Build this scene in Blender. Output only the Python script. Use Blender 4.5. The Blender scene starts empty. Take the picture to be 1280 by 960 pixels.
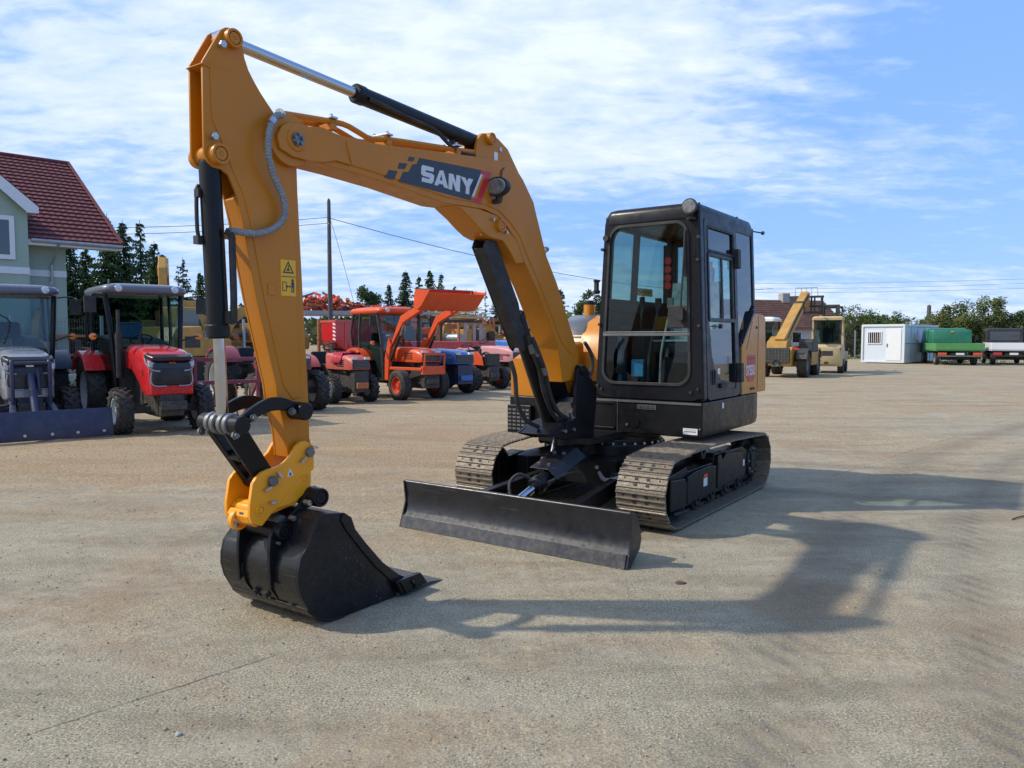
import bpy, bmesh, math, random
from mathutils import Vector, Matrix, Euler, noise
R = math.radians
random.seed(7)
sc = bpy.context.scene
COL = sc.collection

# ------------------------------------------------------------------ materials
def srgb(r, g, b):
    f = lambda c: (c/255/12.92) if c/255 <= .04045 else ((c/255+.055)/1.055)**2.4
    return (f(r), f(g), f(b), 1)

def new_mat(name):
    m = bpy.data.materials.new(name); m.use_nodes = True
    nt = m.node_tree
    for n in list(nt.nodes): nt.nodes.remove(n)
    out = nt.nodes.new('ShaderNodeOutputMaterial')
    return m, nt, out

def nd(nt, t, **kw):
    n = nt.nodes.new(t)
    for k, v in kw.items():
        if k.startswith('i_'): n.inputs[k[2:].replace('_', ' ')].default_value = v
        elif k.startswith('n_'): n.inputs[int(k[2:])].default_value = v
        else: setattr(n, k, v)
    return n

def ramp(nt, stops, interp='LINEAR'):
    n = nt.nodes.new('ShaderNodeValToRGB'); cr = n.color_ramp; cr.interpolation = interp
    while len(cr.elements) > 1: cr.elements.remove(cr.elements[-1])
    cr.elements[0].position = stops[0][0]; c = stops[0][1]
    cr.elements[0].color = c if len(c) == 4 else (*c, 1)
    for p, c in stops[1:]:
        e = cr.elements.new(p); e.color = c if len(c) == 4 else (*c, 1)
    return n

def g(v): return (v, v, v, 1)

def surf(name, col, rough=.5, metal=0., var=.12, vscale=3., dust=0., dustcol=(.30, .24, .17), bump=0., bscale=60., coat=0., spec=.5, scr=0.):
    """painted / plain surface: noise in the colour, dusty patches, slight roughness variation"""
    m, nt, out = new_mat(name); L = nt.links.new
    b = nd(nt, 'ShaderNodeBsdfPrincipled'); L(b.outputs[0], out.inputs[0])
    tc = nd(nt, 'ShaderNodeTexCoord')
    n1 = nd(nt, 'ShaderNodeTexNoise', i_Scale=vscale, i_Detail=6., i_Roughness=.62)
    L(tc.outputs['Object'], n1.inputs['Vector'])
    c = tuple(col[:3])
    r1 = ramp(nt, [(.3, tuple(max(0, x*(1-var)) for x in c)), (.7, tuple(min(1, x*(1+var)) for x in c))])
    L(n1.outputs['Fac'], r1.inputs['Fac'])
    colout = r1.outputs['Color']
    if dust > 0:
        n2 = nd(nt, 'ShaderNodeTexNoise', i_Scale=vscale*2.3, i_Detail=9., i_Roughness=.7)
        L(tc.outputs['Object'], n2.inputs['Vector'])
        r2 = ramp(nt, [(.42, g(0)), (.75, g(dust))]); L(n2.outputs['Fac'], r2.inputs['Fac'])
        mx = nd(nt, 'ShaderNodeMix', data_type='RGBA')
        L(r2.outputs['Color'], mx.inputs['Factor']); L(colout, mx.inputs[6]); mx.inputs[7].default_value = (*dustcol, 1)
        colout = mx.outputs[2]
    if scr:
        mp = nd(nt, 'ShaderNodeMapping'); mp.inputs['Scale'].default_value = (70, 2.2, 70); mp.inputs['Rotation'].default_value = (.12, .05, .1); L(tc.outputs['Object'], mp.inputs[0])
        n4 = nd(nt, 'ShaderNodeTexNoise', i_Scale=1., i_Detail=3.); L(mp.outputs[0], n4.inputs['Vector'])
        n5 = nd(nt, 'ShaderNodeTexNoise', i_Scale=2.5, i_Detail=4.); L(tc.outputs['Object'], n5.inputs['Vector'])
        r4 = ramp(nt, [(.60, g(0)), (.70, g(scr))]); L(n4.outputs['Fac'], r4.inputs['Fac'])
        r5 = ramp(nt, [(.45, g(0)), (.62, g(1))]); L(n5.outputs['Fac'], r5.inputs['Fac'])
        ml = nd(nt, 'ShaderNodeMath', operation='MULTIPLY'); L(r4.outputs['Color'], ml.inputs[0]); L(r5.outputs['Color'], ml.inputs[1])
        mx = nd(nt, 'ShaderNodeMix', data_type='RGBA'); L(ml.outputs[0], mx.inputs['Factor']); L(colout, mx.inputs[6]); mx.inputs[7].default_value = (.16, .16, .165, 1); colout = mx.outputs[2]
    L(colout, b.inputs['Base Color'])
    rr = ramp(nt, [(.3, g(max(0, rough-.07))), (.7, g(min(1, rough+.1)))])
    n3 = nd(nt, 'ShaderNodeTexNoise', i_Scale=vscale*5, i_Detail=4.)
    L(tc.outputs['Object'], n3.inputs['Vector']); L(n3.outputs['Fac'], rr.inputs['Fac']); L(rr.outputs['Color'], b.inputs['Roughness'])
    b.inputs['Metallic'].default_value = metal
    b.inputs['Specular IOR Level'].default_value = spec
    if coat: b.inputs['Coat Weight'].default_value = coat; b.inputs['Coat Roughness'].default_value = .08
    if bump:
        nb = nd(nt, 'ShaderNodeTexNoise', i_Scale=bscale, i_Detail=5.)
        L(tc.outputs['Object'], nb.inputs['Vector'])
        bp = nd(nt, 'ShaderNodeBump', i_Strength=bump, i_Distance=.01)
        L(nb.outputs['Fac'], bp.inputs['Height']); L(bp.outputs[0], b.inputs['Normal'])
    return m

def glass(name, tint, refl=1.0, ior=1.5):
    m, nt, out = new_mat(name); L = nt.links.new
    t = nd(nt, 'ShaderNodeBsdfTransparent'); t.inputs[0].default_value = (*tint, 1)
    gl = nd(nt, 'ShaderNodeBsdfGlossy'); gl.inputs['Roughness'].default_value = .02
    gl.inputs[0].default_value = g(refl)
    fr = nd(nt, 'ShaderNodeFresnel'); fr.inputs[0].default_value = ior
    mx = nd(nt, 'ShaderNodeMixShader')
    ge = nd(nt, 'ShaderNodeNewGeometry'); sb = nd(nt, 'ShaderNodeMath', operation='SUBTRACT'); sb.inputs[0].default_value = 1.; L(ge.outputs['Backfacing'], sb.inputs[1])
    ml = nd(nt, 'ShaderNodeMath', operation='MULTIPLY'); L(fr.outputs[0], ml.inputs[0]); L(sb.outputs[0], ml.inputs[1])
    L(ml.outputs[0], mx.inputs[0]); L(t.outputs[0], mx.inputs[1]); L(gl.outputs[0], mx.inputs[2]); L(mx.outputs[0], out.inputs[0])
    return m

M = {}
M['yellow'] = surf('yellow_paint', (.52, .175, .003), .42, var=.06, vscale=2.5, dust=.09, spec=.3, coat=.12, bump=.05, bscale=5)
M['yellow_clean'] = surf('yellow_cover_paint', (.56, .205, .010), .34, var=.03, dust=.04, coat=.2, spec=.4)
M['coupler'] = surf('coupler_paint', (.88, .33, .001), .33, var=.05, dust=.05, coat=.3)
M['black'] = surf('black_paint', (.006, .0062, .0075), .36, var=.2, dust=.02, spec=.28)
M['cabblack'] = surf('cab_paint', (.006, .0062, .0095), .33, var=.12, spec=.28)
M['matblack'] = surf('black_plastic', (.014, .014, .015), .6, var=.2, dust=.12)
M['bucket'] = surf('bucket_paint', (.0075, .008, .0095), .28, var=.35, vscale=6, dust=.10, dustcol=(.05, .048, .045), bump=.10, bscale=14, spec=.42, scr=.55)
M['blade'] = surf('blade_paint', (.012, .013, .018), .32, var=.3, vscale=5, dust=.12, dustcol=(.09, .075, .06), bump=.07, bscale=9, scr=.6)
M['edge'] = surf('worn_cutting_edge', (.055, .058, .065), .35, .4, var=.3, vscale=9, dust=.3, scr=.9)
M['shoe'] = surf('worn_track_steel', (.17, .145, .115), .5, .35, var=.4, vscale=14, dust=.65, dustcol=(.33, .25, .165), bump=.35, bscale=50)
M['chain'] = surf('track_chain', (.02, .018, .016), .6, .3, var=.4, vscale=9, dust=.3, dustcol=(.12, .09, .06))
M['chrome'] = surf('chrome_rod', (.50, .51, .53), .10, 1., var=.02)
M['bolt'] = surf('zinc_bolt', (.50, .50, .50), .3, .9, var=.2, vscale=30)
M['steel'] = surf('grey_steel', (.18, .18, .18), .45, .7, var=.2)
M['hose'] = surf('grey_hose_wrap', (.22, .23, .24), .45, .1, var=.3, vscale=60)
M['rubber'] = surf('rubber_tyre', (.018, .017, .016), .75, var=.4, vscale=8, dust=.55, dustcol=(.14, .115, .09), bump=.2, bscale=40)
M['red'] = surf('red_tractor_paint', (.56, .016, .020), .25, var=.06, dust=.06, coat=.6)
M['burgundy'] = surf('burgundy_paint', (.24, .025, .045), .4, var=.12, dust=.25)
M['fadedred'] = surf('faded_red_paint', (.50, .09, .07), .42, var=.12, dust=.2)
M['orange'] = surf('orange_tractor_paint', (.66, .075, .012), .4, var=.1, dust=.15)
M['blue'] = surf('blue_tractor_paint', (.03, .13, .42), .35, var=.1, dust=.18)
M['navy'] = surf('navy_paint', (.018, .025, .065), .35, var=.1, dust=.12)
M['silver'] = surf('silver_paint', (.30, .31, .34), .26, .3, var=.03, dust=.0, coat=.5)
M['pink'] = surf('sun_faded_pink_paint', (.52, .23, .24), .45, var=.12, dust=.15)
M['plum'] = surf('plum_panel', (.16, .03, .05), .4, var=.1, dust=.15)
M['rimwhite'] = surf('white_rim', (.50, .52, .54), .45, var=.1, dust=.3)
M['rimorange'] = surf('orange_rim', (.62, .06, .02), .45, var=.1, dust=.25)
M['rimgrey'] = surf('grey_rim', (.22, .21, .19), .5, var=.2, dust=.4)
M['engine'] = surf('engine_grime', (.035, .034, .033), .6, .2, var=.5, vscale=12, dust=.3)
M['white'] = surf('white_paint', (.74, .75, .76), .4, var=.03, dust=.05)
M['lamp'] = surf('lamp_lens', (.55, .57, .6), .12, .2, var=.1, vscale=40, coat=1.)
M['amber'] = surf('amber_lens', (.80, .20, .02), .2, var=.1, coat=.8)
M['ledlens'] = surf('led_lens', (.16, .16, .15), .2, var=.5, vscale=30, coat=.8)
M['redlens'] = surf('red_lens', (.5, .02, .02), .2, var=.1, coat=.6)
M['catyellow'] = surf('weathered_yellow', (.46, .235, .03), .5, var=.25, vscale=2, dust=.35)
M['cream'] = surf('cream_yellow', (.52, .40, .20), .5, var=.1, dust=.2)
M['greenpaint'] = surf('green_truck_paint', (.012, .16, .085), .4, var=.1, dust=.15)
M['lightgreen'] = surf('light_green_dropside', (.075, .27, .075), .5, var=.1, dust=.2)
M['rust'] = surf('rusty_orange_iron', (.40, .12, .035), .7, var=.35, vscale=6, dust=.3)
M['wood'] = surf('weathered_wood', (.22, .17, .12), .8, var=.3, vscale=7)
M['concrete'] = surf('cast_concrete', (.34, .32, .29), .85, var=.15, vscale=5, bump=.2)
M['poleconc'] = surf('dark_pole', (.10, .095, .09), .85, var=.2)
M['galv'] = surf('galvanised_steel', (.33, .36, .38), .5, .5, var=.15)
M['wire'] = surf('cable', (.05, .05, .055), .6)
M['mesh'] = surf('fence_wire', (.10, .105, .105), .6, .3)
M['housegreen'] = surf('green_render', (.30, .385, .315), .9, var=.10, vscale=.8, bump=.15, bscale=60)
M['trimwhite'] = surf('white_trim', (.62, .65, .66), .6, var=.04)
M['container'] = surf('container_panel', (.60, .66, .72), .45, var=.03, vscale=1)
M['seat'] = surf('seat_fabric', (.02, .021, .024), .85, var=.2)
M['plastic'] = surf('clear_plastic_wrap', (.32, .37, .38), .18, var=.35, vscale=12, bump=.6, bscale=16)
M['bluegrey'] = surf('blue_grey_console', (.05, .10, .14), .5, var=.15)
M['tealblue'] = surf('blue_film', (.04, .17, .30), .3, var=.2, vscale=8)
M['cloth'] = surf('red_cloth', (.42, .02, .05), .85, var=.3, vscale=14)
M['stickery'] = surf('yellow_sticker', (.80, .42, .01), .4, var=.02)
M['stickerw'] = surf('white_sticker', (.72, .72, .70), .4, var=.03)
M['stickerr'] = surf('red_sticker', (.55, .02, .03), .35, var=.03)
M['stickerk'] = surf('dark_sticker', (.022, .025, .032), .3, var=.03)
M['lettering'] = surf('silver_lettering', (.62, .62, .62), .35, var=.03)
M['grille'] = surf('black_grille', (.012, .012, .013), .35, var=.2, coat=.3)
M['wallgrey'] = surf('pale_wall', (.5, .48, .45), .9, var=.08)
M['stone'] = surf('pebble', (.30, .26, .21), .9, var=.35, vscale=3)
M['litter'] = surf('brick_bit', (.38, .09, .05), .9, var=.2)
M['glass_cab'] = glass('cab_glass', (.87, .96, .95), .75, 1.5)
M['glass_door'] = glass('door_glass', (.86, .95, .93), .95, 2.1)
M['glass_tr'] = glass('tractor_glass', (.46, .60, .61), .95, 1.7)
M['hoodgrey'] = surf('grey_hood_paint', (.10, .105, .115), .35, var=.08, coat=.2)
M['roofgrey'] = surf('grey_cab_roof', (.105, .108, .135), .3, var=.04, coat=.4)
M['roof2'] = surf('old_brown_roof', (.17, .085, .06), .85, var=.3, vscale=1.5)
M['glass_dark'] = glass('dark_glass', (.16, .20, .22), .95, 2.0)

SPLIT = {'loader_cylinder', 'rod', 'insulator', 'oil_pipe', 'bolt', 'bolted_cap', 'guard_plate', 'vent_slot', 'rubber_stop', 'cab_fitting', 'latch', 'hose_clamp', 'hose_fitting', 'hydraulic_hose', 'foot', 'hose_union', 'hose', 'roof_light', 'lifting_eye', 'drain_hole', 'vent', 'red_tag'}
# ------------------------------------------------------------------ mesh builder
class MB:
    def __init__(s): s.v = []; s.f = []; s.mi = []; s.m = 0
    def add(s, vs, fs):
        o = len(s.v); s.v += [Vector(p) for p in vs]
        for f in fs: s.f.append([i+o for i in f]); s.mi.append(s.m)
        return s
    def box(s, c, d, rot=None, taper=1.):
        hx, hy, hz = d[0]/2, d[1]/2, d[2]/2; vs = []
        for z in (-1, 1):
            t = taper if z > 0 else 1
            for x, y in ((-1, -1), (1, -1), (1, 1), (-1, 1)): vs.append(Vector((x*hx*t, y*hy*t, z*hz)))
        if rot is not None:
            mt = rot if isinstance(rot, Matrix) else Euler(rot).to_matrix()
            vs = [mt @ v for v in vs]
        c = Vector(c)
        return s.add([v+c for v in vs], [(3, 2, 1, 0), (4, 5, 6, 7), (0, 1, 5, 4), (1, 2, 6, 5), (2, 3, 7, 6), (3, 0, 4, 7)])
    def bb(s, x0, x1, y0, y1, z0, z1): return s.box(((x0+x1)/2, (y0+y1)/2, (z0+z1)/2), (abs(x1-x0), abs(y1-y0), abs(z1-z0)))
    def bar(s, a, b, w, h, up=(0, 0, 1)):
        a, b = Vector(a), Vector(b); d = (b-a); l = d.length; d.normalize()
        u = Vector(up); sd = d.cross(u)
        if sd.length < 1e-4: sd = d.cross(Vector((1, 0, 0)))
        sd.normalize(); u = sd.cross(d)
        return s.box((a+b)/2, (l, w, h), Matrix((d, sd, u)).transposed())
    def prism(s, pts, a, b, ax='y'):
        """outline in the plane across ax, from a to b along ax"""
        n = len(pts); A = []; B = []
        for p, q in pts:
            for L_, t in ((A, a), (B, b)):
                L_.append({'y': (p, t, q), 'x': (t, p, q), 'z': (p, q, t)}[ax])
        area = sum(pts[i][0]*pts[(i+1) % n][1]-pts[(i+1) % n][0]*pts[i][1] for i in range(n))
        fs = [list(range(n)), list(range(2*n-1, n-1, -1))] + [(i, n+i, n+(i+1) % n, (i+1) % n) for i in range(n)]
        s.add(A+B, fs); return s
    def cyl(s, a, b, r, r2=None, n=20, caps=True):
        a, b = Vector(a), Vector(b); r2 = r if r2 is None else r2
        d = (b-a).normalized(); u = d.orthogonal().normalized(); w = d.cross(u)
        vs = []
        for c, rr in ((a, r), (b, r2)):
            for i in range(n):
                t = 2*math.pi*i/n; vs.append(c+(u*math.cos(t)+w*math.sin(t))*rr)
        fs = [(i, (i+1) % n, n+(i+1) % n, n+i) for i in range(n)]
        if caps: fs += [list(range(n-1, -1, -1)), list(range(n, 2*n))]
        return s.add(vs, fs)
    def tube(s, pts, r, n=8, smooth=3):
        P = [Vector(p) for p in pts]
        if smooth and len(P) > 2:
            Q = []
            for i in range(len(P)-1):
                p0 = P[max(i-1, 0)]; p1 = P[i]; p2 = P[i+1]; p3 = P[min(i+2, len(P)-1)]
                for k in range(smooth):
                    t = k/smooth
                    Q.append(.5*((2*p1)+(p2-p0)*t+(2*p0-5*p1+4*p2-p3)*t*t+(3*p1-p0-3*p2+p3)*t**3))
            Q.append(P[-1]); P = Q
        vs = []; fs = []; u = None
        for i, p in enumerate(P):
            d = (P[min(i+1, len(P)-1)]-P[max(i-1, 0)]).normalized()
            u = d.orthogonal().normalized() if u is None else (u-d*u.dot(d)).normalized()
            w = d.cross(u)
            rr = r(i/(len(P)-1)) if callable(r) else r
            for k in range(n):
                t = 2*math.pi*k/n; vs.append(p+(u*math.cos(t)+w*math.sin(t))*rr)
        for i in range(len(P)-1):
            for k in range(n): fs.append((i*n+k, i*n+(k+1) % n, (i+1)*n+(k+1) % n, (i+1)*n+k))
        fs += [list(range(n-1, -1, -1)), list(range((len(P)-1)*n, len(P)*n))]
        return s.add(vs, fs)
    def lathe(s, prof, c=(0, 0, 0), axis=(0, 1, 0), n=32):
        """prof: (radius, offset along axis)"""
        c = Vector(c); d = Vector(axis).normalized(); u = d.orthogonal().normalized(); w = d.cross(u)
        vs = []; m = len(prof)
        for i in range(n):
            t = 2*math.pi*i/n; e = u*math.cos(t)+w*math.sin(t)
            for r, o in prof: vs.append(c+d*o+e*r)
        fs = []
        for i in range(n):
            j = (i+1) % n
            for k in range(m-1): fs.append((i*m+k, j*m+k, j*m+k+1, i*m+k+1))
        return s.add(vs, fs)
    def loft(s, secs, caps=True):
        n = len(secs[0]); vs = [p for sct in secs for p in sct]; fs = []
        for i in range(len(secs)-1):
            for k in range(n): fs.append((i*n+k, i*n+(k+1) % n, (i+1)*n+(k+1) % n, (i+1)*n+k))
        if caps: fs += [list(range(n-1, -1, -1)), list(range((len(secs)-1)*n, len(secs)*n))]
        return s.add(vs, fs)
    def ring(s, outer, inner, a, b, ax='y'):
        n = len(outer)
        def P(p, q, t): return {'y': (p, t, q), 'x': (t, p, q), 'z': (p, q, t)}[ax]
        vs = [P(*o, a) for o in outer]+[P(*o, a) for o in inner]+[P(*o, b) for o in outer]+[P(*o, b) for o in inner]
        fs = []
        for i in range(n):
            j = (i+1) % n
            fs += [(i, j, n+j, n+i), (2*n+i, 3*n+i, 3*n+j, 2*n+j), (i, 2*n+i, 2*n+j, j), (n+i, n+j, 3*n+j, 3*n+i)]
        return s.add(vs, fs)
    def pieces(s):
        par = list(range(len(s.v)))
        def fd(i):
            while par[i] != i: par[i] = par[par[i]]; i = par[i]
            return i
        for f in s.f:
            for i in f[1:]: par[fd(i)] = fd(f[0])
        comp = {}
        for k, f in enumerate(s.f): comp.setdefault(fd(f[0]), []).append(k)
        items = []
        for fl in comp.values():
            vs = [s.v[i] for k in fl for i in s.f[k]]
            items.append([fl, [min(v[a] for v in vs)-.0015 for a in range(3)], [max(v[a] for v in vs)+.0015 for a in range(3)]])
        ch = True
        while ch:
            ch = False
            for i in range(len(items)):
                for j in range(i+1, len(items)):
                    A_, B_ = items[i], items[j]
                    if all(A_[1][a] <= B_[2][a] and B_[1][a] <= A_[2][a] for a in range(3)):
                        items[i] = [A_[0]+B_[0], [min(A_[1][a], B_[1][a]) for a in range(3)], [max(A_[2][a], B_[2][a]) for a in range(3)]]; del items[j]; ch = True; break
                if ch: break
        out = []
        for fl, _, _ in items:
            q = MB(); mp = {}
            for k in sorted(fl):
                f = []
                for i in s.f[k]:
                    if i not in mp: mp[i] = len(q.v); q.v.append(s.v[i])
                    f.append(mp[i])
                q.f.append(f); q.mi.append(s.mi[k])
            out.append(q)
        return out
    def xf(s, mt):
        s.v = [mt @ v for v in s.v]; return s
    def build(s, name, mats, parent=None, bevel=0., smooth=32, xf=None, seg=2):
        if name in SPLIT and len(s.f) > 1:
            gs = s.pieces()
            if len(gs) > 1:
                o = None
                for q in gs: o = q.build(name, mats, parent, bevel, smooth, xf, seg)
                return o
        me = bpy.data.meshes.new(name)
        vs = [xf @ v for v in s.v] if xf is not None else s.v
        me.from_pydata([tuple(v) for v in vs], [], s.f)
        if not isinstance(mats, (list, tuple)): mats = [mats]
        for m in mats: me.materials.append(M[m] if isinstance(m, str) else m)
        for p, i in zip(me.polygons, s.mi): p.material_index = min(i, len(mats)-1)
        bm = bmesh.new(); bm.from_mesh(me); bmesh.ops.recalc_face_normals(bm, faces=bm.faces); bm.to_mesh(me); bm.free()
        if smooth:
            for p in me.polygons: p.use_smooth = True
            me.set_sharp_from_angle(angle=R(smooth))
        me.update()
        o = bpy.data.objects.new(name, me); COL.objects.link(o)
        if parent is not None: o.parent = parent
        if bevel:
            b = o.modifiers.new('bevel', 'BEVEL'); b.width = bevel; b.segments = seg; b.limit_method = 'ANGLE'; b.angle_limit = R(40)
            b.harden_normals = True; b.use_clamp_overlap = True
        return o

def B(): return MB()
def tag(o, label=None, cat=None, group=None, kind=None):
    if label: o['label'] = label
    if cat: o['category'] = cat
    if group: o['group'] = group
    if kind: o['kind'] = kind
    return o
def empty(name, loc=(0, 0, 0), rz=0., label=None, cat=None, group=None):
    o = bpy.data.objects.new(name, None); o.empty_display_size = .3; COL.objects.link(o)
    o.location = loc; o.rotation_euler = (0, 0, rz)
    return tag(o, label, cat, group)
def rrect(x0, x1, y0, y1, r, n=5):
    r = min(r, abs(x1-x0)/2-1e-3, abs(y1-y0)/2-1e-3)
    pts = []
    for cx, cy, a in ((x1-r, y0+r, -90), (x1-r, y1-r, 0), (x0+r, y1-r, 90), (x0+r, y0+r, 180)):
        for k in range(n+1):
            t = R(a+90*k/n); pts.append((cx+r*math.cos(t), cy+r*math.sin(t)))
    return pts
def rsec(x, hw, z0, z1, r, yc=0, n=4, r2=None):
    """section across x for loft: rounded rectangle, top corners radius r"""
    pts = []
    r2 = .02 if r2 is None else r2
    for cy, cz, rr, a in ((hw-r2, z0+r2, r2, -90), (hw-r, z1-r, r, 0), (-hw+r, z1-r, r, 90), (-hw+r2, z0+r2, r2, 180)):
        for k in range(n+1):
            t = R(a+90*k/n); pts.append((x, yc+cy+rr*math.cos(t), cz+rr*math.sin(t)))
    return pts
def disc(c, r, n=12): return [(c[0]+r*math.cos(2*math.pi*i/n), c[1]+r*math.sin(2*math.pi*i/n)) for i in range(n)]
def text(name, body, mat, parent, origin, xdir, ydir, size, depth=.002, bold=0., sx=1., shear=0., align='CENTER'):
    cu = bpy.data.curves.new(name, 'FONT'); cu.body = body; cu.size = 1; cu.extrude = depth/size/2; cu.offset = bold
    cu.align_x = align; cu.align_y = 'CENTER'; cu.shear = shear; cu.resolution_u = 3
    tmp = bpy.data.objects.new('tmp', cu); COL.objects.link(tmp)
    dg = bpy.context.evaluated_depsgraph_get(); dg.update()
    me = bpy.data.meshes.new_from_object(tmp.evaluated_get(dg)); bpy.data.objects.remove(tmp); me.name = name
    x = Vector(xdir).normalized(); y = Vector(ydir); y = (y-x*y.dot(x)).normalized(); z = x.cross(y)
    mt = Matrix((x*size*sx, y*size, z*size)).transposed().to_4x4(); mt.translation = Vector(origin)
    me.transform(mt); me.materials.clear(); me.materials.append(M[mat])
    o = bpy.data.objects.new(name, me); COL.objects.link(o)
    if parent is not None: o.parent = parent
    return o
def copy_tree(o, parent=None):
    c = o.copy(); COL.objects.link(c)
    if parent is not None: c.parent = parent
    for ch in [x for x in bpy.data.objects if x.parent == o]: copy_tree(ch, c)
    return c
# ================================================================== EXCAVATOR (x forward, y to its left, z up)
EX = empty('excavator', (.962, 7.14, 0), math.atan2(-.8173, -.5762),
    'large yellow and black tracked excavator with raised boom, cab and dozer blade, in the foreground', 'excavator')
T_ = Matrix.Translation((.5, -.07, 0))      # boom frame: foot pin at origin
ARM = [(3.694,2.805),(3.591,2.982),(3.565,3.002),(3.524,3.011),(3.484,3.001),(3.471,2.947),(3.459,2.885),(3.437,2.832),(3.405,2.786),(3.368,2.74),(3.325,2.695),(3.252,2.623),(3.172,2.524),(3.148,2.424),(3.145,2.277),(3.112,1.53),(3.094,1.162),(3.091,0.95),(3.07,0.872),(3.099,0.827),(3.239,0.858),(3.252,0.989),(3.297,1.163),(3.308,1.257),(3.331,1.346),(3.417,1.696),(3.468,1.95),(3.493,2.086),(3.522,2.208),(3.569,2.298),(3.604,2.315),(3.648,2.319),(3.677,2.34),(3.697,2.373)]
COUP = [(3.498,0.761),(3.476,0.788),(3.44,0.813),(3.403,0.823),(3.348,0.825),(3.296,0.846),(3.254,0.877),(3.221,0.922),(3.194,0.941),(3.162,0.944),(3.118,0.921),(3.102,0.886),(3.104,0.783),(3.127,0.768),(3.128,0.692),(3.195,0.648),(3.233,0.607),(3.345,0.61),(3.378,0.595),(3.421,0.557),(3.446,0.535),(3.506,0.557),(3.519,0.591),(3.518,0.652)]
BOOM = [(3.313,2.529),(3.300,2.560),(3.283,2.580),(3.255,2.600),(3.0,2.642),(2.874,2.626),(2.575,2.638),(1.993,2.704),(1.61,2.746),(1.257,2.773),(1.15,2.735),(1.07,2.677),(0.929,2.531),(0.907,2.48),(0.746,2.141),(0.589,1.937),(0.346,1.54),(0.239,1.372),(0.235,1.29),(0.264,1.21),(0.32,1.165),(0.395,1.141),(0.497,1.133),(0.561,1.416),(0.893,1.883),(1.08,2.1),(1.154,2.218),(1.277,2.309),(1.405,2.374),(1.547,2.395),(1.797,2.387),(1.98,2.377),(2.478,2.421),(2.848,2.439),(2.947,2.441),(3.059,2.443),(3.219,2.446),(3.285,2.464),(3.308,2.494)]
LUG = [(1.62,2.74),(1.604,2.777),(1.577,2.886),(1.531,2.929),(1.438,2.949),(1.342,2.93),(1.223,2.879),(1.089,2.74),(0.861,2.50),(1.0,2.5),(1.2,2.68)]
CBR = [(1.86,2.385),(1.62,2.395),(1.40,2.375),(1.15,2.22),(1.05,2.06),(1.160,2.047),(1.25,2.14),(1.333,2.200),(1.459,2.205),(1.534,2.222),(1.62,2.262),(1.72,2.32)]
EARP = [(0.338,1.22),(0.272,1.265),(0.218,1.27),(0.143,1.213),(0.065,1.092),(0.006,0.977),(0.06,0.649),(0.538,0.663),(0.80,0.729),(0.60,0.80),(0.373,0.833),(0.363,1.134)]

def pinb(name, F_, Z_, y0, y1, r, parent, mat='yellow', groove=True, capmat=None):
    """pin boss with a grooved cap at both ends"""
    b = B(); c = (F_, 0, Z_)
    if groove:
        prof = [(0, y1), (r*.16, y1), (r*.17, y1-.004), (r*.20, y1), (r*.60, y1), (r*.62, y1-.008), (r*.70, y1-.008), (r*.72, y1+.003), (r*.96, y1+.003), (r, y1-.004), (r, y0+.004), (r*.96, y0-.003), (r*.72, y0-.003), (r*.7, y0+.008), (r*.62, y0+.008), (r*.6, y0), (0, y0)]
    else: prof = [(0, y1), (r*.9, y1), (r, y1-.006), (r, y0+.006), (r*.9, y0), (0, y0)]
    b.lathe(prof, c, (0, 1, 0), 28)
    return b.build(name, mat, parent, xf=T_)

# ---- boom
b = B(); b.prism(BOOM, -.105, .105)
boom = b.build('boom', 'yellow', EX, bevel=.006, xf=T_, smooth=28)
# raised weld flange along side
for s in (1, -1):
    b = B()
    inner = [(1.257,2.735),(1.15,2.70),(1.05,2.63),(.965,2.52),(.93,2.44),(.77,2.12),(.61,1.92),(.38,1.55),(.33,1.42),(.365,1.36),(.52,1.46),(.85,1.92),(1.04,2.14),(1.12,2.255),(1.25,2.345),(1.39,2.41),(1.55,2.43),(1.98,2.42),(2.478,2.46),(2.80,2.475),(2.84,2.60),(2.575,2.61),(1.993,2.672),(1.61,2.712)]
    b.prism(inner, s*.1025, s*.112)
    b.build('side_plate', 'yellow', boom, bevel=.006, xf=T_)
    b = B(); b.tube([(p, s*.1055, q) for p, q in inner+inner[:1]], .0045, n=6, smooth=0); b.build('weld_seam', 'yellow', boom, xf=T_)
for s in (1, -1):
    b = B(); b.prism([(p, q) for p, q in [(3.318,2.529),(3.29,2.585),(3.24,2.612),(3.12,2.622),(2.93,2.60),(2.84,2.51),(2.80,2.47),(2.92,2.475),(3.0,2.452),(3.10,2.438),(3.22,2.442),(3.30,2.468)]], s*.104, s*.120)
    b.build('end_plate', 'yellow', boom, bevel=.006, xf=T_)
pinb('pin', 3.197, 2.533, -.128, .128, .062, boom, groove=False)
b = B()
for s in (1, -1):
    b.cyl((3.197, s*.128, 2.533), (3.197, s*.138, 2.533), .036, n=20)
    for k in range(5):
        t = 2*math.pi*k/5+.3; x, z = 3.197+.024*math.cos(t), 2.533+.024*math.sin(t)
        b.cyl((x, s*.136, z), (x, s*.150, z), .010, n=6)
b.build('bolted_cap', 'steel', boom, xf=T_)
for s in (1, -1):
    b = B(); b.prism(LUG, s*.042, s*.072); b.build('cylinder_lug', 'yellow', boom, bevel=.006, xf=T_)
pinb('pin', 1.455, 2.903, -.105, .105, .042, boom)
pinb('pin', 1.32, 2.858, .07, .078, .018, boom, groove=False, mat='bolt')
b = B(); b.box((1.375, .0735, 2.79), (.042, .003, .075)); b.build('serial_sticker', 'stickerw', boom, xf=T_)
b = B(); b.prism(CBR, -.104, .104); b.build('cylinder_bracket', 'yellow', boom, bevel=.01, xf=T_)
pinb('pin', 1.376, 2.303, -.128, .128, .045, boom)
b = B()
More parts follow.
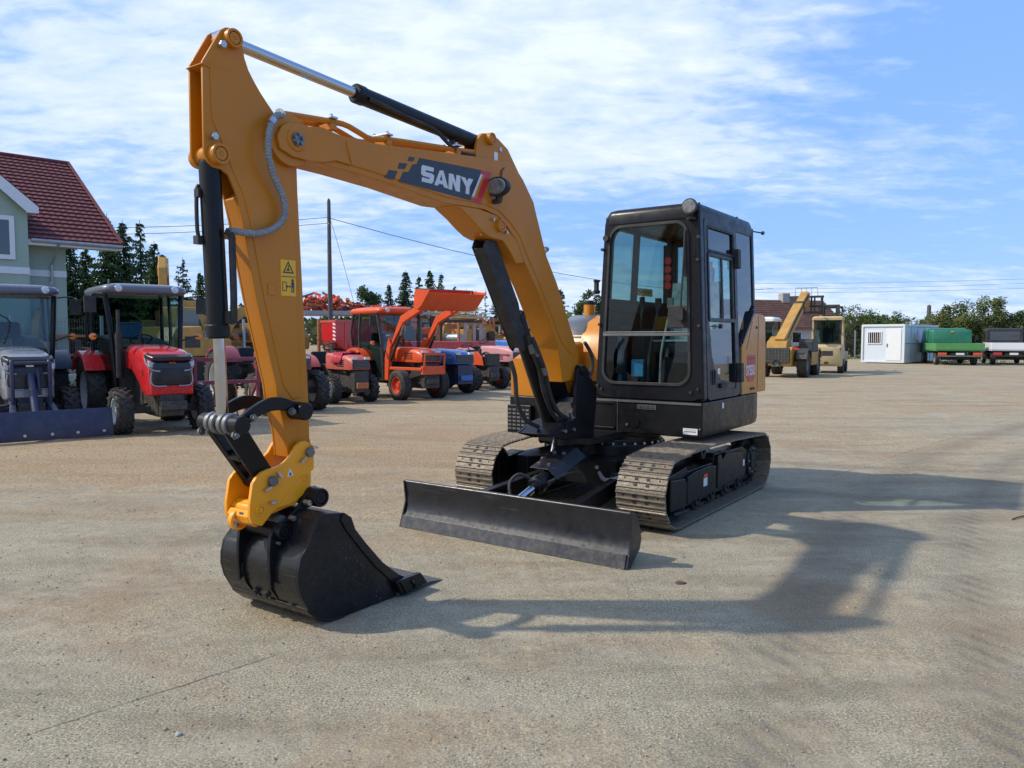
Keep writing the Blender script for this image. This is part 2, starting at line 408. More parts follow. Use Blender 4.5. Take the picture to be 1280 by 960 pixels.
for x, z in ((1.47, 2.335), (1.31, 2.262)): b.cyl((x, .112, z), (x, .13, z), .011, n=6)
b.build('bolt', 'bolt', boom, xf=T_)
# top hose pipes
for dy in (.055, -.055):
    b = B(); b.tube([(3.27, dy*1.6, 2.655), (3.205, dy*1.3, 2.668), (3.017, dy, 2.692), (2.815, dy, 2.709), (2.70, dy, 2.690), (2.597, dy, 2.672), (2.43, dy, 2.700), (2.064, dy, 2.738), (1.779, dy, 2.765), (1.62, dy, 2.785)], .017)
    b.build('hydraulic_pipe', 'yellow', boom, xf=T_)
for x, z in ((2.90, 2.70), (2.46, 2.70), (1.80, 2.768)):
    b = B(); b.box((x, 0, z-.028), (.04, .16, .035)); b.m = 1; b.box((x, 0, z+.022), (.05, .17, .012)); b.cyl((x, .055, z+.025), (x, .055, z+.045), .012, n=6); b.cyl((x, -.055, z+.025), (x, -.055, z+.045), .012, n=6)
    b.build('pipe_clamp', ['yellow', 'bolt'], boom, bevel=.003, xf=T_)
# logo decal
DEC_BG = [(2.2337,2.6215),(1.6012,2.657),(1.6074,2.627),(1.7209,2.4316),(2.4191,2.4471),(2.3839,2.5091),(2.3337,2.5178),(2.2976,2.5694),(2.2617,2.5772)]
DEC_B1 = [(2.3288,2.6113),(2.2749,2.615),(2.2926,2.5877),(2.3424,2.5831)]
DEC_B2 = [(2.4177,2.5584),(2.3427,2.5657),(2.3677,2.5272),(2.432,2.521)]
DEC_B3 = [(2.5077,2.4995),(2.4304,2.5054),(2.4613,2.4509),(2.5379,2.4507)]
DEC_RED = [(1.6036,2.6566),(1.4782,2.6624),(1.6082,2.4274),(1.7232,2.4319),(1.7033,2.4513),(1.6524,2.4573),(1.5527,2.6327),(1.6074,2.6306)]
DEC_SL = [(1.6074,2.6285),(1.5856,2.6271),(1.6797,2.4662),(1.7091,2.4583)]
LET_S = [(2.2045,2.5829),(2.0981,2.5834),(2.1035,2.5577),(2.1767,2.5556),(2.1799,2.5444),(2.1139,2.5438),(2.0955,2.5336),(2.102,2.4976),(2.1196,2.4801),(2.2155,2.4791),(2.2122,2.506),(2.1429,2.5043),(2.1397,2.5141),(2.2052,2.5164),(2.2209,2.5268),(2.2165,2.5722)]
LET_A = [(2.0409,2.5787),(2.0039,2.5817),(1.9565,2.4747),(1.9994,2.4762),(2.0078,2.4919),(2.0501,2.4926),(2.0596,2.4776),(2.096,2.4765)]
LET_AH = [(2.0274,2.5519),(2.014,2.5161),(2.0404,2.5165)]
LET_N = [(1.9492,2.5755),(1.9034,2.5765),(1.8773,2.5253),(1.8714,2.5778),(1.8289,2.5787),(1.8374,2.4709),(1.8799,2.4714),(1.9103,2.5304),(1.9173,2.4725),(1.9543,2.473)]
LET_Y = [(1.8266,2.5756),(1.7778,2.576),(1.7608,2.5534),(1.741,2.5779),(1.6909,2.577),(1.7321,2.5204),(1.7358,2.47),(1.775,2.4691),(1.7713,2.5163)]

def decal(name, pts, mat, y0, y1, parent):
    b = B(); b.prism(pts, y0, y1); return b.build(name, mat, parent, xf=T_, smooth=0)
dec_ = decal('logo_decal', DEC_BG, 'stickerk', .1110, .1130, boom)
for q in (DEC_B1, DEC_B2, DEC_B3): decal('logo_block', q, 'stickerk', .1110, .1130, boom)
decal('logo_stripe', DEC_RED, 'stickerr', .1110, .1134, boom)
decal('logo_slash', DEC_SL, 'lettering', .1128, .1140, dec_)
for q in (LET_S, LET_A, LET_N, LET_Y): decal('letter', q, 'lettering', .1128, .1140, dec_)
decal('letter_counter', LET_AH, 'stickerk', .1138, .1144, dec_)
# work light on boom
wl = B(); wl.xf(Matrix.Identity(4))
wl.loft([[(1.480+x*1.25, .17+y*1.3, 2.555+z*1.3) for x, y, z in q] for q in [
    [(.02, 0.075*math.cos(t), .052*math.sin(t)) for t in [2*math.pi*k/20 for k in range(20)]],
    [(-.02, 0.07*math.cos(t), .05*math.sin(t)) for t in [2*math.pi*k/20 for k in range(20)]],
    [(-.05, 0.05*math.cos(t), .035*math.sin(t)) for t in [2*math.pi*k/20 for k in range(20)]]]])
wl.bar((1.47, .17, 2.51), (1.46, .15, 2.46), .03, .03); wl.box((1.46, .135, 2.46), (.03, .05, .03))
w = wl.build('work_light', 'matblack', boom, xf=T_, bevel=.003)
b = B(); b.loft([[(1.480+.027+x*1.25, .17+y*1.3, 2.555+z*1.3) for x, y, z in q] for q in [
    [(0, 0.064*math.cos(t), .043*math.sin(t)) for t in [2*math.pi*k/20 for k in range(20)]],
    [(.006, 0.055*math.cos(t), .036*math.sin(t)) for t in [2*math.pi*k/20 for k in range(20)]]]])
b.build('lens', 'ledlens', w, xf=T_)
b = B(); b.tube([(1.44, .15, 2.48), (1.40, .13, 2.46), (1.37, .125, 2.50), (1.37, .12, 2.60), (1.37, .12, 2.68), (1.33, .115, 2.72)], .005); b.build('light_cable', 'matblack', boom, xf=T_)
b = B(); b.cyl((.72, .06, 2.17), (.69, .06, 2.20), .018, n=8); b.cyl((.69, .06, 2.20), (.68, .06, 2.21), .026, n=8); b.build('grease_fitting', 'bolt', boom, xf=T_)

# ---- arm
b = B()
low = [p for p in ARM if p[1] < 2.25]
# box arm: closed box below, two plates above
b.prism(ARM, .044, .060); b.prism(ARM, -.060, -.044)
body = [(3.30,2.98),(3.484,2.70),(3.46,2.5),(3.46,2.25),(3.52,2.19),(3.49,2.086),(3.466,1.95),(3.415,1.696),(3.329,1.346),(3.306,1.257),(3.295,1.163),(3.250,.989),(3.237,.858),(3.10,.83),(3.074,.872),(3.094,.95),(3.098,1.162),(3.116,1.53),(3.149,2.277),(3.152,2.424),(3.176,2.524),(3.256,2.623),(3.33,2.695),(3.41,2.786),(3.44,2.832)]
b.prism([p for p in body[1:]], -.0445, .0445)
arm = b.build('arm', 'yellow', EX, bevel=.004, xf=T_)
for s in (1, -1):
    b = B(); AP = [(3.655,2.80),(3.60,2.795),(3.50,2.80),(3.445,2.79),(3.39,2.745),(3.345,2.695),(3.30,2.65),(3.24,2.56),(3.19,2.43),(3.18,2.28),(3.165,1.55),(3.155,1.18),(3.20,1.17),(3.26,1.25),(3.29,1.37),(3.37,1.70),(3.42,1.95),(3.45,2.10),(3.485,2.22),(3.54,2.32),(3.60,2.45),(3.65,2.55)]; b.prism(AP, s*.0590, s*.0655)
    b.build('side_plate', 'yellow', arm, bevel=.006, xf=T_)
    b = B(); b.tube([(p, s*.0610, q) for p, q in AP+AP[:1]], .0045, n=6, smooth=0); b.build('weld_seam', 'yellow', arm, xf=T_)
b = B(); b.prism([(3.694,2.80),(3.705,2.79),(3.60,2.775),(3.48,2.775),(3.48,2.79),(3.60,2.79)], -.066, .066); b.build('top_flange', 'yellow', arm, bevel=.002, xf=T_)
for (x, z, y, r) in ((3.536, 2.953, .092, .046), (3.63, 2.381, .10, .050)):
    pinb('pin', x, z, -y, y, r, arm)
b = B()
for x, z in ((3.60, 2.905), (3.655, 2.46)):
    for s in (1, -1): b.cyl((x, s*.06, z), (x, s*.085, z), .013, n=8); b.cyl((x, s*.085, z), (x, s*.095, z), .018, n=6)
b.build('bolt', 'bolt', arm, xf=T_)
b = B(); b.prism(disc((3.215,2.53), .135, 24), -.100, -.061); b.prism(disc((3.215,2.53), .135, 24), .061, .100); b.build('pivot_boss', 'yellow', arm, bevel=.004, xf=T_)
# hoses
for s, dz in ((1, 0), (-1, -.01)):
    b = B(); b.tube([(3.27, s*.09, 2.65+dz), (3.34, s*.125, 2.61), (3.385, s*.14, 2.52), (3.39, s*.14, 2.42), (3.35, s*.125, 2.32), (3.285, s*.115, 2.22), (3.275, s*.11, 2.13), (3.335, s*.10, 2.06), (3.44, s*.09, 2.022), (3.55, s*.085, 2.022), (3.585, s*.08, 2.02)], lambda t: .0175+.0016*math.sin(t*420), n=10, smooth=26)
    b.build('hydraulic_hose', 'hose', arm, xf=T_)
b = B()
for s in (1, -1): b.cyl((3.25, s*.08, 2.645), (3.29, s*.10, 2.655), .024, n=8); b.cyl((3.345, s*.127, 2.60), (3.37, s*.132, 2.575), .0215, n=10)
b.build('hose_fitting', 'bolt', arm, xf=T_)
# stickers on the arm
b = B(); b.box((3.222, .0668, 1.815), (.098, .002, .19)); st = b.build('warning_sticker', 'stickery', arm, xf=T_, smooth=0)
b = B()
b.ring([(3.258,1.84),(3.222,1.905),(3.186,1.84)], [(3.247,1.847),(3.222,1.893),(3.197,1.847)], .0680, .0690)
b.prism([(3.236,1.853),(3.212,1.853),(3.222,1.872)], .0680, .0692); b.bar((3.222, .0686, 1.872), (3.216, .0686, 1.884), .001, .006)
b.box((3.222, .0685, 1.822), (.09, .001, .004))
b.ring(rrect(3.235, 3.262, 1.745, 1.795, .003, 2), rrect(3.239, 3.258, 1.749, 1.791, .002, 2), .0680, .0690)
b.box((3.222, .0685, 1.770), (.022, .001, .005)); b.prism([(3.236,1.770),(3.228,1.778),(3.228,1.762)], .0681, .0689); b.prism([(3.207,1.770),(3.215,1.778),(3.215,1.762)], .0681, .0689)
b.prism(disc((3.195, 1.803), .008), .0680, .0690); b.box((3.195, .0685, 1.780), (.018, .001, .03)); b.box((3.201, .0685, 1.752), (.006, .001, .026)); b.box((3.189, .0685, 1.752), (.006, .001, .026))
b.build('pictogram', 'stickerk', st, xf=T_, smooth=0)
b = B(); b.box((3.33, .068, 1.75), (.045, .006, .06)); b.build('cover_plate', 'yellow', arm, bevel=.004, xf=T_)

# ---- linkage (black)
hp = (3.587, 1.069); tp = (3.198, 1.109); cp = (3.384, .759); ap = (3.141, .880)
b = B()
curve = []
for k in range(13):
    t = k/12; x = tp[0]+(hp[0]-tp[0])*t; z = tp[1]+(hp[1]-tp[1])*t+.075*math.sin(math.pi*t)*(1-.2*t); curve.append((x, z))
for s in (1, -1):
    up = [(x, z+.036-.006*abs(k-6)/6) for k, (x, z) in enumerate(curve)]; dn = [(x, z-.034) for x, z in curve][::-1]
    b.prism(up+dn, s*.100, s*.128)
links = b.build('guide_link', 'black', EX, bevel=.004, xf=T_)
pinb('pin', tp[0], tp[1], -.168, .168, .048, links, 'black', False)
pinb('pin', hp[0], hp[1], -.165, .165, .046, links, 'black', False)
b = B()
for s in (1, -1):
    for (x, z) in ((tp[0]+.075, tp[1]+.005), (hp[0]-.075, hp[1]+.03), (hp[0]+.03, hp[1]-.045)):
        b.cyl((x, s*.128, z), (x, s*.16, z), .014, n=8); b.cyl((x, s*.135, z), (x, s*.148, z), .021, n=6)
for y in (-.075, -.03, .03, .075): b.lathe([(.040, y-.018), (.056, y-.012), (.056, y+.012), (.040, y+.018)], (hp[0], 0, hp[1]), (0, 1, 0), 16)
b.build('bolt', 'steel', links, xf=T_)
b = B()
for s in (1, -1): b.bar((hp[0], s*.072, hp[1]-.01), (cp[0]+.01, s*.058, cp[1]+.02), .036, .105, up=(1, 0, 1))
b.box(((hp[0]+cp[0])/2, 0, (hp[1]+cp[1])/2-.03), (.05, .10, .09), (0, R(60), 0))
b.cyl((cp[0], -.075, cp[1]), (cp[0], .075, cp[1]), .05)
b.build('push_link', 'black', EX, bevel=.005, xf=T_)

# ---- quick coupler
b = B()
b.prism(COUP, .085, .108); b.prism(COUP, -.108, -.085)
b.prism([(3.506,.62),(3.519,.59),(3.506,.555),(3.47,.53),(3.44,.535),(3.44,.56),(3.47,.585),(3.49,.62)], -.0855, .0855)
b.cyl((3.44, -.086, .625), (3.44, .086, .625), .035)
b.prism([(3.43,.60),(3.25,.625),(3.14,.70),(3.14,.67),(3.24,.60),(3.40,.575)], -.0855, .0855)
b.lathe([(.045, -.02), (.055, -.016), (.055, .016), (.045, .02)], (3.49, -.03, .56), (0, 1, 0), 20)
coup = b.build('quick_coupler', 'coupler', EX, bevel=.004, xf=T_)
for s in (1, -1):
    b = B(); b.prism([(3.128,.765),(3.134,.69),(3.20,.645),(3.26,.620),(3.35,.612),(3.30,.66),(3.26,.70),(3.20,.745)], s*.107, s*.114); b.build('stiffener', 'coupler', coup, bevel=.003, xf=T_)
for (x, z), r in (((3.141,.880), .025), ((3.384,.759), .027)):
    pinb('pin', x, z, -.135, .135, r, coup, 'steel', False)
for (x, z), r in (((3.461,.621), .028), ((3.171,.742), .020)):
    pinb('pin', x, z, -.113, .117, r, coup, 'coupler', True)
b = B()
for s in (1, -1):
    for x, z, a in ((3.345,.785, .9), (3.42,.725, -.4), (3.19,.845, -.7), (3.11,.905, .3), (3.387,.649, .1)):
        b.bar((x-.02*math.cos(a), s*.125, z-.02*math.sin(a)), (x+.02*math.cos(a), s*.125, z+.02*math.sin(a)), .016, .012); b.cyl((x, s*.108, z), (x, s*.13, z), .009, n=6)
b.build('bolt', 'bolt', coup, xf=T_)
b = B(); b.prism([(3.285,.765),(3.245,.768),(3.268,.81)], .1085, .1095); b.build('warning_sticker', 'stickerw', coup, xf=T_, smooth=0)
b = B(); b.prism([(3.275,.770),(3.255,.772),(3.267,.792)], .1096, .1102); b.box((3.515, .03, .60), (.002, .03, .02)); b.build('pictogram', 'bluegrey', coup, xf=T_, smooth=0)

# ---- bucket
BUCK = [(3.274,0.563),(3.222,0.587),(3.094,0.567),(3.049,0.532),(3.021,0.461),(2.94,0.364),(2.818,0.231),(2.69,0.129),(2.533,0.046),(2.404,0.004),(2.692,0.004),(3.104,0.006),(3.20,.015),(3.270,0.042),(3.336,0.100),(3.385,0.188),(3.404,0.26),(3.402,0.32),(3.385,0.388),(3.328,0.45),(3.301,0.515)]
hw = .3275
b = B()
for s in (1, -1): b.prism(BUCK, s*(hw-.016), s*hw)
shell = [(2.404,.004),(2.692,.004),(3.104,.006),(3.20,.015),(3.270,.042),(3.336,.100),(3.385,.188),(3.404,.26),(3.402,.32),(3.385,.388),(3.328,.45),(3.301,.515),(3.274,.563),(3.222,.587),(3.094,.567)]
def offs(pts, d):
    out = []
    for i, p in enumerate(pts):
        a = Vector(pts[max(i-1, 0)]); c = Vector(pts[min(i+1, len(pts)-1)]); t = (c-a).normalized(); n = Vector((-t.y, t.x)); out.append((p[0]+n.x*d, p[1]+n.y*d))
    return out
b.prism(shell+offs(shell, .018)[::-1], -hw+.016, hw-.016)
bucket = b.build('bucket', 'bucket', EX, bevel=.003, xf=T_)
# wear strips on the shell
wear = [(3.10,-.002),(3.20,.006),(3.276,.034),(3.345,.095),(3.352,.115)]
b = B(); b.prism(wear+offs(wear, .012)[::-1], -hw+.02, hw+.004); b.build('wear_plate', 'bucket', bucket, bevel=.003, xf=T_)
ws = [(3.345,.10),(3.393,.186),(3.412,.26),(3.410,.32),(3.393,.392),(3.336,.455)]
for y in (-.17, .0, .17):
    pass
for y in (-.125, .085):
    b = B(); b.prism([(3.352,.12),(3.40,.19),(3.419,.26),(3.417,.30),(3.40,.30),(3.395,.26),(3.38,.19),(3.335,.12)], y, y+.018); b.build('wear_strip', 'bucket', bucket, bevel=.002, xf=T_)
b = B()
for y in (-.06, .03): b.cyl((3.345, y, .15), (3.385, y, .135), .018, n=14)
b.build('drain_hole', 'matblack', bucket, xf=T_)
# ears
EAR = [(3.10,.60),(3.085,.665),(3.12,.695),(3.17,.675),(3.24,.60),(3.32,.545),(3.39,.53),(3.42,.48),(3.43,.40),(3.432,.30),(3.426,.20),(3.405,.22),(3.38,.36),(3.32,.44),(3.28,.53),(3.22,.575)]
for s in (1, -1):
    b = B(); b.prism(EAR, s*.118, s*.142); ear = b.build('ear', 'black', bucket, bevel=.004, xf=T_)
pinb('pin', 3.135, .640, -.20, .20, .052, bucket, 'black', True)
pinb('pin', 3.36, .496, -.175, .175, .040, bucket, 'black', True)
b = B()
for s in (1, -1):
    b.cyl((3.20, s*.145, .62), (3.20, s*.185, .62), .016, n=8); b.cyl((3.30, s*.145, .555), (3.30, s*.18, .555), .014, n=8); b.cyl((3.385, s*.145, .44), (3.385, s*.165, .44), .009, n=6)
b.build('bolt', 'bolt', bucket, xf=T_)
b = B(); b.cyl((3.33, -.12, .54), (3.33, .12, .54), .03); b.build('cross_tube', 'steel', bucket, xf=T_)
# side reinforcement and cutters
for s in (1, -1):
    b = B(); b.prism([(3.10,.57),(3.049,.535),(3.021,.464),(2.94,.367),(2.818,.234),(2.69,.132),(2.533,.048),(2.404,.006),(2.56,.012),(2.74,.10),(2.87,.22),(2.985,.35),(3.075,.46),(3.12,.53)], s*(hw-.002), s*(hw+.012)); b.build('side_edge', 'bucket', bucket, bevel=.002, xf=T_)
    b = B(); b.prism([(2.745,.105),(2.69,.012),(2.478,.035),(2.535,.108)], s*(hw+.010), s*(hw+.045)); b.prism([(2.72,.10),(2.67,.02),(2.60,.03),(2.64,.10)], s*(hw+.045), s*(hw+.055))
    b.cyl((2.62, s*(hw+.045), .075), (2.62, s*(hw+.07), .075), .013, n=6); b.cyl((2.60, s*(hw+.045), .045), (2.60, s*(hw+.07), .045), .013, n=6)
    b.build('side_cutter', 'black', bucket, bevel=.003, xf=T_)
b = B(); b.prism([(2.70,-.002),(2.30,.001),(2.42,.022),(2.70,.024)], -hw-.02, hw+.02); b.build('cutting_edge', 'edge', bucket, bevel=.002, xf=T_)

# ---- cylinders
def cylinder(name, a, bb, split, rb, rr, parent, mat='black', y=0):
    A = Vector((a[0], y, a[1])); Bq = Vector((bb[0], y, bb[1])); S = A.lerp(Bq, split); d = (Bq-A).normalized()
    b = B(); L_ = (S-A).length
    b.lathe([(0, .0), (rb*.8, 0), (rb*.98, .03), (rb, .04), (rb, L_-.07), (rb*1.09, L_-.065), (rb*1.09, L_-.01), (rb*.95, L_), (rr, L_)], A, d, 28)
    b.cyl(A-Vector((0, rb*.9, 0)), A+Vector((0, rb*.9, 0)), rb*.95)
    c = b.build(name, mat, parent, xf=T_)
    b = B(); b.cyl(S-d*.05, Bq-d*.03, rr, n=24); b.cyl(Bq-Vector((0, rb*.8, 0)), Bq+Vector((0, rb*.8, 0)), rb*.85); b.build('rod', 'chrome', c, xf=T_)
    return c
ac = cylinder('arm_cylinder', (1.455, 2.873), (3.536, 2.968), .585, .052, .030, EX)
b = B()
b.tube([(2.60, .055, 2.90), (2.55, .07, 2.89), (2.3, .07, 2.865), (2.05, .07, 2.845), (1.93, .065, 2.80), (1.80, .06, 2.755), (1.6, .06, 2.76)], .013)
b.tube([(1.78, 0, 2.84), (1.77, .02, 2.78), (1.70, .04, 2.765)], .022)
b.build('oil_pipe', 'matblack', ac, xf=T_)
kc = cylinder('bucket_cylinder', (3.63, 2.381), (3.587, 1.069), .675, .052, .030, EX)
b = B(); b.tube([(3.60, .07, 2.02), (3.575, .085, 2.00), (3.572, .085, 1.93), (3.57, .085, 1.62), (3.57, .06, 1.58)], .017); b.box((3.575, .06, 1.60), (.05, .05, .06)); b.tube([(3.672, -.03, 2.24), (3.684, -.03, 2.20), (3.684, -.03, 2.02), (3.665, -.03, 1.97)], .010); b.box((3.675, -.03, 1.975), (.04, .04, .04)); b.box((3.68, -.02, 2.2), (.025, .035, .04))
b.build('oil_pipe', 'matblack', kc, xf=T_)
bc = cylinder('boom_cylinder', (.50, .76), (1.376, 2.303), .60, .062, .034, EX)
b = B()
GP = [(1.498, 2.15), (1.47, 2.20), (1.41, 2.235), (1.36, 2.22), (1.06, 1.76), (1.02, 1.62), (.93, 1.46), (.985, 1.39), (1.03, 1.42)]
b.prism(GP, .046, .056); b.prism(GP, -.056, -.046)
b.bar((1.485, 0, 2.14), (1.02, 0, 1.42), .092, .008, up=(.84, 0, -.54))
b.bar((1.50, 0, 2.26), (1.43, 0, 2.33), .10, .06)
b.build('rod_guard', 'matblack', bc, bevel=.003, xf=T_)
b = B()
for y in (-.03, .03): b.cyl((1.555, .0725, 2.235+y*.3), (1.555, .080, 2.235+y*.3), .009, n=8)
b.build('bolt', 'bolt', bc, xf=T_)
b = B()
b.tube([(.95, .10, 1.50), (.90, .13, 1.38), (.80, .13, 1.22), (.72, .12, 1.05), (.60, .12, .90), (.47, .12, .84)], .020)
b.tube([(.98, .08, 1.52), (.93, .09, 1.40), (.84, .10, 1.25), (.78, .10, 1.08), (.66, .09, .92), (.55, .09, .82)], .017)
b.tube([(1.06, -.02, 1.32), (1.03, .0, 1.20), (1.0, .0, 1.0), (.88, .0, .85), (.70, .0, .78)], .018)
b.tube([(.20, .14, 1.46), (.12, .16, 1.36), (.10, .16, 1.25), (.14, .15, 1.15)], .016)
b.tube([(.25, -.12, 1.50), (.14, -.14, 1.38), (.12, -.14, 1.25), (.16, -.14, 1.12)], .016)
b.build('hydraulic_hose', 'matblack', bc, xf=T_)
b = B()
for p, q in (((.92, .115, 1.43), (.89, .125, 1.36)), ((.83, .13, 1.27), (.80, .13, 1.21)), ((.95, .085, 1.45), (.92, .092, 1.38))): b.cyl(p, q, .024, n=10)
b.build('hose_clamp', 'steel', bc, xf=T_)
# ---- swing post
b = B()
for s in (1, -1): b.prism(EARP, s*.125, s*.155)
b.prism([(.06,.66),(.52,.67),(.78,.73),(.62,.80),(.40,.84),(.30,.95),(.10,.98),(.0,.9)], -.1255, .1255)
b.bb(-.3, .3, -.26, .26, .60, .66); b.cyl((.22, 0, .55), (.22, 0, .66), .12)
post = b.build('boom_bracket', 'black', EX, bevel=.006, xf=T_)
pinb('pin', .265, 1.23, -.17, .17, .040, post, 'black', False); pinb('pin', .50, .76, -.17, .17, .042, post, 'black', False)
b = B(); b.box((.46, .165, .86), (.03, .02, .07), (0, .5, 0)); b.cyl((.56, .155, .74), (.56, .18, .74), .016, n=6); b.cyl((.42, .155, .74), (.42, .18, .74), .014, n=6); b.build('bolt', 'bolt', post, xf=T_)
# ---- tracks
def track_path():
    """closed loop (x, z) of the outer pad surface"""
    P = []
    cf, rf, cr_, rr = (.845, .295), .285, (-1.225, .285), .275
    for k in range(13):                       # front idler, from bottom to top
        t = R(-90+k*180/12); P.append((cf[0]+rf*math.cos(t), cf[1]+rf*math.sin(t)))
    P += [(.55, .600), (.25, .605), (-.1, .600), (-.5, .592), (-.9, .575)]
    for k in range(13):
        t = R(90+k*180/12); P.append((cr_[0]+rr*math.cos(t), cr_[1]+rr*math.sin(t)))
    P += [(-.9, .008), (-.5, .006), (0, .006), (.5, .008)]
    return P
def resample(P, n):
    Q = P+[P[0]]; L_ = [0]
    for a, b_ in zip(Q, Q[1:]): L_.append(L_[-1]+math.dist(a, b_))
    out = []
    for i in range(n):
        s = L_[-1]*i/n; k = max(j for j in range(len(L_)-1) if L_[j] <= s)
        t = (s-L_[k])/(L_[k+1]-L_[k]); a, b_ = Q[k], Q[k+1]
        out.append(((a[0]+(b_[0]-a[0])*t, a[1]+(b_[1]-a[1])*t), math.atan2(b_[1]-a[1], b_[0]-a[0])))
    return out
NS = 42
path = resample(track_path(), NS)
plen = sum(math.dist(path[i][0], path[(i+1) % NS][0]) for i in range(NS))/NS
# one track shoe: plate with three grousers and bolts (x along the travel, z outwards)
b = B(); w_ = .205; pl = plen*.93
b.prism([(-pl/2, -.026), (pl/2, -.026), (pl/2+.004, -.018), (pl/2, -.012), (-pl/2, -.012)], -w_, w_)
for gx in (-pl*.36, 0, pl*.36): b.prism([(gx-.008, -.013), (gx+.008, -.013), (gx+.0045, 0), (gx-.0045, 0)], -w_, w_)
b.m = 1
for y in (-.05, .05):
    b.box((pl*.18, y, -.010), (.018, .028, .006)); b.box((-pl*.18, y, -.010), (.018, .028, .006))
    b.cyl((pl*.18, y*2.9, -.013), (pl*.18, y*2.9, -.010), .009, n=8)
b.box((0, -.045, -.042), (pl*.9, .022, .036)); b.box((0, .045, -.042), (pl*.9, .022, .036)); b.cyl((-pl/2, -.065, -.045), (-pl/2, .065, -.045), .014, n=8)
shoe = b.build('track_shoe', ['shoe', 'chain'], None, bevel=.0015, seg=1)
shoe_used = [False]
def make_track(y0):
    s = 1 if y0 > 0 else -1
    b = B()      # track frame beam
    out = [(.86,.40),(.86,.15),(.62,.10),(-.9,.11),(-1.08,.18),(-1.10,.40),(-.95,.45),(-.42,.46),(-.40,.47),(-.20,.47),(-.19,.40),(.40,.40),(.42,.44),(.62,.42)]
    b.prism(out, y0-.085, y0+.085)
    tr = b.build('track', 'black', EX, bevel=.012)
    b = B(); b.prism([(.82,.385),(.82,.13),(.50,.12),(.49,.31),(.53,.36)], y0+s*.085, y0+s*.12); b.build('front_cover', 'black', tr, bevel=.012)
    b = B(); b.prism([(.47,.36),(.47,.14),(-.18,.14),(-.18,.37),(.0,.39),(.30,.385)], y0+s*.085, y0+s*.115)
    b.prism([(-.21,.45),(-.21,.16),(-.95,.17),(-.95,.40),(-.42,.455),(-.34,.40),(-.29,.455)], y0+s*.085, y0+s*.118); b.build('side_cover', 'black', tr, bevel=.008)
    b = B(); b.prism([(.52,.085),(.80,.105),(.80,.125),(.52,.105)], y0+s*.085, y0+s*.145); b.build('guide_lip', 'blade', tr, bevel=.002)
    b = B()     # idler, sprocket, rollers
    b.lathe([(.03, -.07), (.20, -.07), (.235, -.045), (.235, .045), (.20, .07), (.03, .07)], (.845, y0, .295), n=36); b.build('idler', 'black', tr)
    b = B(); b.lathe([(0, s*.115), (.09, s*.115), (.10, s*.10), (.145, s*.095), (.15, s*.03), (.205, s*.03), (.205, -s*.03), (0, -s*.05)], (-1.225, y0, .285), n=36)
    for k in range(21):
        t = 2*math.pi*k/21; b.box((-1.225+.212*math.cos(t), y0, .285+.212*math.sin(t)), (.03, .04, .028), (0, -t, 0))
    sp = b.build('sprocket', 'chain', tr)
    b = B()
    for k in range(9):
        t = 2*math.pi*k/9; b.cyl((-1.225+.12*math.cos(t), y0+s*.098, .285+.12*math.sin(t)), (-1.225+.12*math.cos(t), y0+s*.112, .285+.12*math.sin(t)), .012, n=6)
    b.build('bolt', 'bolt', sp)
    b = B(); b.lathe([(.02, -.045), (.06, -.045), (.05, 0), (.06, .045), (.02, .045)], (-.05, y0, .50), n=20); b.build('carrier_roller', 'chain', tr)
    for x in (-.85, -.5, -.15, .2, .55):
        b = B(); b.lathe([(.02, -.10), (.05, -.10), (.055, -.08), (.085, -.075), (.085, -.05), (.06, -.045), (.06, .045), (.085, .05), (.085, .075), (.055, .08), (.05, .10), (.02, .10)], (x, y0, .125), n=20); b.build('roller', 'chain', tr)
    b = B()
    b.tube([(-1.02, y0+s*.12, .40), (-1.03, y0+s*.145, .38), (-1.03, y0+s*.145, .27), (-1.02, y0+s*.12, .25)], .009)
    b.build('grab_loop', 'black', tr)
    if s > 0:
        b = B(); b.box((.085, y0+.1165, .27), (.085, .002, .085)); st = b.build('warning_sticker', 'stickerw', tr, smooth=0)
        b = B(); b.box((.085, y0+.1180, .315), (.085, .002, .035)); b.build('warning_band', 'orange', st, smooth=0)
        b = B(); b.box((-.90, y0+.1195, .30), (.045, .002, .06)); b.build('serial_sticker', 'stickerw', tr, smooth=0)
    else:
        b = B(); b.prism([(.52,.175),(.60,.215),(.60,.195),(.70,.195),(.70,.170),(.60,.170),(.60,.15)], y0+.0855, y0+.088); b.build('arrow_sticker', 'yellow', tr, smooth=0)
    for (p, a) in path:
        if shoe_used[0]: o = shoe.copy(); COL.objects.link(o)
        else: o = shoe; shoe_used[0] = True
        o.parent = tr; jy = random.uniform(-.002, .002)
        # travel direction a, outward normal = a rotated by -90 degrees
        d = Vector((math.cos(a), 0, math.sin(a))); nrm = Vector((math.sin(a), 0, -math.cos(a)))
        mt = Matrix((d, nrm.cross(d), nrm)).transposed().to_4x4(); mt.translation = Vector((p[0], y0+jy, p[1]))
        o.matrix_local = mt
    return tr
make_track(.80); make_track(-.805)

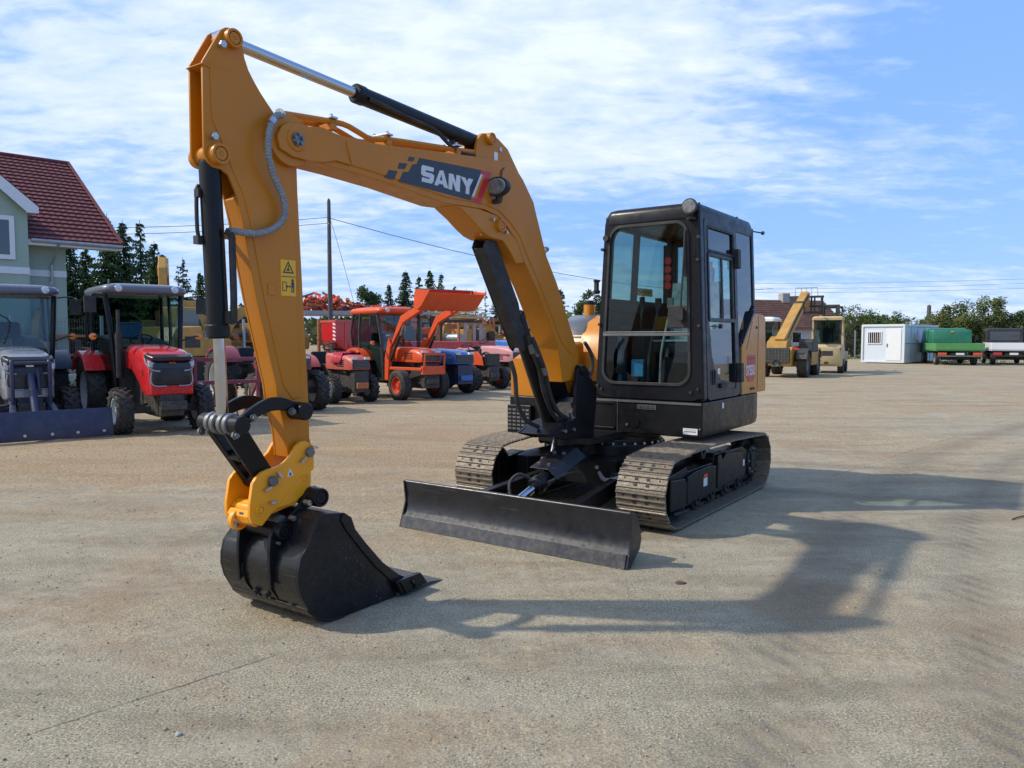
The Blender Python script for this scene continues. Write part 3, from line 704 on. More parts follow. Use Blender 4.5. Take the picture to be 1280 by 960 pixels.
# ---- centre frame
b = B()
b.prism([(.72, -.62), (.72, -.50), (.45, -.34), (.45, .34), (.72, .50), (.72, .62), (.45, .72), (-.55, .72), (-.8, .62), (-.8, .5), (-.6, .3), (-.6, -.3), (-.8, -.5), (-.8, -.62), (-.55, -.72), (.45, -.72)], .22, .44, 'z')
b.cyl((0, 0, .40), (0, 0, .56), .46, n=40); b.cyl((0, 0, .55), (0, 0, .60), .42, n=40)
b.bb(.30, .66, -.30, .36, .24, .47)
cf = b.build('centre_frame', 'black', EX, bevel=.01)
b = B()
for k in range(28):
    t = 2*math.pi*k/28; b.cyl((.435*math.cos(t), .435*math.sin(t), .56), (.435*math.cos(t), .435*math.sin(t), .575), .013, n=6)
b.cyl((.66, .18, .40), (.675, .18, .40), .018, n=6); b.cyl((.66, -.18, .40), (.675, -.18, .40), .018, n=6)
b.build('bolt', 'bolt', cf)
b = B(); b.tube([(.70, .22, .36), (.82, .34, .33), (.80, .46, .36), (.66, .55, .42)], .016, smooth=6); b.build('hose', 'hose', cf)
# ---- dozer blade
DY0, DY1 = -.87, 1.11
prof = [(1.915,.352),(1.905,.30),(1.895,.24),(1.898,.17),(1.915,.115),(1.938,.085),(1.968,.0)]
back = [(1.952,.0),(1.915,.08),(1.890,.115),(1.875,.17),(1.872,.24),(1.880,.30),(1.885,.352)]
b = B(); b.prism(prof+back, DY0, DY1)
b.cyl((1.90, DY0, .352), (1.90, DY1, .352), .016, n=12)
b.bar((1.80, DY0+.1, .25), (1.80, DY1-.1, .25), .12, .12)
bl = b.build('dozer_blade', 'blade', EX, bevel=.002)
b = B(); b.prism([(1.951,.094),(1.981,.002),(1.966,.002),(1.934,.090)], DY0+.005, DY1-.005); b.build('cutting_edge', 'edge', bl, bevel=.002)
for y in (DY0-.014, DY1):
    b = B(); b.prism([(1.925,.365),(1.905,.20),(1.945,.088),(1.975,.0),(1.92,.003),(1.79,.10),(1.765,.16),(1.81,.30),(1.85,.35)], y, y+.014); b.build('end_plate', 'blade', bl, bevel=.002)
for y in (-.34, .50):
    b = B(); b.bar((1.86, y*1.05, .20), (.66, y*.82, .30), .075, .13); b.cyl((.70, y*.82-.06, .31), (.70, y*.82+.06, .31), .07); b.build('blade_arm', 'black', EX, bevel=.006)
b = B(); b.bar((1.82, -.1, .18), (1.25, -.30, .24), .02, .05); b.bar((1.45, .0, .18), (1.40, .45, .20), .05, .08); b.build('cross_brace', 'black', EX, bevel=.003)
b = B(); a0 = Vector((1.80, .06, .24)); a1 = Vector((.80, .06, .52)); d = (a1-a0).normalized()
b.cyl(a0+d*.35, a1, .062, n=24); b.lathe([(.062, 0), (.074, .01), (.074, .07), (.062, .08)], a0+d*.37, d, 20); b.cyl(a1-Vector((0, .09, 0)), a1+Vector((0, .09, 0)), .07)
blc = b.build('blade_cylinder', 'black', EX)
b = B(); b.cyl(a0, a0+d*.36, .034, n=20); b.cyl(a0-Vector((0, .07, 0)), a0+Vector((0, .07, 0)), .05); b.build('rod', 'chrome', blc)
b = B(); up = d.cross(Vector((0, -1, 0))); up = up if up.z > 0 else -up
c0 = a0+d*.52+up*.085; c1 = a0+d*.98+up*.085
b.bar(c0+Vector((0, -.045, 0)), c1+Vector((0, -.045, 0)), .17, .008, up); b.box((0, 0, 0), (.001, .001, .001))
b.bar(c0+Vector((0, .085, -.035)), c1+Vector((0, .085, -.035)), .11, .008, up=(up+Vector((0, .95, 0))).normalized())
b.build('guard_plate', 'blade', blc, bevel=.002)
b = B()
for t in (.08, .32):
    for y in (-.09, -.0): p = c0+d*t+Vector((0, y, 0)); b.cyl(p, p+up*.014, .016, n=6)
b.build('bolt', 'bolt', blc)
b = B(); b.cyl((.88, -.14, .50), (.80, -.16, .62), .018, n=10); b.cyl((1.0, -.16, .46), (.93, -.20, .47), .02, n=8); b.build('hose_union', 'bolt', blc)
b = B(); b.tube([(1.35, .0, .36), (1.42, -.10, .42), (1.50, -.14, .36), (1.55, -.10, .27)], .014, smooth=5); b.tube([(1.38, .12, .36), (1.2, .2, .42), (1.0, .22, .40)], .013); b.build('hose', 'matblack', blc)

# ---- upper structure
def zp(pts, z0, z1, name, mat, bev=.01): b = B(); b.prism(pts, z0, z1, 'z'); return b.build(name, mat, EX, bevel=bev)
b = B()
# skirt lofted so its lower rear corner rounds up
def fp(k):   # footprint scaled for tail
    return [(.150, .905), (.150, -.30), (-.10, -.34), (-.10, -.50), (.38, -.56), (.38, -.93), (.33, -.965), (-1.10, -.965), (-1.45, -.80*1), (-1.66-.07*k, -.45), (-1.74-.07*k, 0), (-1.70-.07*k, .45), (-1.52-.03*k, .80), (-1.40, .88), (-1.2, .905)]
b.loft([[(x, y, .64) for x, y in [(max(p[0], -1.48), p[1]*.985) for p in fp(0)]], [(x, y, .70) for x, y in [(max(p[0], -1.62), p[1]) for p in fp(0)]], [(x, y, .80) for x, y in fp(.6)], [(x, y, .945) for x, y in fp(1)]])
plat = b.build('platform_skirt', 'black', EX, bevel=.012)
b = B(); b.bb(.151, .158, -.27, .895, .922, .940); b.bb(.151, .156, .10, .104, .65, .92); b.build('skirt_trim', 'steel', plat)
b = B(); b.bb(.151, .156, .30, .48, .865, .905); o = b.build('rating_plate', 'steel', plat, smooth=0)
b = B()
for i in range(9): b.bb(.156, .158, .31+i*.018, .321+i*.018, .89-(i % 2)*.006, .897); b.bb(.156, .158, .31+i*.018, .323+i*.018, .872, .878+(i % 3)*.003)
b.build('plate_marks', 'stickerk', o, smooth=0)
b = B(); b.bb(.151, .155, .735, .865, .668, .722); o = b.build('notice_sticker', 'stickerw', plat, smooth=0)
b = B()
for i in range(6): b.bb(.1552, .1565, .748+i*.018, .760+i*.018, .690, .698)
b.bb(.1552, .1565, .75, .85, .710, .7115)
b.build('notice_marks', 'stickerk', o, smooth=0)
b = B(); b.bb(-.32, -.36, .9055, .909, .865, .915); b.build('notice_sticker', 'stickerw', plat, smooth=0)
b = B(); b.cyl((.15, .20, .72), (.162, .20, .72), .013, n=6); b.cyl((.15, .885, .72), (.162, .885, .72), .008, n=6); b.build('bolt', 'bolt', plat)
b = B()
for a in (90, 210, 330): b.bar((.155, .32, .72), (.155, .32+.05*math.cos(R(a)), .72+.05*math.sin(R(a))), .003, .008, up=(1, 0, 0))
b.build('embossed_mark', 'black', plat)
b = B(); b.ring(rrect(-.05, -.28, .67, .92, .03)[0:0] or rrect(-.27, .09, .67, .915, .03), rrect(-.255, .075, .685, .90, .02), .149, .162, 'x'); b.build('recess_frame', 'black', plat, bevel=.003)
# rear counterweight and engine covers
b = B()
def cw(z, k): return [(-1.0, .88*k), (-1.0, -.94*k), (-1.35, -.80*k), (-1.60*k-.05, -.45*k), (-1.75*k, 0), (-1.70*k, .45*k), (-1.62*k, .72*k), (-1.55*k, .84*k)]
b.loft([[(x, y, z) for x, y in cw(z, k)] for z, k in ((.95, 1.0), (1.25, 1.0), (1.55, .985), (1.68, .95), (1.72, .88))])
b.build('counterweight', 'yellow_clean', EX, bevel=.02)
b = B()
def ec(x): return x
secs = []
for x, zt, hw_ in ((-1.05, 1.74, .42), (-.80, 1.73, .42), (-.62, 1.66, .415), (-.50, 1.52, .41), (-.42, 1.30, .405), (-.38, .95, .40)):
    secs.append(rsec(x, hw_, .946, zt, .12, yc=-.545, n=4))
b.loft(secs); hood = b.build('engine_cover', 'yellow_clean', EX, smooth=40)
b = B()
secs = []
for x, zt in ((-1.04, 1.748), (-.80, 1.738), (-.62, 1.668), (-.54, 1.588), (-.49, 1.50)):
    secs.append([(x, -.80+p[1]*1, p[2]) for p in rsec(x, .165, zt-.03, zt, .02, n=1)])
b.loft(secs); b.build('hood_panel', 'hoodgrey', hood, smooth=40)
b = B(); b.cyl((-.92, -.80, 1.70), (-.92, -.80, 1.855), .062, n=28); pc = b.build('precleaner', 'yellow_clean', EX, bevel=.004)
b = B(); b.cyl((-.92, -.80, 1.855), (-.92, -.80, 1.885), .060, n=28); b.cyl((-.92, -.80, 1.88), (-.92, -.80, 1.90), .045, n=24)
for k in range(14):
    t = 2*math.pi*k/14; b.box((-.92+.06*math.cos(t), -.80+.06*math.sin(t), 1.868), (.012, .012, .026), (0, 0, t))
b.build('cap', 'matblack', pc)
b = B(); b.loft([rsec(x, .205, .946, zt, .05, yc=-.76) for x, zt in ((-.37, 1.46), (-.05, 1.43), (.12, 1.38), (.24, 1.33), (.315, 1.30))]); b.build('side_cover', 'yellow', EX, smooth=40)
b = B(); b.loft([rsec(x, .10, .946, zt, .03, yc=-.44) for x, zt in ((-.37, 1.06), (-.12, 1.05), (-.10, 1.0))]); vent = b.build('vent_panel', 'black', EX)
b = B()
for i in range(6): b.box((-.2, -.52+i*.033, 1.066), (.22, .013, .012), (0, 0, 0))
b.build('louvre', 'matblack', vent)
b = B(); b.bb(.383, .43, -.93, -.66, .60, .865)
stp = b.build('tool_box', 'black', EX, bevel=.01)
b = B()
for j in range(6):
    for i in range(5): b.bb(.431, .434, -.915+i*.05, -.880+i*.05, .63+j*.036, .648+j*.036)
b.build('louvre', 'steel', stp)
b = B(); b.bb(.36, .46, -.95, -.64, .585, .602); b.build('step', 'blade', stp, bevel=.003)

# ---- left side cover (yellow, behind the door) with its model decal
YS = .895
b = B(); b.prism([(-.87,.95),(-.87,1.42),(-1.02,1.56),(-1.21,1.735),(-1.50,1.73),(-1.575,1.70),(-1.62,.95)], .80, YS)
sc_ = b.build('side_panel', 'yellow_clean', EX, bevel=.008)
b = B(); b.prism([(-.885,1.44),(-.885,1.47),(-1.20,1.765),(-1.235,1.765),(-1.22,1.735),(-1.02,1.56)], .81, YS+.003); b.build('black_edge', 'cabblack', sc_, bevel=.002)
b = B(); b.bb(-1.34, -1.347, YS-.002, YS+.0015, .97, 1.72); b.bar((-1.16, YS, 1.66), (-.99, YS, 1.38), .004, .006); b.build('panel_gap', 'matblack', sc_)
b = B(); b.bb(-1.24, -1.20, YS, YS+.008, .985, 1.01); b.bb(-1.16, -1.13, YS, YS+.008, .985, 1.01); b.box((-1.29, YS, 1.60), (.05, .008, .025)); b.build('latch', 'matblack', sc_)
b = B(); b.prism([(-1.03,1.33),(-1.01,1.12),(-1.05,1.07),(-1.22,1.07),(-1.26,1.12),(-1.27,1.33)], YS+.001, YS+.0025); dc = b.build('model_decal', 'stickerr', sc_, smooth=0)
text('model_lettering', 'SY55U', 'stickerw', dc, (-1.115, YS+.0042, 1.175), (-1, 0, 0), (-.15, 0, 1), .135, .001, bold=.03, sx=.72)
b = B(); b.prism([(-1.08,1.305),(-1.08,1.285),(-1.25,1.285),(-1.25,1.305)], YS+.0026, YS+.0036); b.prism([(-1.08,1.255),(-1.08,1.248),(-1.25,1.248),(-1.25,1.255)], YS+.0026, YS+.0036); b.build('decal_lines', 'stickerk', dc, smooth=0)

# ---- cab
CAB = B()
CX0, CX1 = -1.30, .13
def ys(z, s):       # cab side plane leans in towards the roof
    t = (z-.95)/1.68
    return (.900-.075*t) if s > 0 else (-.145+.085*t)
def cp_(x, z, s, off=0): return (x-(.02*(z-.95)/1.68 if x > -.1 else 0), ys(z, s)+off*(1 if s > 0 else -1), z)
def pillar(b, x, z0, z1, s, w=.06, d=.06, off=-.03): b.bar(cp_(x, z0, s, off), cp_(x, z1, s, off), d, w, up=(1, 0, 0))
b = B(); b.bb(-1.30, .10, -.14, .88, .950, .985)
b.loft([rsec(-1.28, .49, .95, 1.62, .02, yc=.375), rsec(-1.22, .49, .95, 1.62, .02, yc=.375)])
cab = b.build('cab', 'cabblack', EX, bevel=.006)
# front frame: rounded ring tapered to the roof
def fr_pt(y, z, x):
    t = (z-.95)/1.68; u = (y+.145)/1.045
    return (x-.02*t, (-.145+.085*t)+u*((.900-.075*t)-(-.145+.085*t)), z)
def face_ring(y0, y1, z0, z1, r, iy0, iy1, iz0, iz1, ir, xa, xb):
    b = B(); o_ = rrect(y0, y1, z0, z1, r, 6); i_ = rrect(iy0, iy1, iz0, iz1, ir, 6); n = len(o_)
    b.ring(o_, i_, 0, 1, 'x')
    b.v = [Vector(fr_pt(v.y, v.z, xa if v.x < .5 else xb)) for v in b.v]; return b
W0, W1, Z0, Z1 = -.065, .775, 1.10, 2.485
face_ring(-.145, .90, .950, 2.615, .10, W0, W1, Z0, Z1, .12, .045, .125).build('front_frame', 'cabblack', cab, bevel=.010, smooth=40)
face_ring(W0-.022, W1+.022, Z0-.022, Z1+.022, .135, W0+.004, W1-.004, Z0+.004, Z1-.004, .115, .118, .138).build('window_rim', 'matblack', cab, bevel=.003, smooth=40)
b = B(); b.prism(rrect(W0-.005, W1+.005, Z0-.005, Z1+.005, .12, 6), 0, 1, 'x'); b.v = [Vector(fr_pt(v.y, v.z, .112 if v.x < .5 else .116)) for v in b.v]; b.build('windshield', 'glass_cab', cab, smooth=0)
b = B(); b.box((.125, .355, 1.525), (.016, .836, .022)); b.box((.125, .355, 1.548), (.012, .836, .012)); b.build('window_bar', 'steel', cab, bevel=.003)
# corner pillar (left front), black with bolts
b = B(); b.bar(cp_(.075, .96, 1, -.03), cp_(.075, 2.60, 1, -.03), .075, .10, up=(1, 0, 0)); b.bar(cp_(.07, .96, -1, -.03), cp_(.07, 2.60, -1, -.03), .07, .09, up=(1, 0, 0)); b.build('front_pillar', 'cabblack', cab, bevel=.02)
b = B()
for y, z in ((.855, 1.06), (.855, 1.60), (.835, 2.16), (-.115, 1.06), (-.10, 1.62), (.79, 1.03), (-.075, 1.03), (.84, 2.35), (-.075, 2.30)): b.cyl((.12, y-.0, z), (.142, y, z), .014, n=12)
b.build('rubber_stop', 'matblack', cab)
# roof
b = B()
def roofsec(z, k, r):
    return [(x, y, z) for x, y in rrect(CX0-.03+.0+k, .115-k, -.06+k, .828-k, r, 5)]
b.loft([roofsec(2.52, .0, .06), roofsec(2.60, 0, .07), roofsec(2.64, .018, .07), roofsec(2.655, .06, .06)]); b.build('roof', 'cabblack', cab, smooth=50)
# left side: pillars, door, windows
XR = -1.34
side = B()
for s in (1, -1):
    b = B(); pillar(b, XR+.03, 1.75 if s > 0 else .96, 2.56, s, .07, .06); b.build('rear_pillar', 'cabblack', cab, bevel=.012)
    b = B(); b.bar(cp_(.05, 2.54, s, -.03), cp_(XR, 2.54, s, -.03), .06, .09); b.build('roof_rail', 'cabblack', cab, bevel=.01)
b = B(); b.bar(cp_(XR+.03, 1.80, 1, -.025), cp_(-.86, 1.42, 1, -.025), .06, .07, up=(0, 1, 0)); b.bar(cp_(-.86, 1.45, 1, -.025), cp_(-.86, .955, 1, -.025), .05, .06, up=(1, 0, 0)); b.build('side_sill', 'cabblack', cab, bevel=.01)
b = B(); pillar(b, -.80, .96, 2.55, 1, .055, .06); b.build('centre_pillar', 'cabblack', cab, bevel=.008)
b = B(); pts = [(-.83, 2.50), (-1.275, 2.50), (-1.29, 1.80), (-.90, 1.44), (-.83, 1.44)]
vs = [cp_(x, z, 1, -.012) for x, z in pts]+[cp_(x, z, 1, -.016) for x, z in pts]
b.add(vs, [(0, 1, 2, 3, 4), (9, 8, 7, 6, 5)]+[(i, (i+1) % 5, 5+(i+1) % 5, 5+i) for i in range(5)]); b.build('quarter_window', 'glass_door', cab, smooth=0)
def side_ring(x0, x1, z0, z1, w, r, s, off0, off1):
    b = B(); o_ = rrect(x0, x1, z0, z1, r, 4); i_ = rrect(x0+w, x1-w, z0+w, z1-w, max(r-w*.4, .008), 4)
    b.ring(o_, i_, 0, 1, 'y'); b.v = [Vector(cp_(v.x, v.z, s, off0 if v.y < .5 else off1)) for v in b.v]; return b
def side_pane(x0, x1, z0, z1, s, off):
    b = B(); b.prism(rrect(x0, x1, z0, z1, .02, 3), 0, 1, 'y'); b.v = [Vector(cp_(v.x, v.z, s, off if v.y < .5 else off-.004)) for v in b.v]; return b
door = side_ring(-.775, .025, .955, 2.53, .075, .05, 1, -.03, .006).build('door', 'cabblack', cab, bevel=.005)
b = B(); b.prism([(-.72,1.02),(-.03,1.02),(-.03,1.50),(-.08,1.40),(-.18,1.22),(-.32,1.12),(-.72,1.08)], 0, 1); b.v = [Vector(cp_(v.x, v.z, 1, -.012 if v.y < .5 else .001)) for v in b.v]; b.build('lower_panel', 'cabblack', door, bevel=.003)
b = B(); b.prism([(-.14,1.02),(-.01,1.02),(-.01,2.5),(-.035,2.5),(-.05,1.7),(-.10,1.5)], 0, 1); b.v = [Vector(cp_(v.x, v.z, 1, -.012 if v.y < .5 else .0)) for v in b.v]
b.build('front_stile', 'cabblack', door, bevel=.002)
side_pane(-.72, -.06, 1.03, 1.65, 1, -.012).build('door_glass', 'glass_door', door, smooth=0)
side_ring(-.735, -.04, 2.245, 2.475, .022, .03, 1, -.018, .010).build('window_frame', 'matblack', door, bevel=.003)
side_pane(-.72, -.055, 2.26, 2.46, 1, -.010).build('door_glass', 'glass_dark', door, smooth=0)
side_ring(-.745, -.035, 1.64, 2.24, .032, .03, 1, -.018, .014).build('window_frame', 'cabblack', door, bevel=.003)
side_pane(-.72, -.06, 1.665, 2.215, 1, -.006).build('door_glass', 'glass_door', door, smooth=0)
b = B(); b.bar(cp_(-.40, 1.67, 1, .002), cp_(-.40, 2.21, 1, .002), .012, .03, up=(1, 0, 0)); b.bar(cp_(-.68, 1.67, 1, .002), cp_(-.68, 2.21, 1, .002), .012, .045, up=(1, 0, 0)); b.build('window_divider', 'matblack', door)
for z in (2.235, 1.17):
    b = B(); b.bar(cp_(-.765, z-.09, 1, .025), cp_(-.765, z+.09, 1, .025), .05, .075, up=(1, 0, 0)); b.build('hinge', 'matblack', door, bevel=.006)
b = B(); b.bar(cp_(-.10, 1.60, 1, .012), cp_(-.30, 1.60, 1, .014), .012, .008); b.cyl(cp_(-.30, 1.60, 1, 0), cp_(-.30, 1.60, 1, .03), .02, n=12); b.build('handle', 'matblack', door)
b = B()
for i in range(3): b.box(cp_(-.065-.05*i, 1.15, 1, .004), (.02, .01, .13))
b.box(cp_(-.35, 1.07, 1, .012), (.14, .02, .045)); b.build('vent_slot', 'matblack', door, bevel=.003)
b = B(); b.box(cp_(-.30, 1.20, 1, -.009), (.05, .002, .05)); b.build('notice_sticker', 'stickerw', door, smooth=0)
# right side windows (seen through the windscreen)
b = B(); b.bar(cp_(.05, 1.80, -1, -.03), cp_(XR, 1.80, -1, -.03), .05, .12); b.bar(cp_(.05, 1.36, -1, -.03), cp_(XR, 1.36, -1, -.03), .04, .80); b.build('side_wall', 'cabblack', cab, bevel=.006)
b = B(); pillar(b, -.50, 1.82, 2.50, -1, .05, .05); b.build('centre_pillar', 'cabblack', cab)
side_pane(-.49, .02, 1.84, 2.50, -1, -.015).build('side_window', 'glass_tr', cab, smooth=0)
side_pane(-1.30, -.51, 1.84, 2.50, -1, -.015).build('side_window', 'glass_tr', cab, smooth=0)
b = B(); b.box((-.765, -.075, 1.955), (.36, .002, .075)); o = b.build('instruction_sticker', 'stickery', cab, smooth=0)
b = B()
for i in range(7): b.box((-.63-i*.045, -.0735, 1.965-.012*(i % 2)), (.032, .001, .022))
b.build('sticker_marks', 'rust', o, smooth=0)
# rear wall
b = B(); b.box((-1.32, .36, 2.50), (.06, .88, .10)); b.box((-1.318, -.04, 2.05), (.06, .15, .86)); b.box((-1.32, .74, 2.05), (.06, .18, .86)); b.box((-1.322, .36, 1.72), (.05, .88, .26)); b.build('rear_wall', 'cabblack', cab, bevel=.01)
b = B(); b.box((-1.34, .34, 2.12), (.005, .66, .70)); b.build('rear_window', 'glass_tr', cab, smooth=0)
# wiper
b = B(); b.tube([(.155, .70, 1.66), (.16, .705, 1.85), (.15, .715, 2.1), (.135, .72, 2.40)], .009); b.bar((.14, .73, 2.02), (.128, .72, 2.42), .014, .02, up=(1, 0, 0)); b.box((.15, .695, 1.70), (.05, .06, .10)); b.build('wiper', 'matblack', cab)
b = B(); b.box((.10, .66, 1.68), (.02, .20, .20)); b.build('wiper_motor', 'matblack', cab, bevel=.01)
# roof light
b = B(); b.lathe([(0, -.045), (.03, -.045), (.062, -.01), (.070, .018), (.066, .026), (0, .026)], (.165, .775, 2.600), (1, .1, 0), 24); b.box((.15, .775, 2.53), (.03, .03, .05)); b.box((.13, .775, 2.505), (.06, .07, .012)); wl = b.build('work_light', 'matblack', cab)
b = B(); b.lathe([(0, 0), (.058, 0), (.05, .006), (0, .008)], (.192, .778, 2.600), (1, .1, 0), 24); b.build('lens', 'ledlens', wl)
b = B()
b.cyl((-.12, .74, 2.64), (-.12, .74, 2.68), .012, n=8); b.cyl((-1.1, .74, 2.64), (-1.1, .74, 2.68), .012, n=8)
b.cyl((-1.26, .80, 2.56), (-1.52, .86, 2.56), .007, n=8); b.lathe([(0, 0), (.02, 0), (.02, .01), (0, .01)], (-1.26, .80, 2.56), (1, 0, 0), 10); b.lathe([(0, 0), (.02, 0), (.02, .01), (0, .01)], (-1.53, .865, 2.56), (1, -.2, 0), 10)
b.cyl((.10, -.12, 1.92), (.15, -.15, 1.92), .016, n=10); b.cyl((.10, -.12, 2.02), (.15, -.15, 2.02), .012, n=10); b.box((.12, -.14, 1.96), (.04, .03, .12))
b.cyl((.118, -.035, 2.40), (.15, -.035, 2.40), .028, n=14)
b.build('cab_fitting', 'matblack', cab)
b = B(); b.prism([(-1.60,1.60),(-1.75,1.59),(-2.02,1.585),(-1.75,1.575),(-1.60,1.565)], .70, .74); b.bb(-1.56, -1.60, .62, .8, 1.50, 1.66); b.build('rear_mirror_arm', 'matblack', EX)
# seat and controls
b = B(); b.box((-.72, .40, 1.16), (.42, .42, .36)); b.box((-.70, .40, 1.40), (.50, .50, .13)); seat = b.build('seat', 'seat', cab, bevel=.04, seg=3)
b = B(); b.box((-.98, .40, 1.72), (.12, .48, .60), (0, -.14, 0)); b.box((-1.04, .40, 2.10), (.10, .28, .22), (0, -.14, 0)); b.build('backrest', 'seat', seat, bevel=.04, seg=3)
b = B(); b.box((-.70, .40, 1.475), (.51, .52, .02), (0, .03, 0)); b.box((-.905, .40, 1.76), (.02, .50, .58), (0, -.14, 0)); b.box((-.965, .40, 2.12), (.02, .30, .26), (0, -.14, 0)); b.build('plastic_cover', 'plastic', seat, bevel=.008)
b = B()
for z in (2.31, 2.22, 2.13, 2.05): b.cyl((-1.280, -.05, z), (-1.272, -.05, z), .040, n=10)
b.build('red_tag', 'stickerr', cab, bevel=.006)
for y in (.09, .72):
    b = B(); b.box((-.62, y, 1.32), (.70, .15, .52)); b.build('console', 'seat', cab, bevel=.03)
    b = B(); b.tube([(-.36, y, 1.56), (-.34, y, 1.66), (-.37, y, 1.78)], .014); b.box((-.37, y, 1.83), (.045, .04, .12), (0, .2, 0)); b.build('joystick', 'matblack', cab, bevel=.008)
for y in (.28, .40):
    b = B(); b.tube([(-.10, y, 1.0), (-.12, y, 1.35), (-.20, y+.02, 1.62), (-.26, y+.02, 1.78)], .012); b.box((-.27, y+.02, 1.82), (.04, .05, .09)); b.box((-.12, y, 1.05), (.14, .09, .02), (0, -.5, 0)); b.build('travel_lever', 'steel' if y > .3 else 'matblack', cab)
b = B(); b.box((-.22, -.045, 1.28), (.26, .05, .52), (0, 0, .25)); cs = b.build('side_console', 'bluegrey', cab, bevel=.02)
b = B(); b.cyl((-.10, -.02, 1.42), (-.085, .0, 1.42), .045, n=20); b.cyl((-.10, -.02, 1.20), (-.085, .0, 1.20), .045, n=20); b.build('vent', 'matblack', cs)
b = B(); b.box((-.20, .0, 1.56), (.05, .13, .10), (0, .3, .3)); b.build('display', 'matblack', cab, bevel=.01)
b = B(); b.box((-.05, .20, 1.22), (.03, .12, .16), (0, 0, .1)); b.build('document_pouch', 'tealblue', cab, bevel=.01)
b = B(); b.box((-.25, .38, .995), (.6, .9, .012)); b.build('floor_mat', 'matblack', cab)
EXD = EX
# ================================================================== TRACTORS AND OTHER MACHINES (x forward, y left, z up)
MESH = {}
def tyre_mesh(r, w, ri, lugs, key):
    if key in MESH: return MESH[key]
    b = B(); h = w/2
    b.lathe([(ri, -h*.75), (ri+.02, -h*.92), ((r+ri)/2, -h), (r-.05, -h*.95), (r-.03, -h*.8), (r-.022, 0), (r-.03, h*.8), (r-.05, h*.95), ((r+ri)/2, h), (ri+.02, h*.92), (ri, h*.75)], n=40)
    if lugs:
        for k in range(lugs):
            for s in (1, -1):
                t = 2*math.pi*(k+(.5 if s > 0 else 0))/lugs; dt = .55*w/r
                P = []
                for (a, y, rr) in ((t, .02*s, r), (t+dt*.55, h*.55*s, r-.004), (t+dt, h*.97*s, r-.022)):
                    P.append(Vector((rr*math.cos(a), y, rr*math.sin(a))))
                for p, q in zip(P, P[1:]):
                    up = Vector((p.x, 0, p.z)).normalized(); b.bar(p-up*.018, q-up*.018, max(.022, r*.055), .045, up=up)
    else:
        b.lathe([(r-.026, -h*.8), (r, -h*.72), (r, -h*.4), (r-.01, -h*.36), (r-.01, -h*.28), (r, -h*.24), (r, h*.24), (r-.01, h*.28), (r-.01, h*.36), (r, h*.4), (r, h*.72), (r-.026, h*.8)], n=40)
    o = b.build('tyre', 'rubber', None, smooth=35); me = o.data; bpy.data.objects.remove(o); MESH[key] = me; return me
def wheel(parent, x, y, r, w, ri, rim='rimwhite', lugs=16, steer=0.):
    s = 1 if y > 0 else -1; h = w/2
    b = B(); b.lathe([(ri+.012, s*h*.8), (ri-.015, s*h*.78), (ri-.03, s*h*.3), (ri*.78, s*h*.15), (ri*.45, s*h*.25), (ri*.38, s*h*.5), (0, s*h*.52), (0, -s*h*.1), (ri, -s*h*.5), (ri+.01, -s*h*.75)], n=32)
    for k in range(6):
        t = 2*math.pi*k/6; b.cyl((ri*.3*math.cos(t), s*h*.50, ri*.3*math.sin(t)), (ri*.3*math.cos(t), s*h*.62, ri*.3*math.sin(t)), ri*.05, n=6)
    wobj = b.build('wheel', rim, parent, smooth=40)
    wobj.location = (x, y, r-.012); wobj.rotation_euler = (0, 0, steer)
    t = bpy.data.objects.new('tyre', tyre_mesh(r, w, ri, lugs, (r, w, ri, lugs))); COL.objects.link(t); t.parent = wobj
    t.rotation_euler = (0, random.uniform(0, 1), 0)
    return wobj
def fender(parent, x, y, r, w, col, a0=20, a1=175, lip=.05):
    """curved mudguard over a wheel"""
    pts = []
    for k in range(15):
        t = R(a0+(a1-a0)*k/14); pts.append((x+r*math.cos(t), r*math.sin(t)))
    z0 = None
    b = B(); s = 1 if y > 0 else -1
    base = fender.z
    P = [(p, q+base) for p, q in pts]; Q = [(x+(r-.02)*math.cos(R(a0+(a1-a0)*k/14)), base+(r-.02)*math.sin(R(a0+(a1-a0)*k/14))) for k in range(15)]
    b.prism(P+Q[::-1], y-w/2, y+w/2)
    Q2 = [(x+(r-lip-.02)*math.cos(R(a0+(a1-a0)*k/14)), base+(r-lip-.02)*math.sin(R(a0+(a1-a0)*k/14))) for k in range(15)]
    b.prism(Q+Q2[::-1], y+s*w/2-s*.02, y+s*w/2)
    return b.build('fender', col, parent, bevel=.005, smooth=50)
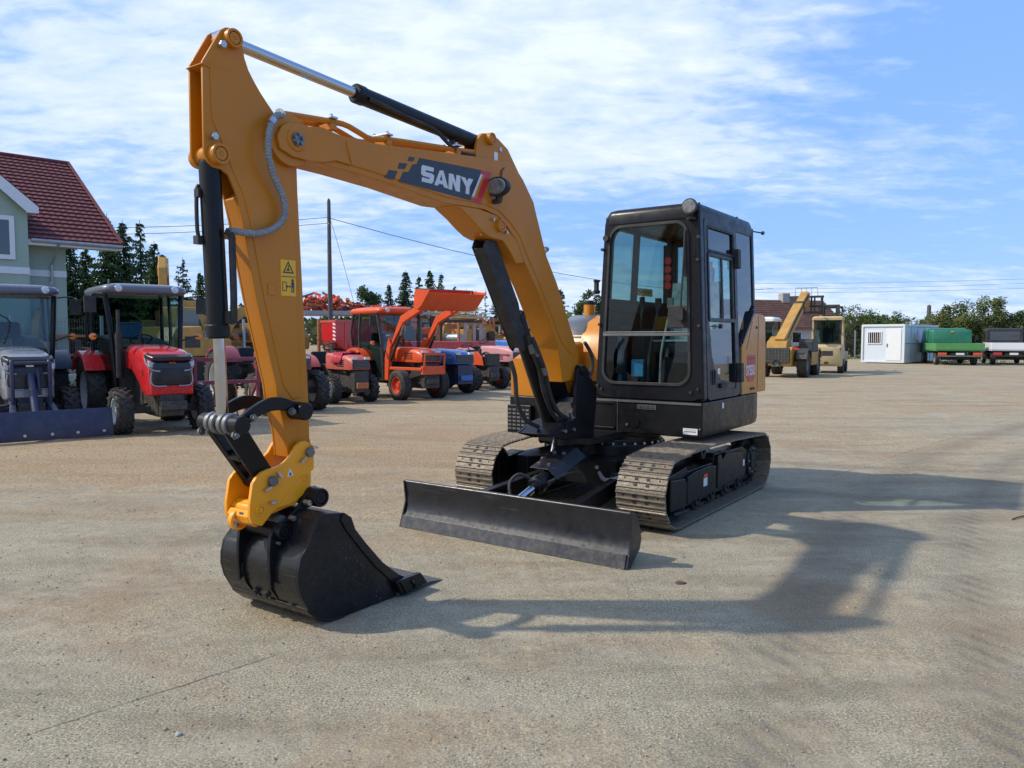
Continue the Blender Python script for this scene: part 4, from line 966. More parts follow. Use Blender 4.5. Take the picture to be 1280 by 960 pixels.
def tractor(name, loc, rz, label, cat, p, group='tractors parked along the fence'):
    t = empty(name, (*loc, 0), rz, label, cat, group)
    wb, tf, tr, Rf, wf, Rr, wr = p['wb'], p['tf'], p['tr'], p['Rf'], p['wf'], p['Rr'], p['wr']
    body = p['body']; hz0, hz1, hw_ = p['hz0'], p['hz1'], p['hw']; hx0, hx1 = p['hx0'], p['hx1']   # hood
    for s in (1, -1):
        wheel(t, 0, s*tf, Rf, wf, Rf*p.get('rif', .55), p['rim'], p.get('flugs', 16), steer=p.get('steer', 0))
        wheel(t, -wb, s*tr, Rr, wr, Rr*.56, p['rim'], p.get('rlugs', 20))
    b = B()   # chassis, engine, axle
    b.bb(-.35, hx1-.12, -hw_*.55, hw_*.55, Rf*.75, hz0+.05); b.bb(-wb-.15, -.3, -hw_*.6, hw_*.6, Rf*.9, hz0+.10)
    b.bb(-.12, .12, -tf, tf, Rf*.85, Rf*1.15); b.cyl((-wb, -tr, Rr), (-wb, tr, Rr), .11)
    b.box((-.5, hw_*.7, Rf*1.5), (.35, .1, .2)); b.cyl((-.3, hw_*.6, hz0), (.15, hw_*.65, hz0-.05), .05); b.cyl((-.3, -hw_*.6, hz0), (.15, -hw_*.65, hz0-.05), .05)
    b.tube([(.1, tf*.8, Rf*1.1), (-.1, .2, Rf*1.2), (-.4, .18, Rf*1.3)], .025); b.tube([(.1, -tf*.8, Rf*1.1), (-.1, -.2, Rf*1.2), (-.4, -.18, Rf*1.3)], .025)
    if p['style'] != 'modern': b.bb(hx1-.15, hx1+p.get('wt', .02), -hw_*.7, hw_*.7, Rf*.8, hz0-.02)
    else: b.bb(hx1-.25, hx1-.02, -hw_*.5, hw_*.5, Rf*.8, hz0-.30)
    b.build('chassis', p.get('chcol', 'engine'), t, bevel=.012)
    st = p['style']
    if st != 'bare':
        secs = []
        L_ = hx1-hx0
        if st == 'modern':
            for f, zt, w_, zb, r in ((0, hz1+.03, .98, hz0+.05, .14), (.30, hz1+.01, 1.0, hz0+.03, .15), (.60, hz1-.015, 1.02, hz0-.14, .16), (.78, hz1-.045, 1.02, hz0-.30, .16), (.90, hz1-.09, .99, hz0-.34, .15), (.97, hz1-.15, .93, hz0-.34, .12), (1.0, hz1-.24, .86, hz0-.31, .10)): secs.append(rsec(hx0+L_*f, hw_*w_, zb, zt, r))
        elif st == 'round':
            for f, zt, w_, zb, r in ((0, hz1, 1.0, hz0, .07), (.55, hz1-.02, 1.0, hz0, .08), (.8, hz1-.05, .98, hz0, .10), (.95, hz1-.10, .93, hz0, .10), (1.0, hz1-.17, .86, hz0+.02, .08)): secs.append(rsec(hx0+L_*f, hw_*w_, zb, zt, r))
        else:
            for f, zt, w_, zb, r in ((0, hz1, 1.0, hz0, .05), (.6, hz1-.02, 1.0, hz0, .05), (.97, hz1-.05, 1.0, hz0, .05), (1.0, hz1-.07, .97, hz0+.01, .04)): secs.append(rsec(hx0+L_*f, hw_*w_, zb, zt, r))
        b = B(); b.loft(secs); hood = b.build('hood', body, t, bevel=.006, smooth=45)
        gz0, gz1 = hz0+.02, hz1-.10
        if st == 'modern':
            gx = hx1-.035
            b = B(); b.loft([rsec(gx-.06, hw_*.95, hz0-.20, hz1-.20, .05, r2=.09), rsec(gx+.02, hw_*.90, hz0-.20, hz1-.21, .05, r2=.09), rsec(gx+.055, hw_*.76, hz0-.17, hz1-.25, .05, r2=.08)]); gr = b.build('grille', 'grille', t)
            b = B(); b.loft([rsec(gx-.16, hw_*.98, hz1-.20, hz1-.10, .03, r2=.03), rsec(gx-.02, hw_*.95, hz1-.20, hz1-.125, .03, r2=.03), rsec(gx+.075, hw_*.82, hz1-.205, hz1-.155, .02, r2=.02)]); b.build('hood_nose', 'grille', t)
            for s in (1, -1):
                b = B(); b.prism([(s*hw_*.95, hz1-.215), (s*hw_*.95, hz1-.30), (s*hw_*.50, hz1-.345), (s*hw_*.48, hz1-.27)], gx-.04, gx+.045, 'x'); b.build('headlight', 'lamp', t, bevel=.008)
                b = B(); b.tube([(gx-.12, s*hw_*1.0, hz1-.17), (gx-.02, s*hw_*.97, hz1-.28), (gx+.04, s*hw_*.78, hz1-.355), (gx+.06, s*hw_*.50, hz1-.37)], .014); b.tube([(gx+.03, s*hw_*.80, hz0+.05), (gx+.03, s*hw_*.88, hz0-.10), (gx+.05, s*hw_*.72, hz0-.185), (gx+.055, s*hw_*.25, hz0-.19)], .011); b.build('chrome_trim', 'silver', t)
                b = B(); b.prism([(hx1-.38, hz0+.12), (hx1-.28, hz0+.12), (hx1-.22, hz0-.02), (hx1-.30, hz0-.04), (hx1-.37, hz0+.02)], s*hw_*.995, s*(hw_+.006)); b.build('side_vent', 'grille', t)
            b = B()
            for k in range(8): b.bb(gx+.04, gx+.062, -hw_*.70, hw_*.70, hz0-.15+k*.032, hz0-.142+k*.032)
            b.build('grille_bars', 'matblack', gr)
            b = B(); b.box((hx1-.36, 0, hz1-.045), (.16, hw_*.9, .012), (0, .16, 0)); b.build('hood_vent', 'grille', t, bevel=.003)
            b = B(); b.box((gx+.06, 0, hz1-.25), (.02, .10, .03)); b.build('badge', 'chrome', gr)
        else:
            b = B(); b.bb(hx1-.02, hx1+.012, -hw_*.80, hw_*.80, hz0+.04, hz0+(hz1-hz0)*.60); gr = b.build('grille', 'grille', t, bevel=.01)
            b = B()
            for k in range(6): b.bb(hx1+.01, hx1+.018, -hw_*.74, hw_*.74, hz0+.06+k*(hz1-hz0)*.09, hz0+.068+k*(hz1-hz0)*.09)
            b.build('grille_bars', 'steel', gr)
            for s in (1, -1):
                b = B(); b.bb(hx1-.06, hx1+.022, s*hw_*.38, s*hw_*.86, hz0+(hz1-hz0)*.62, hz0+(hz1-hz0)*.78); b.build('headlight', 'lamp', t, bevel=.012)
                b = B()
                for k in range(4): b.bb(hx0+L_*.45, hx0+L_*.72, s*hw_*.99, s*(hw_+.006), hz0+.08+k*.045, hz0+.10+k*.045)
                if p.get('stripe'): b.bb(hx0+.05, hx1-.12, s*hw_*.99, s*(hw_+.004), hz0+(hz1-hz0)*.45-.02, hz0+(hz1-hz0)*.45+.02)
                b.build('side_vent', p.get('stripe', 'grille'), t)
    else:
        b = B(); b.bb(hx1-.14, hx1-.02, -hw_*.9, hw_*.9, hz0, hz1-.08); b.build('radiator', 'grille', t, bevel=.01)
        b = B(); b.bb(hx0+.1, hx1-.2, -hw_*.5, hw_*.5, hz0-.05, hz1-.18); b.cyl((hx0+.3, .05, hz1-.2), (hx0+.3, .05, hz1+.05), .05); b.tube([(hx1-.2, .1, hz1-.15), (hx0+.4, .18, hz1-.05), (hx0+.2, .1, hz1-.2)], .03); b.tube([(hx1-.2, -.1, hz1-.2), (hx0+.4, -.2, hz1-.12), (hx0+.1, -.1, hz1-.25)], .025); b.build('engine', 'engine', t, bevel=.015)
        b = B(); b.prism([(-.35,.72),(-.45,1.08),(-.1,1.10),(.12,.95),(.20,.70)], -hw_-.03, -hw_-.0); b.build('side_panel', 'orange', t, bevel=.01)
    # weights / bumper
    b = B(); b.bb(hx1-.04, hx1+.10, -hw_*.55, hw_*.55, Rf*1.05, Rf*1.05+.14); b.build('front_weight', p.get('wcol', 'engine'), t, bevel=.02)
    # fenders
    if p.get('fend', True):
        for s in (1, -1):
            fender.z = Rr; fender(t, -wb, s*(tr+(.02 if p.get('cab') else -.05)), Rr+.08, wr+.06, p.get('fcol', body), 32, 150)
    if p.get('cab'):
        cx0, cx1, cw_, cz0, cz1 = p['cab']; cc = p.get('ccol', 'cabblack')
        b = B()
        b.prism([(cx0, Rr*1.2), (cx0, cz0+.25), (cx1-.35, cz0+.10), (cx1, cz0-.0), (cx1, Rr*.7), (cx0+.55, Rr*.7)], -cw_*.72, cw_*.72)
        cab = b.build('cab', 'engine', t, bevel=.02)
        for s in (1, -1):
            b = B(); b.tube([(cx1, s*cw_*.74, Rr*.75), (cx1+.02, s*cw_*.84, cz0+.2), (cx1-.10, s*cw_*.93, cz1-.05)], .04, n=8); b.build('front_pillar', cc, cab)
            b = B(); b.tube([(cx0+.45, s*cw_*.98, cz0-.15), (cx0+.42, s*cw_, cz0+.4), (cx0+.45, s*cw_*.96, cz1-.05)], .03, n=8); b.build('door_pillar', cc, cab)
            b = B(); b.tube([(cx0, s*cw_*.95, cz0+.12), (cx0-.04, s*cw_*.97, cz0+.5), (cx0+.05, s*cw_*.92, cz1-.05)], .035, n=8); b.build('rear_pillar', cc, cab)
            b = B(); b.add([(cx1, s*cw_*.80, Rr*.85), (cx1, s*cw_*.84, cz0+.2), (cx1-.10, s*cw_*.93, cz1-.04), (cx0+.45, s*cw_*.96, cz1-.04), (cx0+.43, s*cw_*.99, cz0+.1), (cx0+.62, s*cw_*.9, Rr*.85)], [(0, 1, 2, 3, 4, 5)]); b.build('door_glass', 'glass_tr', cab, smooth=0)
            b = B(); b.add([(cx0+.43, s*cw_*.99, cz0+.1), (cx0+.45, s*cw_*.96, cz1-.04), (cx0+.05, s*cw_*.92, cz1-.04), (cx0, s*cw_*.97, cz0+.12)], [(0, 1, 2, 3)]); b.build('quarter_window', 'glass_tr', cab, smooth=0)
            b = B(); b.tube([(cx1+.04, s*cw_*.95, cz1-.12), (cx1+.14, s*(cw_+.16), cz1-.10), (cx1+.16, s*(cw_+.22), cz1-.16)], .012); b.box((cx1+.16, s*(cw_+.22), cz1-.27), (.05, .17, .26)); b.build('mirror', 'matblack', cab, bevel=.03)
            b = B(); b.tube([(cx1+.02, s*cw_*.9, cz0+.15), (cx1+.1, s*(cw_+.10), cz0+.22), (cx1+.1, s*(cw_+.18), cz0+.22)], .012); b.build('lamp_arm', 'matblack', cab)
            b = B(); b.lathe([(0, -.05), (.05, -.05), (.055, .0), (0, .012)], (cx1+.1, s*(cw_+.18), cz0+.22), (1, 0, 0), 14); b.build('indicator', 'amber', cab)
        b = B(); b.add([(cx1, -cw_*.83, cz0+.02), (cx1, cw_*.83, cz0+.02), (cx1-.10, cw_*.93, cz1-.04), (cx1-.10, -cw_*.93, cz1-.04)], [(0, 1, 2, 3)]); b.build('windshield', 'glass_tr', cab, smooth=0)
        b = B(); b.add([(cx0, -cw_*.93, cz0+.15), (cx0, cw_*.93, cz0+.15), (cx0+.04, cw_*.92, cz1-.04), (cx0+.04, -cw_*.92, cz1-.04)], [(0, 1, 2, 3)]); b.build('rear_window', 'glass_tr', cab, smooth=0)
        rc = p.get('rcol', 'silver'); b = B(); k = p.get('rover', .14)
        b.loft([[(x, y, z) for x, y in rrect(cx0-.14+d, cx1+k-d, -cw_*1.02+d, cw_*1.02-d, .16, 5)] for z, d in ((cz1-.09, .05), (cz1-.05, 0), (cz1+.015, 0), (cz1+.06, .05), (cz1+.09, .18), (cz1+.10, .40))])
        rf = b.build('roof', rc, cab, smooth=60)
        b = B()
        for s in (1, -1): b.lathe([(0, 0), (.06, 0), (.055, .02), (0, .03)], (cx1+k-.01, s*cw_*.68, cz1-.0), (1, 0, 0), 16)
        b.build('roof_light', 'lamp', rf)
        b = B()
        for s in (1, -1): b.tube([(cx1, s*cw_*.85, cz1+.08), (cx1, s*cw_*.85, cz1+.13), (cx1-.04, s*cw_*.85, cz1+.13), (cx1-.04, s*cw_*.85, cz1+.08)], .01)
        b.build('lifting_eye', 'steel', rf)
        b = B(); b.tube([(cx1+.01, -.15, cz0+.10), (cx1-.01, -.05, cz0+.45), (cx1-.03, -.25, cz0+.60)], .009); b.build('wiper', 'matblack', cab)
        b = B(); b.box((cx0+.45, 0, cz0-.05), (.45, .45, .14)); b.box((cx0+.22, 0, cz0+.22), (.12, .42, .5)); b.build('seat', p.get('seatcol', 'seat'), cab, bevel=.04)
        b = B(); b.lathe([(.17, -.012), (.182, 0), (.17, .012), (.158, 0), (.17, -.012)], (cx1-.32, 0, cz0+.17), (-.5, 0, 1), 24); b.cyl((cx1-.32, 0, cz0+.17), (cx1-.15, 0, cz0-.1), .03); b.bar((cx1-.32, -.17, cz0+.17), (cx1-.32, .17, cz0+.17), .02, .01); b.build('steering_wheel', 'matblack', cab)
        b = B(); b.bb(cx1-.22, cx1-.02, -cw_*.6, cw_*.6, cz0-.15, cz0+.06); b.build('dashboard', 'matblack', cab, bevel=.04)
        if p.get('stack', True):
            b = B(); b.cyl((cx1+.12, -hw_-.10, hz0-.1), (cx1+.12, -hw_-.10, hz1+.22), .055, n=14); b.cyl((cx1+.12, -hw_-.10, hz1+.2), (cx1+.10, -hw_-.10, cz1-.35), .028, n=10); b.build('exhaust_stack', 'matblack', t)
    else:
        sx = -wb+.05; sz = Rr+.28
        b = B(); b.box((sx, 0, sz), (.42, .46, .10)); b.box((sx-.2, 0, sz+.2), (.10, .44, .36), (0, -.15, 0)); b.build('seat', p.get('seatcol', 'seat'), t, bevel=.03)
        wx = hx0-.12
        b = B(); b.bb(hx0-.12, hx0+.02, -hw_*.8, hw_*.8, hz0, hz1+.02); b.build('dashboard', 'matblack', t, bevel=.03)
        b = B(); b.cyl((hx0-.05, 0, hz1-.1), (wx-.16, 0, hz1+.15), .02); b.lathe([(.17, -.014), (.184, 0), (.17, .014), (.156, 0), (.17, -.014)], (wx-.16, 0, hz1+.15), (-.5, 0, 1), 24); b.bar((wx-.16, -.17, hz1+.15), (wx-.16, .17, hz1+.15), .02, .012); b.build('steering_wheel', 'matblack', t)
        if p.get('rops'):
            b = B(); b.tube([(sx-.30, -.42, Rr), (sx-.30, -.42, p['rops']-.12), (sx-.30, -.36, p['rops']), (sx-.30, .36, p['rops']), (sx-.30, .42, p['rops']-.12), (sx-.30, .42, Rr)], .03); b.build('roll_bar', 'engine', t)
        b = B(); b.bb(sx+.1, hx0, -.45, .45, Rr*.75, Rr*.75+.03); b.build('footplate', 'engine', t)
    return t
HD = math.atan2(-.77, .64)
H_ = Vector((.64, -.77)); LT = Vector((.77, .64))     # heading and the tractors' left
# navy blade tractor (cut by the left edge)
t = tractor('tractor', (-7.60, 11.95), HD, 'silver and navy cab tractor with wide navy front blade at the left picture edge', 'tractor',
    dict(wb=1.75, tf=.60, tr=.66, Rf=.37, wf=.24, Rr=.60, wr=.36, body='silver', fcol='navy', hz0=.92, hz1=1.33, hw=.34, hx0=-.75, hx1=.62, rim='rimgrey', style='modern', cab=(-2.1, -.80, .64, 1.30, 2.28), ccol='cabblack', rcol='roofgrey', chcol='navy', steer=0))
b = B()
prof = [(0, .02), (.05, .02), (.055, .16), (-.02, .44), (-.05, .44), (.0, .16)]
b.prism([(1.18+x, z) for x, z in prof], -.98, .98); bl = b.build('front_blade', 'navy', t, bevel=.004)
b = B()
for y in (-.85, -.5, -.17, .17, .5, .85): b.cyl((1.228, y, .10), (1.245, y, .10), .022, n=10)
b.build('bolt', 'bolt', bl)
b = B()
for s in (1, -1):
    b.bar((.55, s*.22, .55), (1.16, s*.30, .28), .08, .10); b.tube([(.72, s*.24, .45), (.74, s*.24, 1.05), (.70, s*.24, 1.15)], .03)
b.tube([(.72, -.24, 1.12), (.72, .24, 1.12)], .03, smooth=0); b.cyl((.66, 0, .95), (1.10, 0, .36), .05); b.cyl((.62, .1, 1.05), (.74, .1, .65), .03)
b.build('blade_frame', 'navy', t, bevel=.006)
# red cab tractor
tractor('tractor', (-5.62, 12.29), HD, 'bright red cab tractor with silver roof and black grille, beside the navy blade', 'tractor',
    dict(wb=1.72, tf=.60, tr=.64, Rf=.37, wf=.25, Rr=.60, wr=.34, body='red', hz0=.95, hz1=1.36, hw=.35, hx0=-.72, hx1=.60, rim='rimwhite', style='modern', cab=(-2.1, -.78, .64, 1.30, 2.30), rcol='roofgrey', seatcol='tealblue'))
# burgundy tractor behind the arm
tractor('tractor', (-4.55, 15.55), HD, 'burgundy older tractor without a cab, half hidden behind the excavator arm', 'tractor',
    dict(wb=1.95, tf=.62, tr=.66, Rf=.42, wf=.26, Rr=.62, wr=.34, body='burgundy', hz0=.85, hz1=1.22, hw=.30, hx0=-1.0, hx1=.50, rim='rimwhite', style='box', stripe='silver', rops=0))
bpl = B(); bpl.bb(.64, .645, -.13, .13, .52, .62); bpl.build('number_plate', 'stickerw', bpy.data.objects['tractor.002'], smooth=0)
# small faded red tractor with cloth
t4 = tractor('tractor', (-3.72, 17.75), HD, 'small faded red open tractor with a red cloth thrown over its hood', 'tractor',
    dict(wb=1.45, tf=.48, tr=.50, Rf=.33, wf=.20, Rr=.50, wr=.28, body='fadedred', hz0=.76, hz1=1.14, hw=.26, hx0=-.75, hx1=.48, rim='rimwhite', style='round', wcol='rust'))
b = B()
def clothz(i, j):
    x = -.40+i*.04; y = -.34+j*.045; z = 1.155-.0
    if abs(y) > .25: z = 1.15-(abs(y)-.25)*2.6
    return (x+.03*noise.noise(Vector((i*.4, j*.4, 2))), y*.9, z+.035*noise.noise(Vector((i*.5, j*.5, 0)))+.03*noise.noise(Vector((i*.9, j*.2, 5))))
n1, n2 = 12, 16
b.add([clothz(i, j) for i in range(n1) for j in range(n2)], [(i*n2+j, i*n2+j+1, (i+1)*n2+j+1, (i+1)*n2+j) for i in range(n1-1) for j in range(n2-1)])
o = b.build('cloth', 'cloth', None, smooth=60); o.location = t4.location; o.rotation_euler = t4.rotation_euler
so = o.modifiers.new('s', 'SOLIDIFY'); so.thickness = .012
tag(o, 'crumpled red cloth lying over the hood of the small faded red tractor', 'cloth')
# orange cab tractor with loader
t5 = tractor('tractor', (-2.28, 18.83), HD, 'orange red cab tractor with a raised orange front loader bucket', 'tractor',
    dict(wb=1.85, tf=.55, tr=.60, Rf=.37, wf=.27, Rr=.58, wr=.36, body='orange', hz0=.90, hz1=1.27, hw=.31, hx0=-.75, hx1=.55, rim='rimorange', style='round', flugs=0, cab=(-2.20, -.85, .66, 1.15, 2.18), rcol='orange', ccol='engine', stack=False))
def loader(t, col):
    b = B()
    for s in (1, -1):
        y = s*.50
        b.prism([(-.72,.45),(-.55,.45),(-.50,1.0),(-.40,1.45),(-.52,1.50),(-.70,1.0)], y-.05, y+.05)
        b.bar((-.6, y, .75), (.62, s*.30, .75), .08, .07)
    b.bar((.62, -.32, .72), (.62, .32, .72), .10, .20); b.bar((.66, .28, .72), (.70, .28, 1.12), .04, .04); b.bar((.66, -.28, .72), (.70, -.28, 1.12), .04, .04); b.bar((.70, -.28, 1.1), (.70, .28, 1.1), .04, .04)
    fr = b.build('loader_frame', col, t, bevel=.01)
    for s in (1, -1):
        y = s*.50
        b = B(); b.prism([(-.60,1.35),(-.42,1.35),(.05,2.02),(.95,2.30),(1.05,2.26),(1.06,2.18),(.92,2.12),(.16,1.86),(-.38,1.30),(-.5,1.25)], y-.045, y+.045)
        b.build('loader_arm', col, t, bevel=.012)
        b = B(); b.cyl((-.48, y, .95), (-.05, y, 1.55), .035); b.cyl((.25, y, 2.06), (.75, y, 2.32), .032); b.build('loader_cylinder', 'matblack', t)
        b = B(); b.cyl((-.05, y, 1.55), (.12, y, 1.86), .02); b.cyl((.75, y, 2.32), (1.0, y, 2.42), .018); b.build('rod', 'chrome', t)
    b = B(); b.bar((.70, -.5, 2.2), (.70, .5, 2.2), .06, .08); b.build('cross_tube', col, t)
    bk = [(1.02,2.18),(1.06,2.52),(1.12,2.60),(1.60,2.55),(1.70,2.58),(1.64,2.50),(1.35,2.22),(1.18,2.13)]
    b = B()
    for s in (1, -1): b.prism(bk, s*.78, s*.795)
    sh = [(1.64,2.50),(1.35,2.22),(1.18,2.13),(1.05,2.17),(1.04,2.30),(1.06,2.52),(1.12,2.60)]
    b.prism(sh+offs(sh, .012)[::-1], -.78, .78)
    bb_ = b.build('loader_bucket', col, t, bevel=.004)
    b = B(); b.bar((1.62, -.8, 2.50), (1.72, .0, 2.58), .001, .001); b.bb(1.08, 1.16, -.81, .81, 2.595, 2.615); b.build('bucket_edge', 'steel', bb_, bevel=.003)
loader(t5, 'orange')
# blue tractor
tractor('tractor', (-1.62, 20.5), HD, 'blue open tractor with light blue nose, beyond the orange loader tractor', 'tractor',
    dict(wb=1.7, tf=.52, tr=.56, Rf=.36, wf=.24, Rr=.56, wr=.30, body='blue', hz0=.80, hz1=1.20, hw=.34, hx0=-.95, hx1=.62, rim='rimgrey', style='round', stripe='silver', wcol='blue', chcol='navy'))
# stripped tractor with orange fenders
tractor('tractor', (-.72, 22.2), HD, 'stripped little tractor with bare black engine, orange fender and orange wheel rims', 'tractor',
    dict(wb=1.35, tf=.50, tr=.52, Rf=.34, wf=.22, Rr=.48, wr=.26, body='orange', hz0=.70, hz1=1.12, hw=.26, hx0=-.70, hx1=.32, rim='rimorange', style='bare'))
tractor('tractor', (-.12, 24.3), HD, 'sun faded pink tractor with plum side panel, left of the excavator yellow side cover', 'tractor',
    dict(wb=1.6, tf=.55, tr=.56, Rf=.36, wf=.24, Rr=.55, wr=.30, body='pink', hz0=.74, hz1=1.24, hw=.36, hx0=-.95, hx1=.60, rim='rimgrey', style='round', stripe='plum'))
tractor('tractor', (.25, 27.4), HD, 'light blue tractor peeking out behind the faded pink one', 'tractor',
    dict(wb=1.6, tf=.55, tr=.56, Rf=.36, wf=.24, Rr=.55, wr=.30, body='blue', hz0=.80, hz1=1.42, hw=.34, hx0=-.95, hx1=.60, rim='rimgrey', style='round'))
# red implement frame beside the red tractor
r = empty('implement_frame', (-5.45, 14.3, 0), HD, 'rusty red implement frame of bars between the red and burgundy tractors', 'farm implement')
b = B()
for z in (.68, 1.10): b.bar((.2, -.55, z), (.2, .7, z), .07, .07)
for y in (-.5, .65): b.bar((.2, y, .10), (.2, y, 1.15), .06, .06); b.bar((.2, y, .1), (-.5, y, .05), .06, .06); b.bar((-.5, y, .05), (.2, y, .68), .05, .05)
b.build('frame', 'burgundy', r, bevel=.008)
b = B(); b.loft([[(.28, y+.12*math.cos(k), z+.16*math.sin(k)) for k in [2*math.pi*i/10 for i in range(10)]] for y, z in ((-.45, .55),)]+[[(.36, y+.07*math.cos(k), z+.10*math.sin(k)) for k in [2*math.pi*i/10 for i in range(10)]] for y, z in ((-.45, .58),)]); b.build('guard', 'pink', r, bevel=.01)
for y in (-.2, .2, .45):
    b = B(); b.tube([(.2, y, .66), (.32, y, .5), (.25, y, .25), (.40, y, .03)], .018); b.build('tine', 'rust', r)

# ---------------------------------------------------------------- telehandler
def telehandler(loc, rz):
    t = empty('telehandler', (*loc, 0), rz, 'ochre telehandler seen from behind with raised boom and fork carriage, right of the excavator cab', 'telehandler')
    for x, s in ((0, 1), (0, -1), (2.45, 1), (2.45, -1)): wheel(t, x, s*.72, .50, .36, .26, 'rimgrey', 16)
    b = B(); b.prism([(-.75,.45),(-.75,1.0),(-.55,1.15),(.4,1.2),(2.6,1.05),(2.9,.8),(2.9,.45)], -.42, .42); b.cyl((0, -.72, .5), (0, .72, .5), .1); b.cyl((2.45, -.72, .5), (2.45, .72, .5), .1)
    b.bb(.5, 1.9, -.95, -.42, .45, .95); b.build('chassis', 'catyellow', t, bevel=.02)
    b = B(); b.prism([(.45,.95),(.45,1.35),(.7,1.45),(1.7,1.30),(2.0,.95)], -.96, -.46); b.build('engine_hood', 'engine', t, bevel=.03)
    b = B(); b.bb(-.83, -.72, -.36, .55, .55, 1.12); gr = b.build('grille', 'engine', t, bevel=.01)
    b = B()
    for i in range(8): b.bb(-.845, -.83, -.33+i*.115, -.315+i*.115, .58, 1.10)
    for i in range(5): b.bb(-.845, -.83, -.35, .54, .62+i*.11, .635+i*.11)
    b.build('grille_bars', 'steel', gr)
    b = B(); b.lathe([(.0, 0), (.06, 0), (.10, .05), (.12, .10)], (-.86, .1, .55), (-1, 0, 0), 16); b.bb(-.9, -.8, -.05, .25, .42, .5); b.build('tow_hitch', 'steel', t)
    b = B(); b.prism([(-.70,1.05),(-.60,1.35),(.1,1.55),(.3,1.3),(.3,1.05)], -.22, .5); b.build('boom_tower', 'catyellow', t, bevel=.02)
    # boom rising forward
    a = Vector((-.45, .05, 1.28)); e = Vector((2.9, -.25, 3.25)); d = (e-a).normalized()
    b = B(); b.bar(a, a.lerp(e, .75), .36, .40); boom_ = b.build('boom', 'catyellow', t, bevel=.02)
    b = B(); b.bar(a.lerp(e, .7), e, .30, .32); b.bar(e, e+Vector((.25, 0, -.45)), .28, .3); b.build('inner_boom', 'catyellow', boom_, bevel=.015)
    b = B(); b.cyl((1.0, .05, .95), a.lerp(e, .5), .07); b.build('lift_cylinder', 'engine', t)
    b = B(); b.tube([a+Vector((.2, -.19, .1)), a.lerp(e, .35)+Vector((0, -.20, .12)), a.lerp(e, .75)+Vector((0, -.20, .10)), e+Vector((.1, -.16, .05))], .025); b.build('boom_hose', 'matblack', boom_)
    b = B(); b.bar(a.lerp(e, .72), a.lerp(e, .76), .39, .43); b.build('boom_collar', 'engine', boom_)
    c = e+Vector((.28, 0, -.45)); b = B()
    for y in (-.62, -.2, .2, .62): b.bar(c+Vector((0, y, -.30)), c+Vector((0, y, .42)), .07, .07)
    for z in (-.28, .0, .38): b.bar(c+Vector((.02, -.68, z)), c+Vector((.02, .68, z)), .07, .09)
    b.ring([(y*.0+c.y-.62, c.z-.32), (c.y-.30, c.z-.32), (c.y-.30, c.z+.42), (c.y-.62, c.z+.42)], [(c.y-.56, c.z-.26), (c.y-.36, c.z-.26), (c.y-.36, c.z+.36), (c.y-.56, c.z+.36)], c.x-.06, c.x+.02, 'x')
    b.box(c+Vector((-.1, .42, .05)), (.2, .3, .6)); cr = b.build('fork_carriage', 'engine', t, bevel=.01)
    b = B()
    for y in (-.5, .5): b.bar(c+Vector((.05, y, -.3)), c+Vector((1.1, y, -.36)), .1, .04)
    b.build('fork', 'engine', cr)
    b = B()
    b.tube([c+Vector((0, -.45, .4)), c+Vector((0, -.42, .75)), c+Vector((0, .42, .75)), c+Vector((0, .45, .4))], .012, smooth=0)
    for y in (-.2, .0, .2): b.bar(c+Vector((0, y, .4)), c+Vector((0, y, .75)), .012, .012)
    b.build('load_guard', 'engine', cr)
    # cab on the left
    b = B(); b.bb(.15, 1.55, .42, 1.02, .7, 1.25); cab = b.build('cab', 'engine', t, bevel=.02)
    for x, y in ((.2, .46), (.2, 1.0), (1.5, .46), (1.5, 1.0)):
        b = B(); b.bar((x, y, 1.2), (x+(.05 if x < 1 else -.1), y, 2.15), .06, .06, up=(1, 0, 0)); b.build('pillar', 'engine', cab)
    b = B(); b.add([(.19, .46, 1.25), (.19, 1.0, 1.25), (.24, 1.0, 2.12), (.24, .46, 2.12)], [(0, 1, 2, 3)]); b.add([(1.5, .46, 1.25), (1.5, 1.0, 1.25), (1.42, 1.0, 2.12), (1.42, .46, 2.12)], [(0, 1, 2, 3)]); b.add([(.19, 1.02, 1.25), (1.5, 1.02, 1.25), (1.42, 1.02, 2.12), (.24, 1.02, 2.12)], [(0, 1, 2, 3)]); b.build('cab_glass', 'glass_tr', cab, smooth=0)
    b = B(); b.loft([[(x, y, z) for x, y in rrect(.1+dd, 1.55-dd, .38+dd, 1.06-dd, .08)] for z, dd in ((2.13, 0), (2.22, 0), (2.30, .1))]); b.build('roof', 'white', cab)
    for x, s in ((0, -1), (0, 1), (2.45, -1)): fender.z = .50; fender(t, x, s*.74, .60, .38, 'engine' if x == 0 else 'catyellow', 20, 160)
    b = B(); b.box((-.55, -.5, 1.08), (.06, .30, .08)); b.build('tail_light', 'redlens', t, bevel=.01)
    b = B(); b.tube([(.5, -.9, 1.3), (.5, -1.05, 1.55), (.5, -1.05, 1.6)], .015); b.box((.5, -1.05, 1.68), (.04, .16, .22)); b.build('mirror', 'engine', t, bevel=.02)
    return t
telehandler((10.35, 29.3), math.atan2(.86, .50))
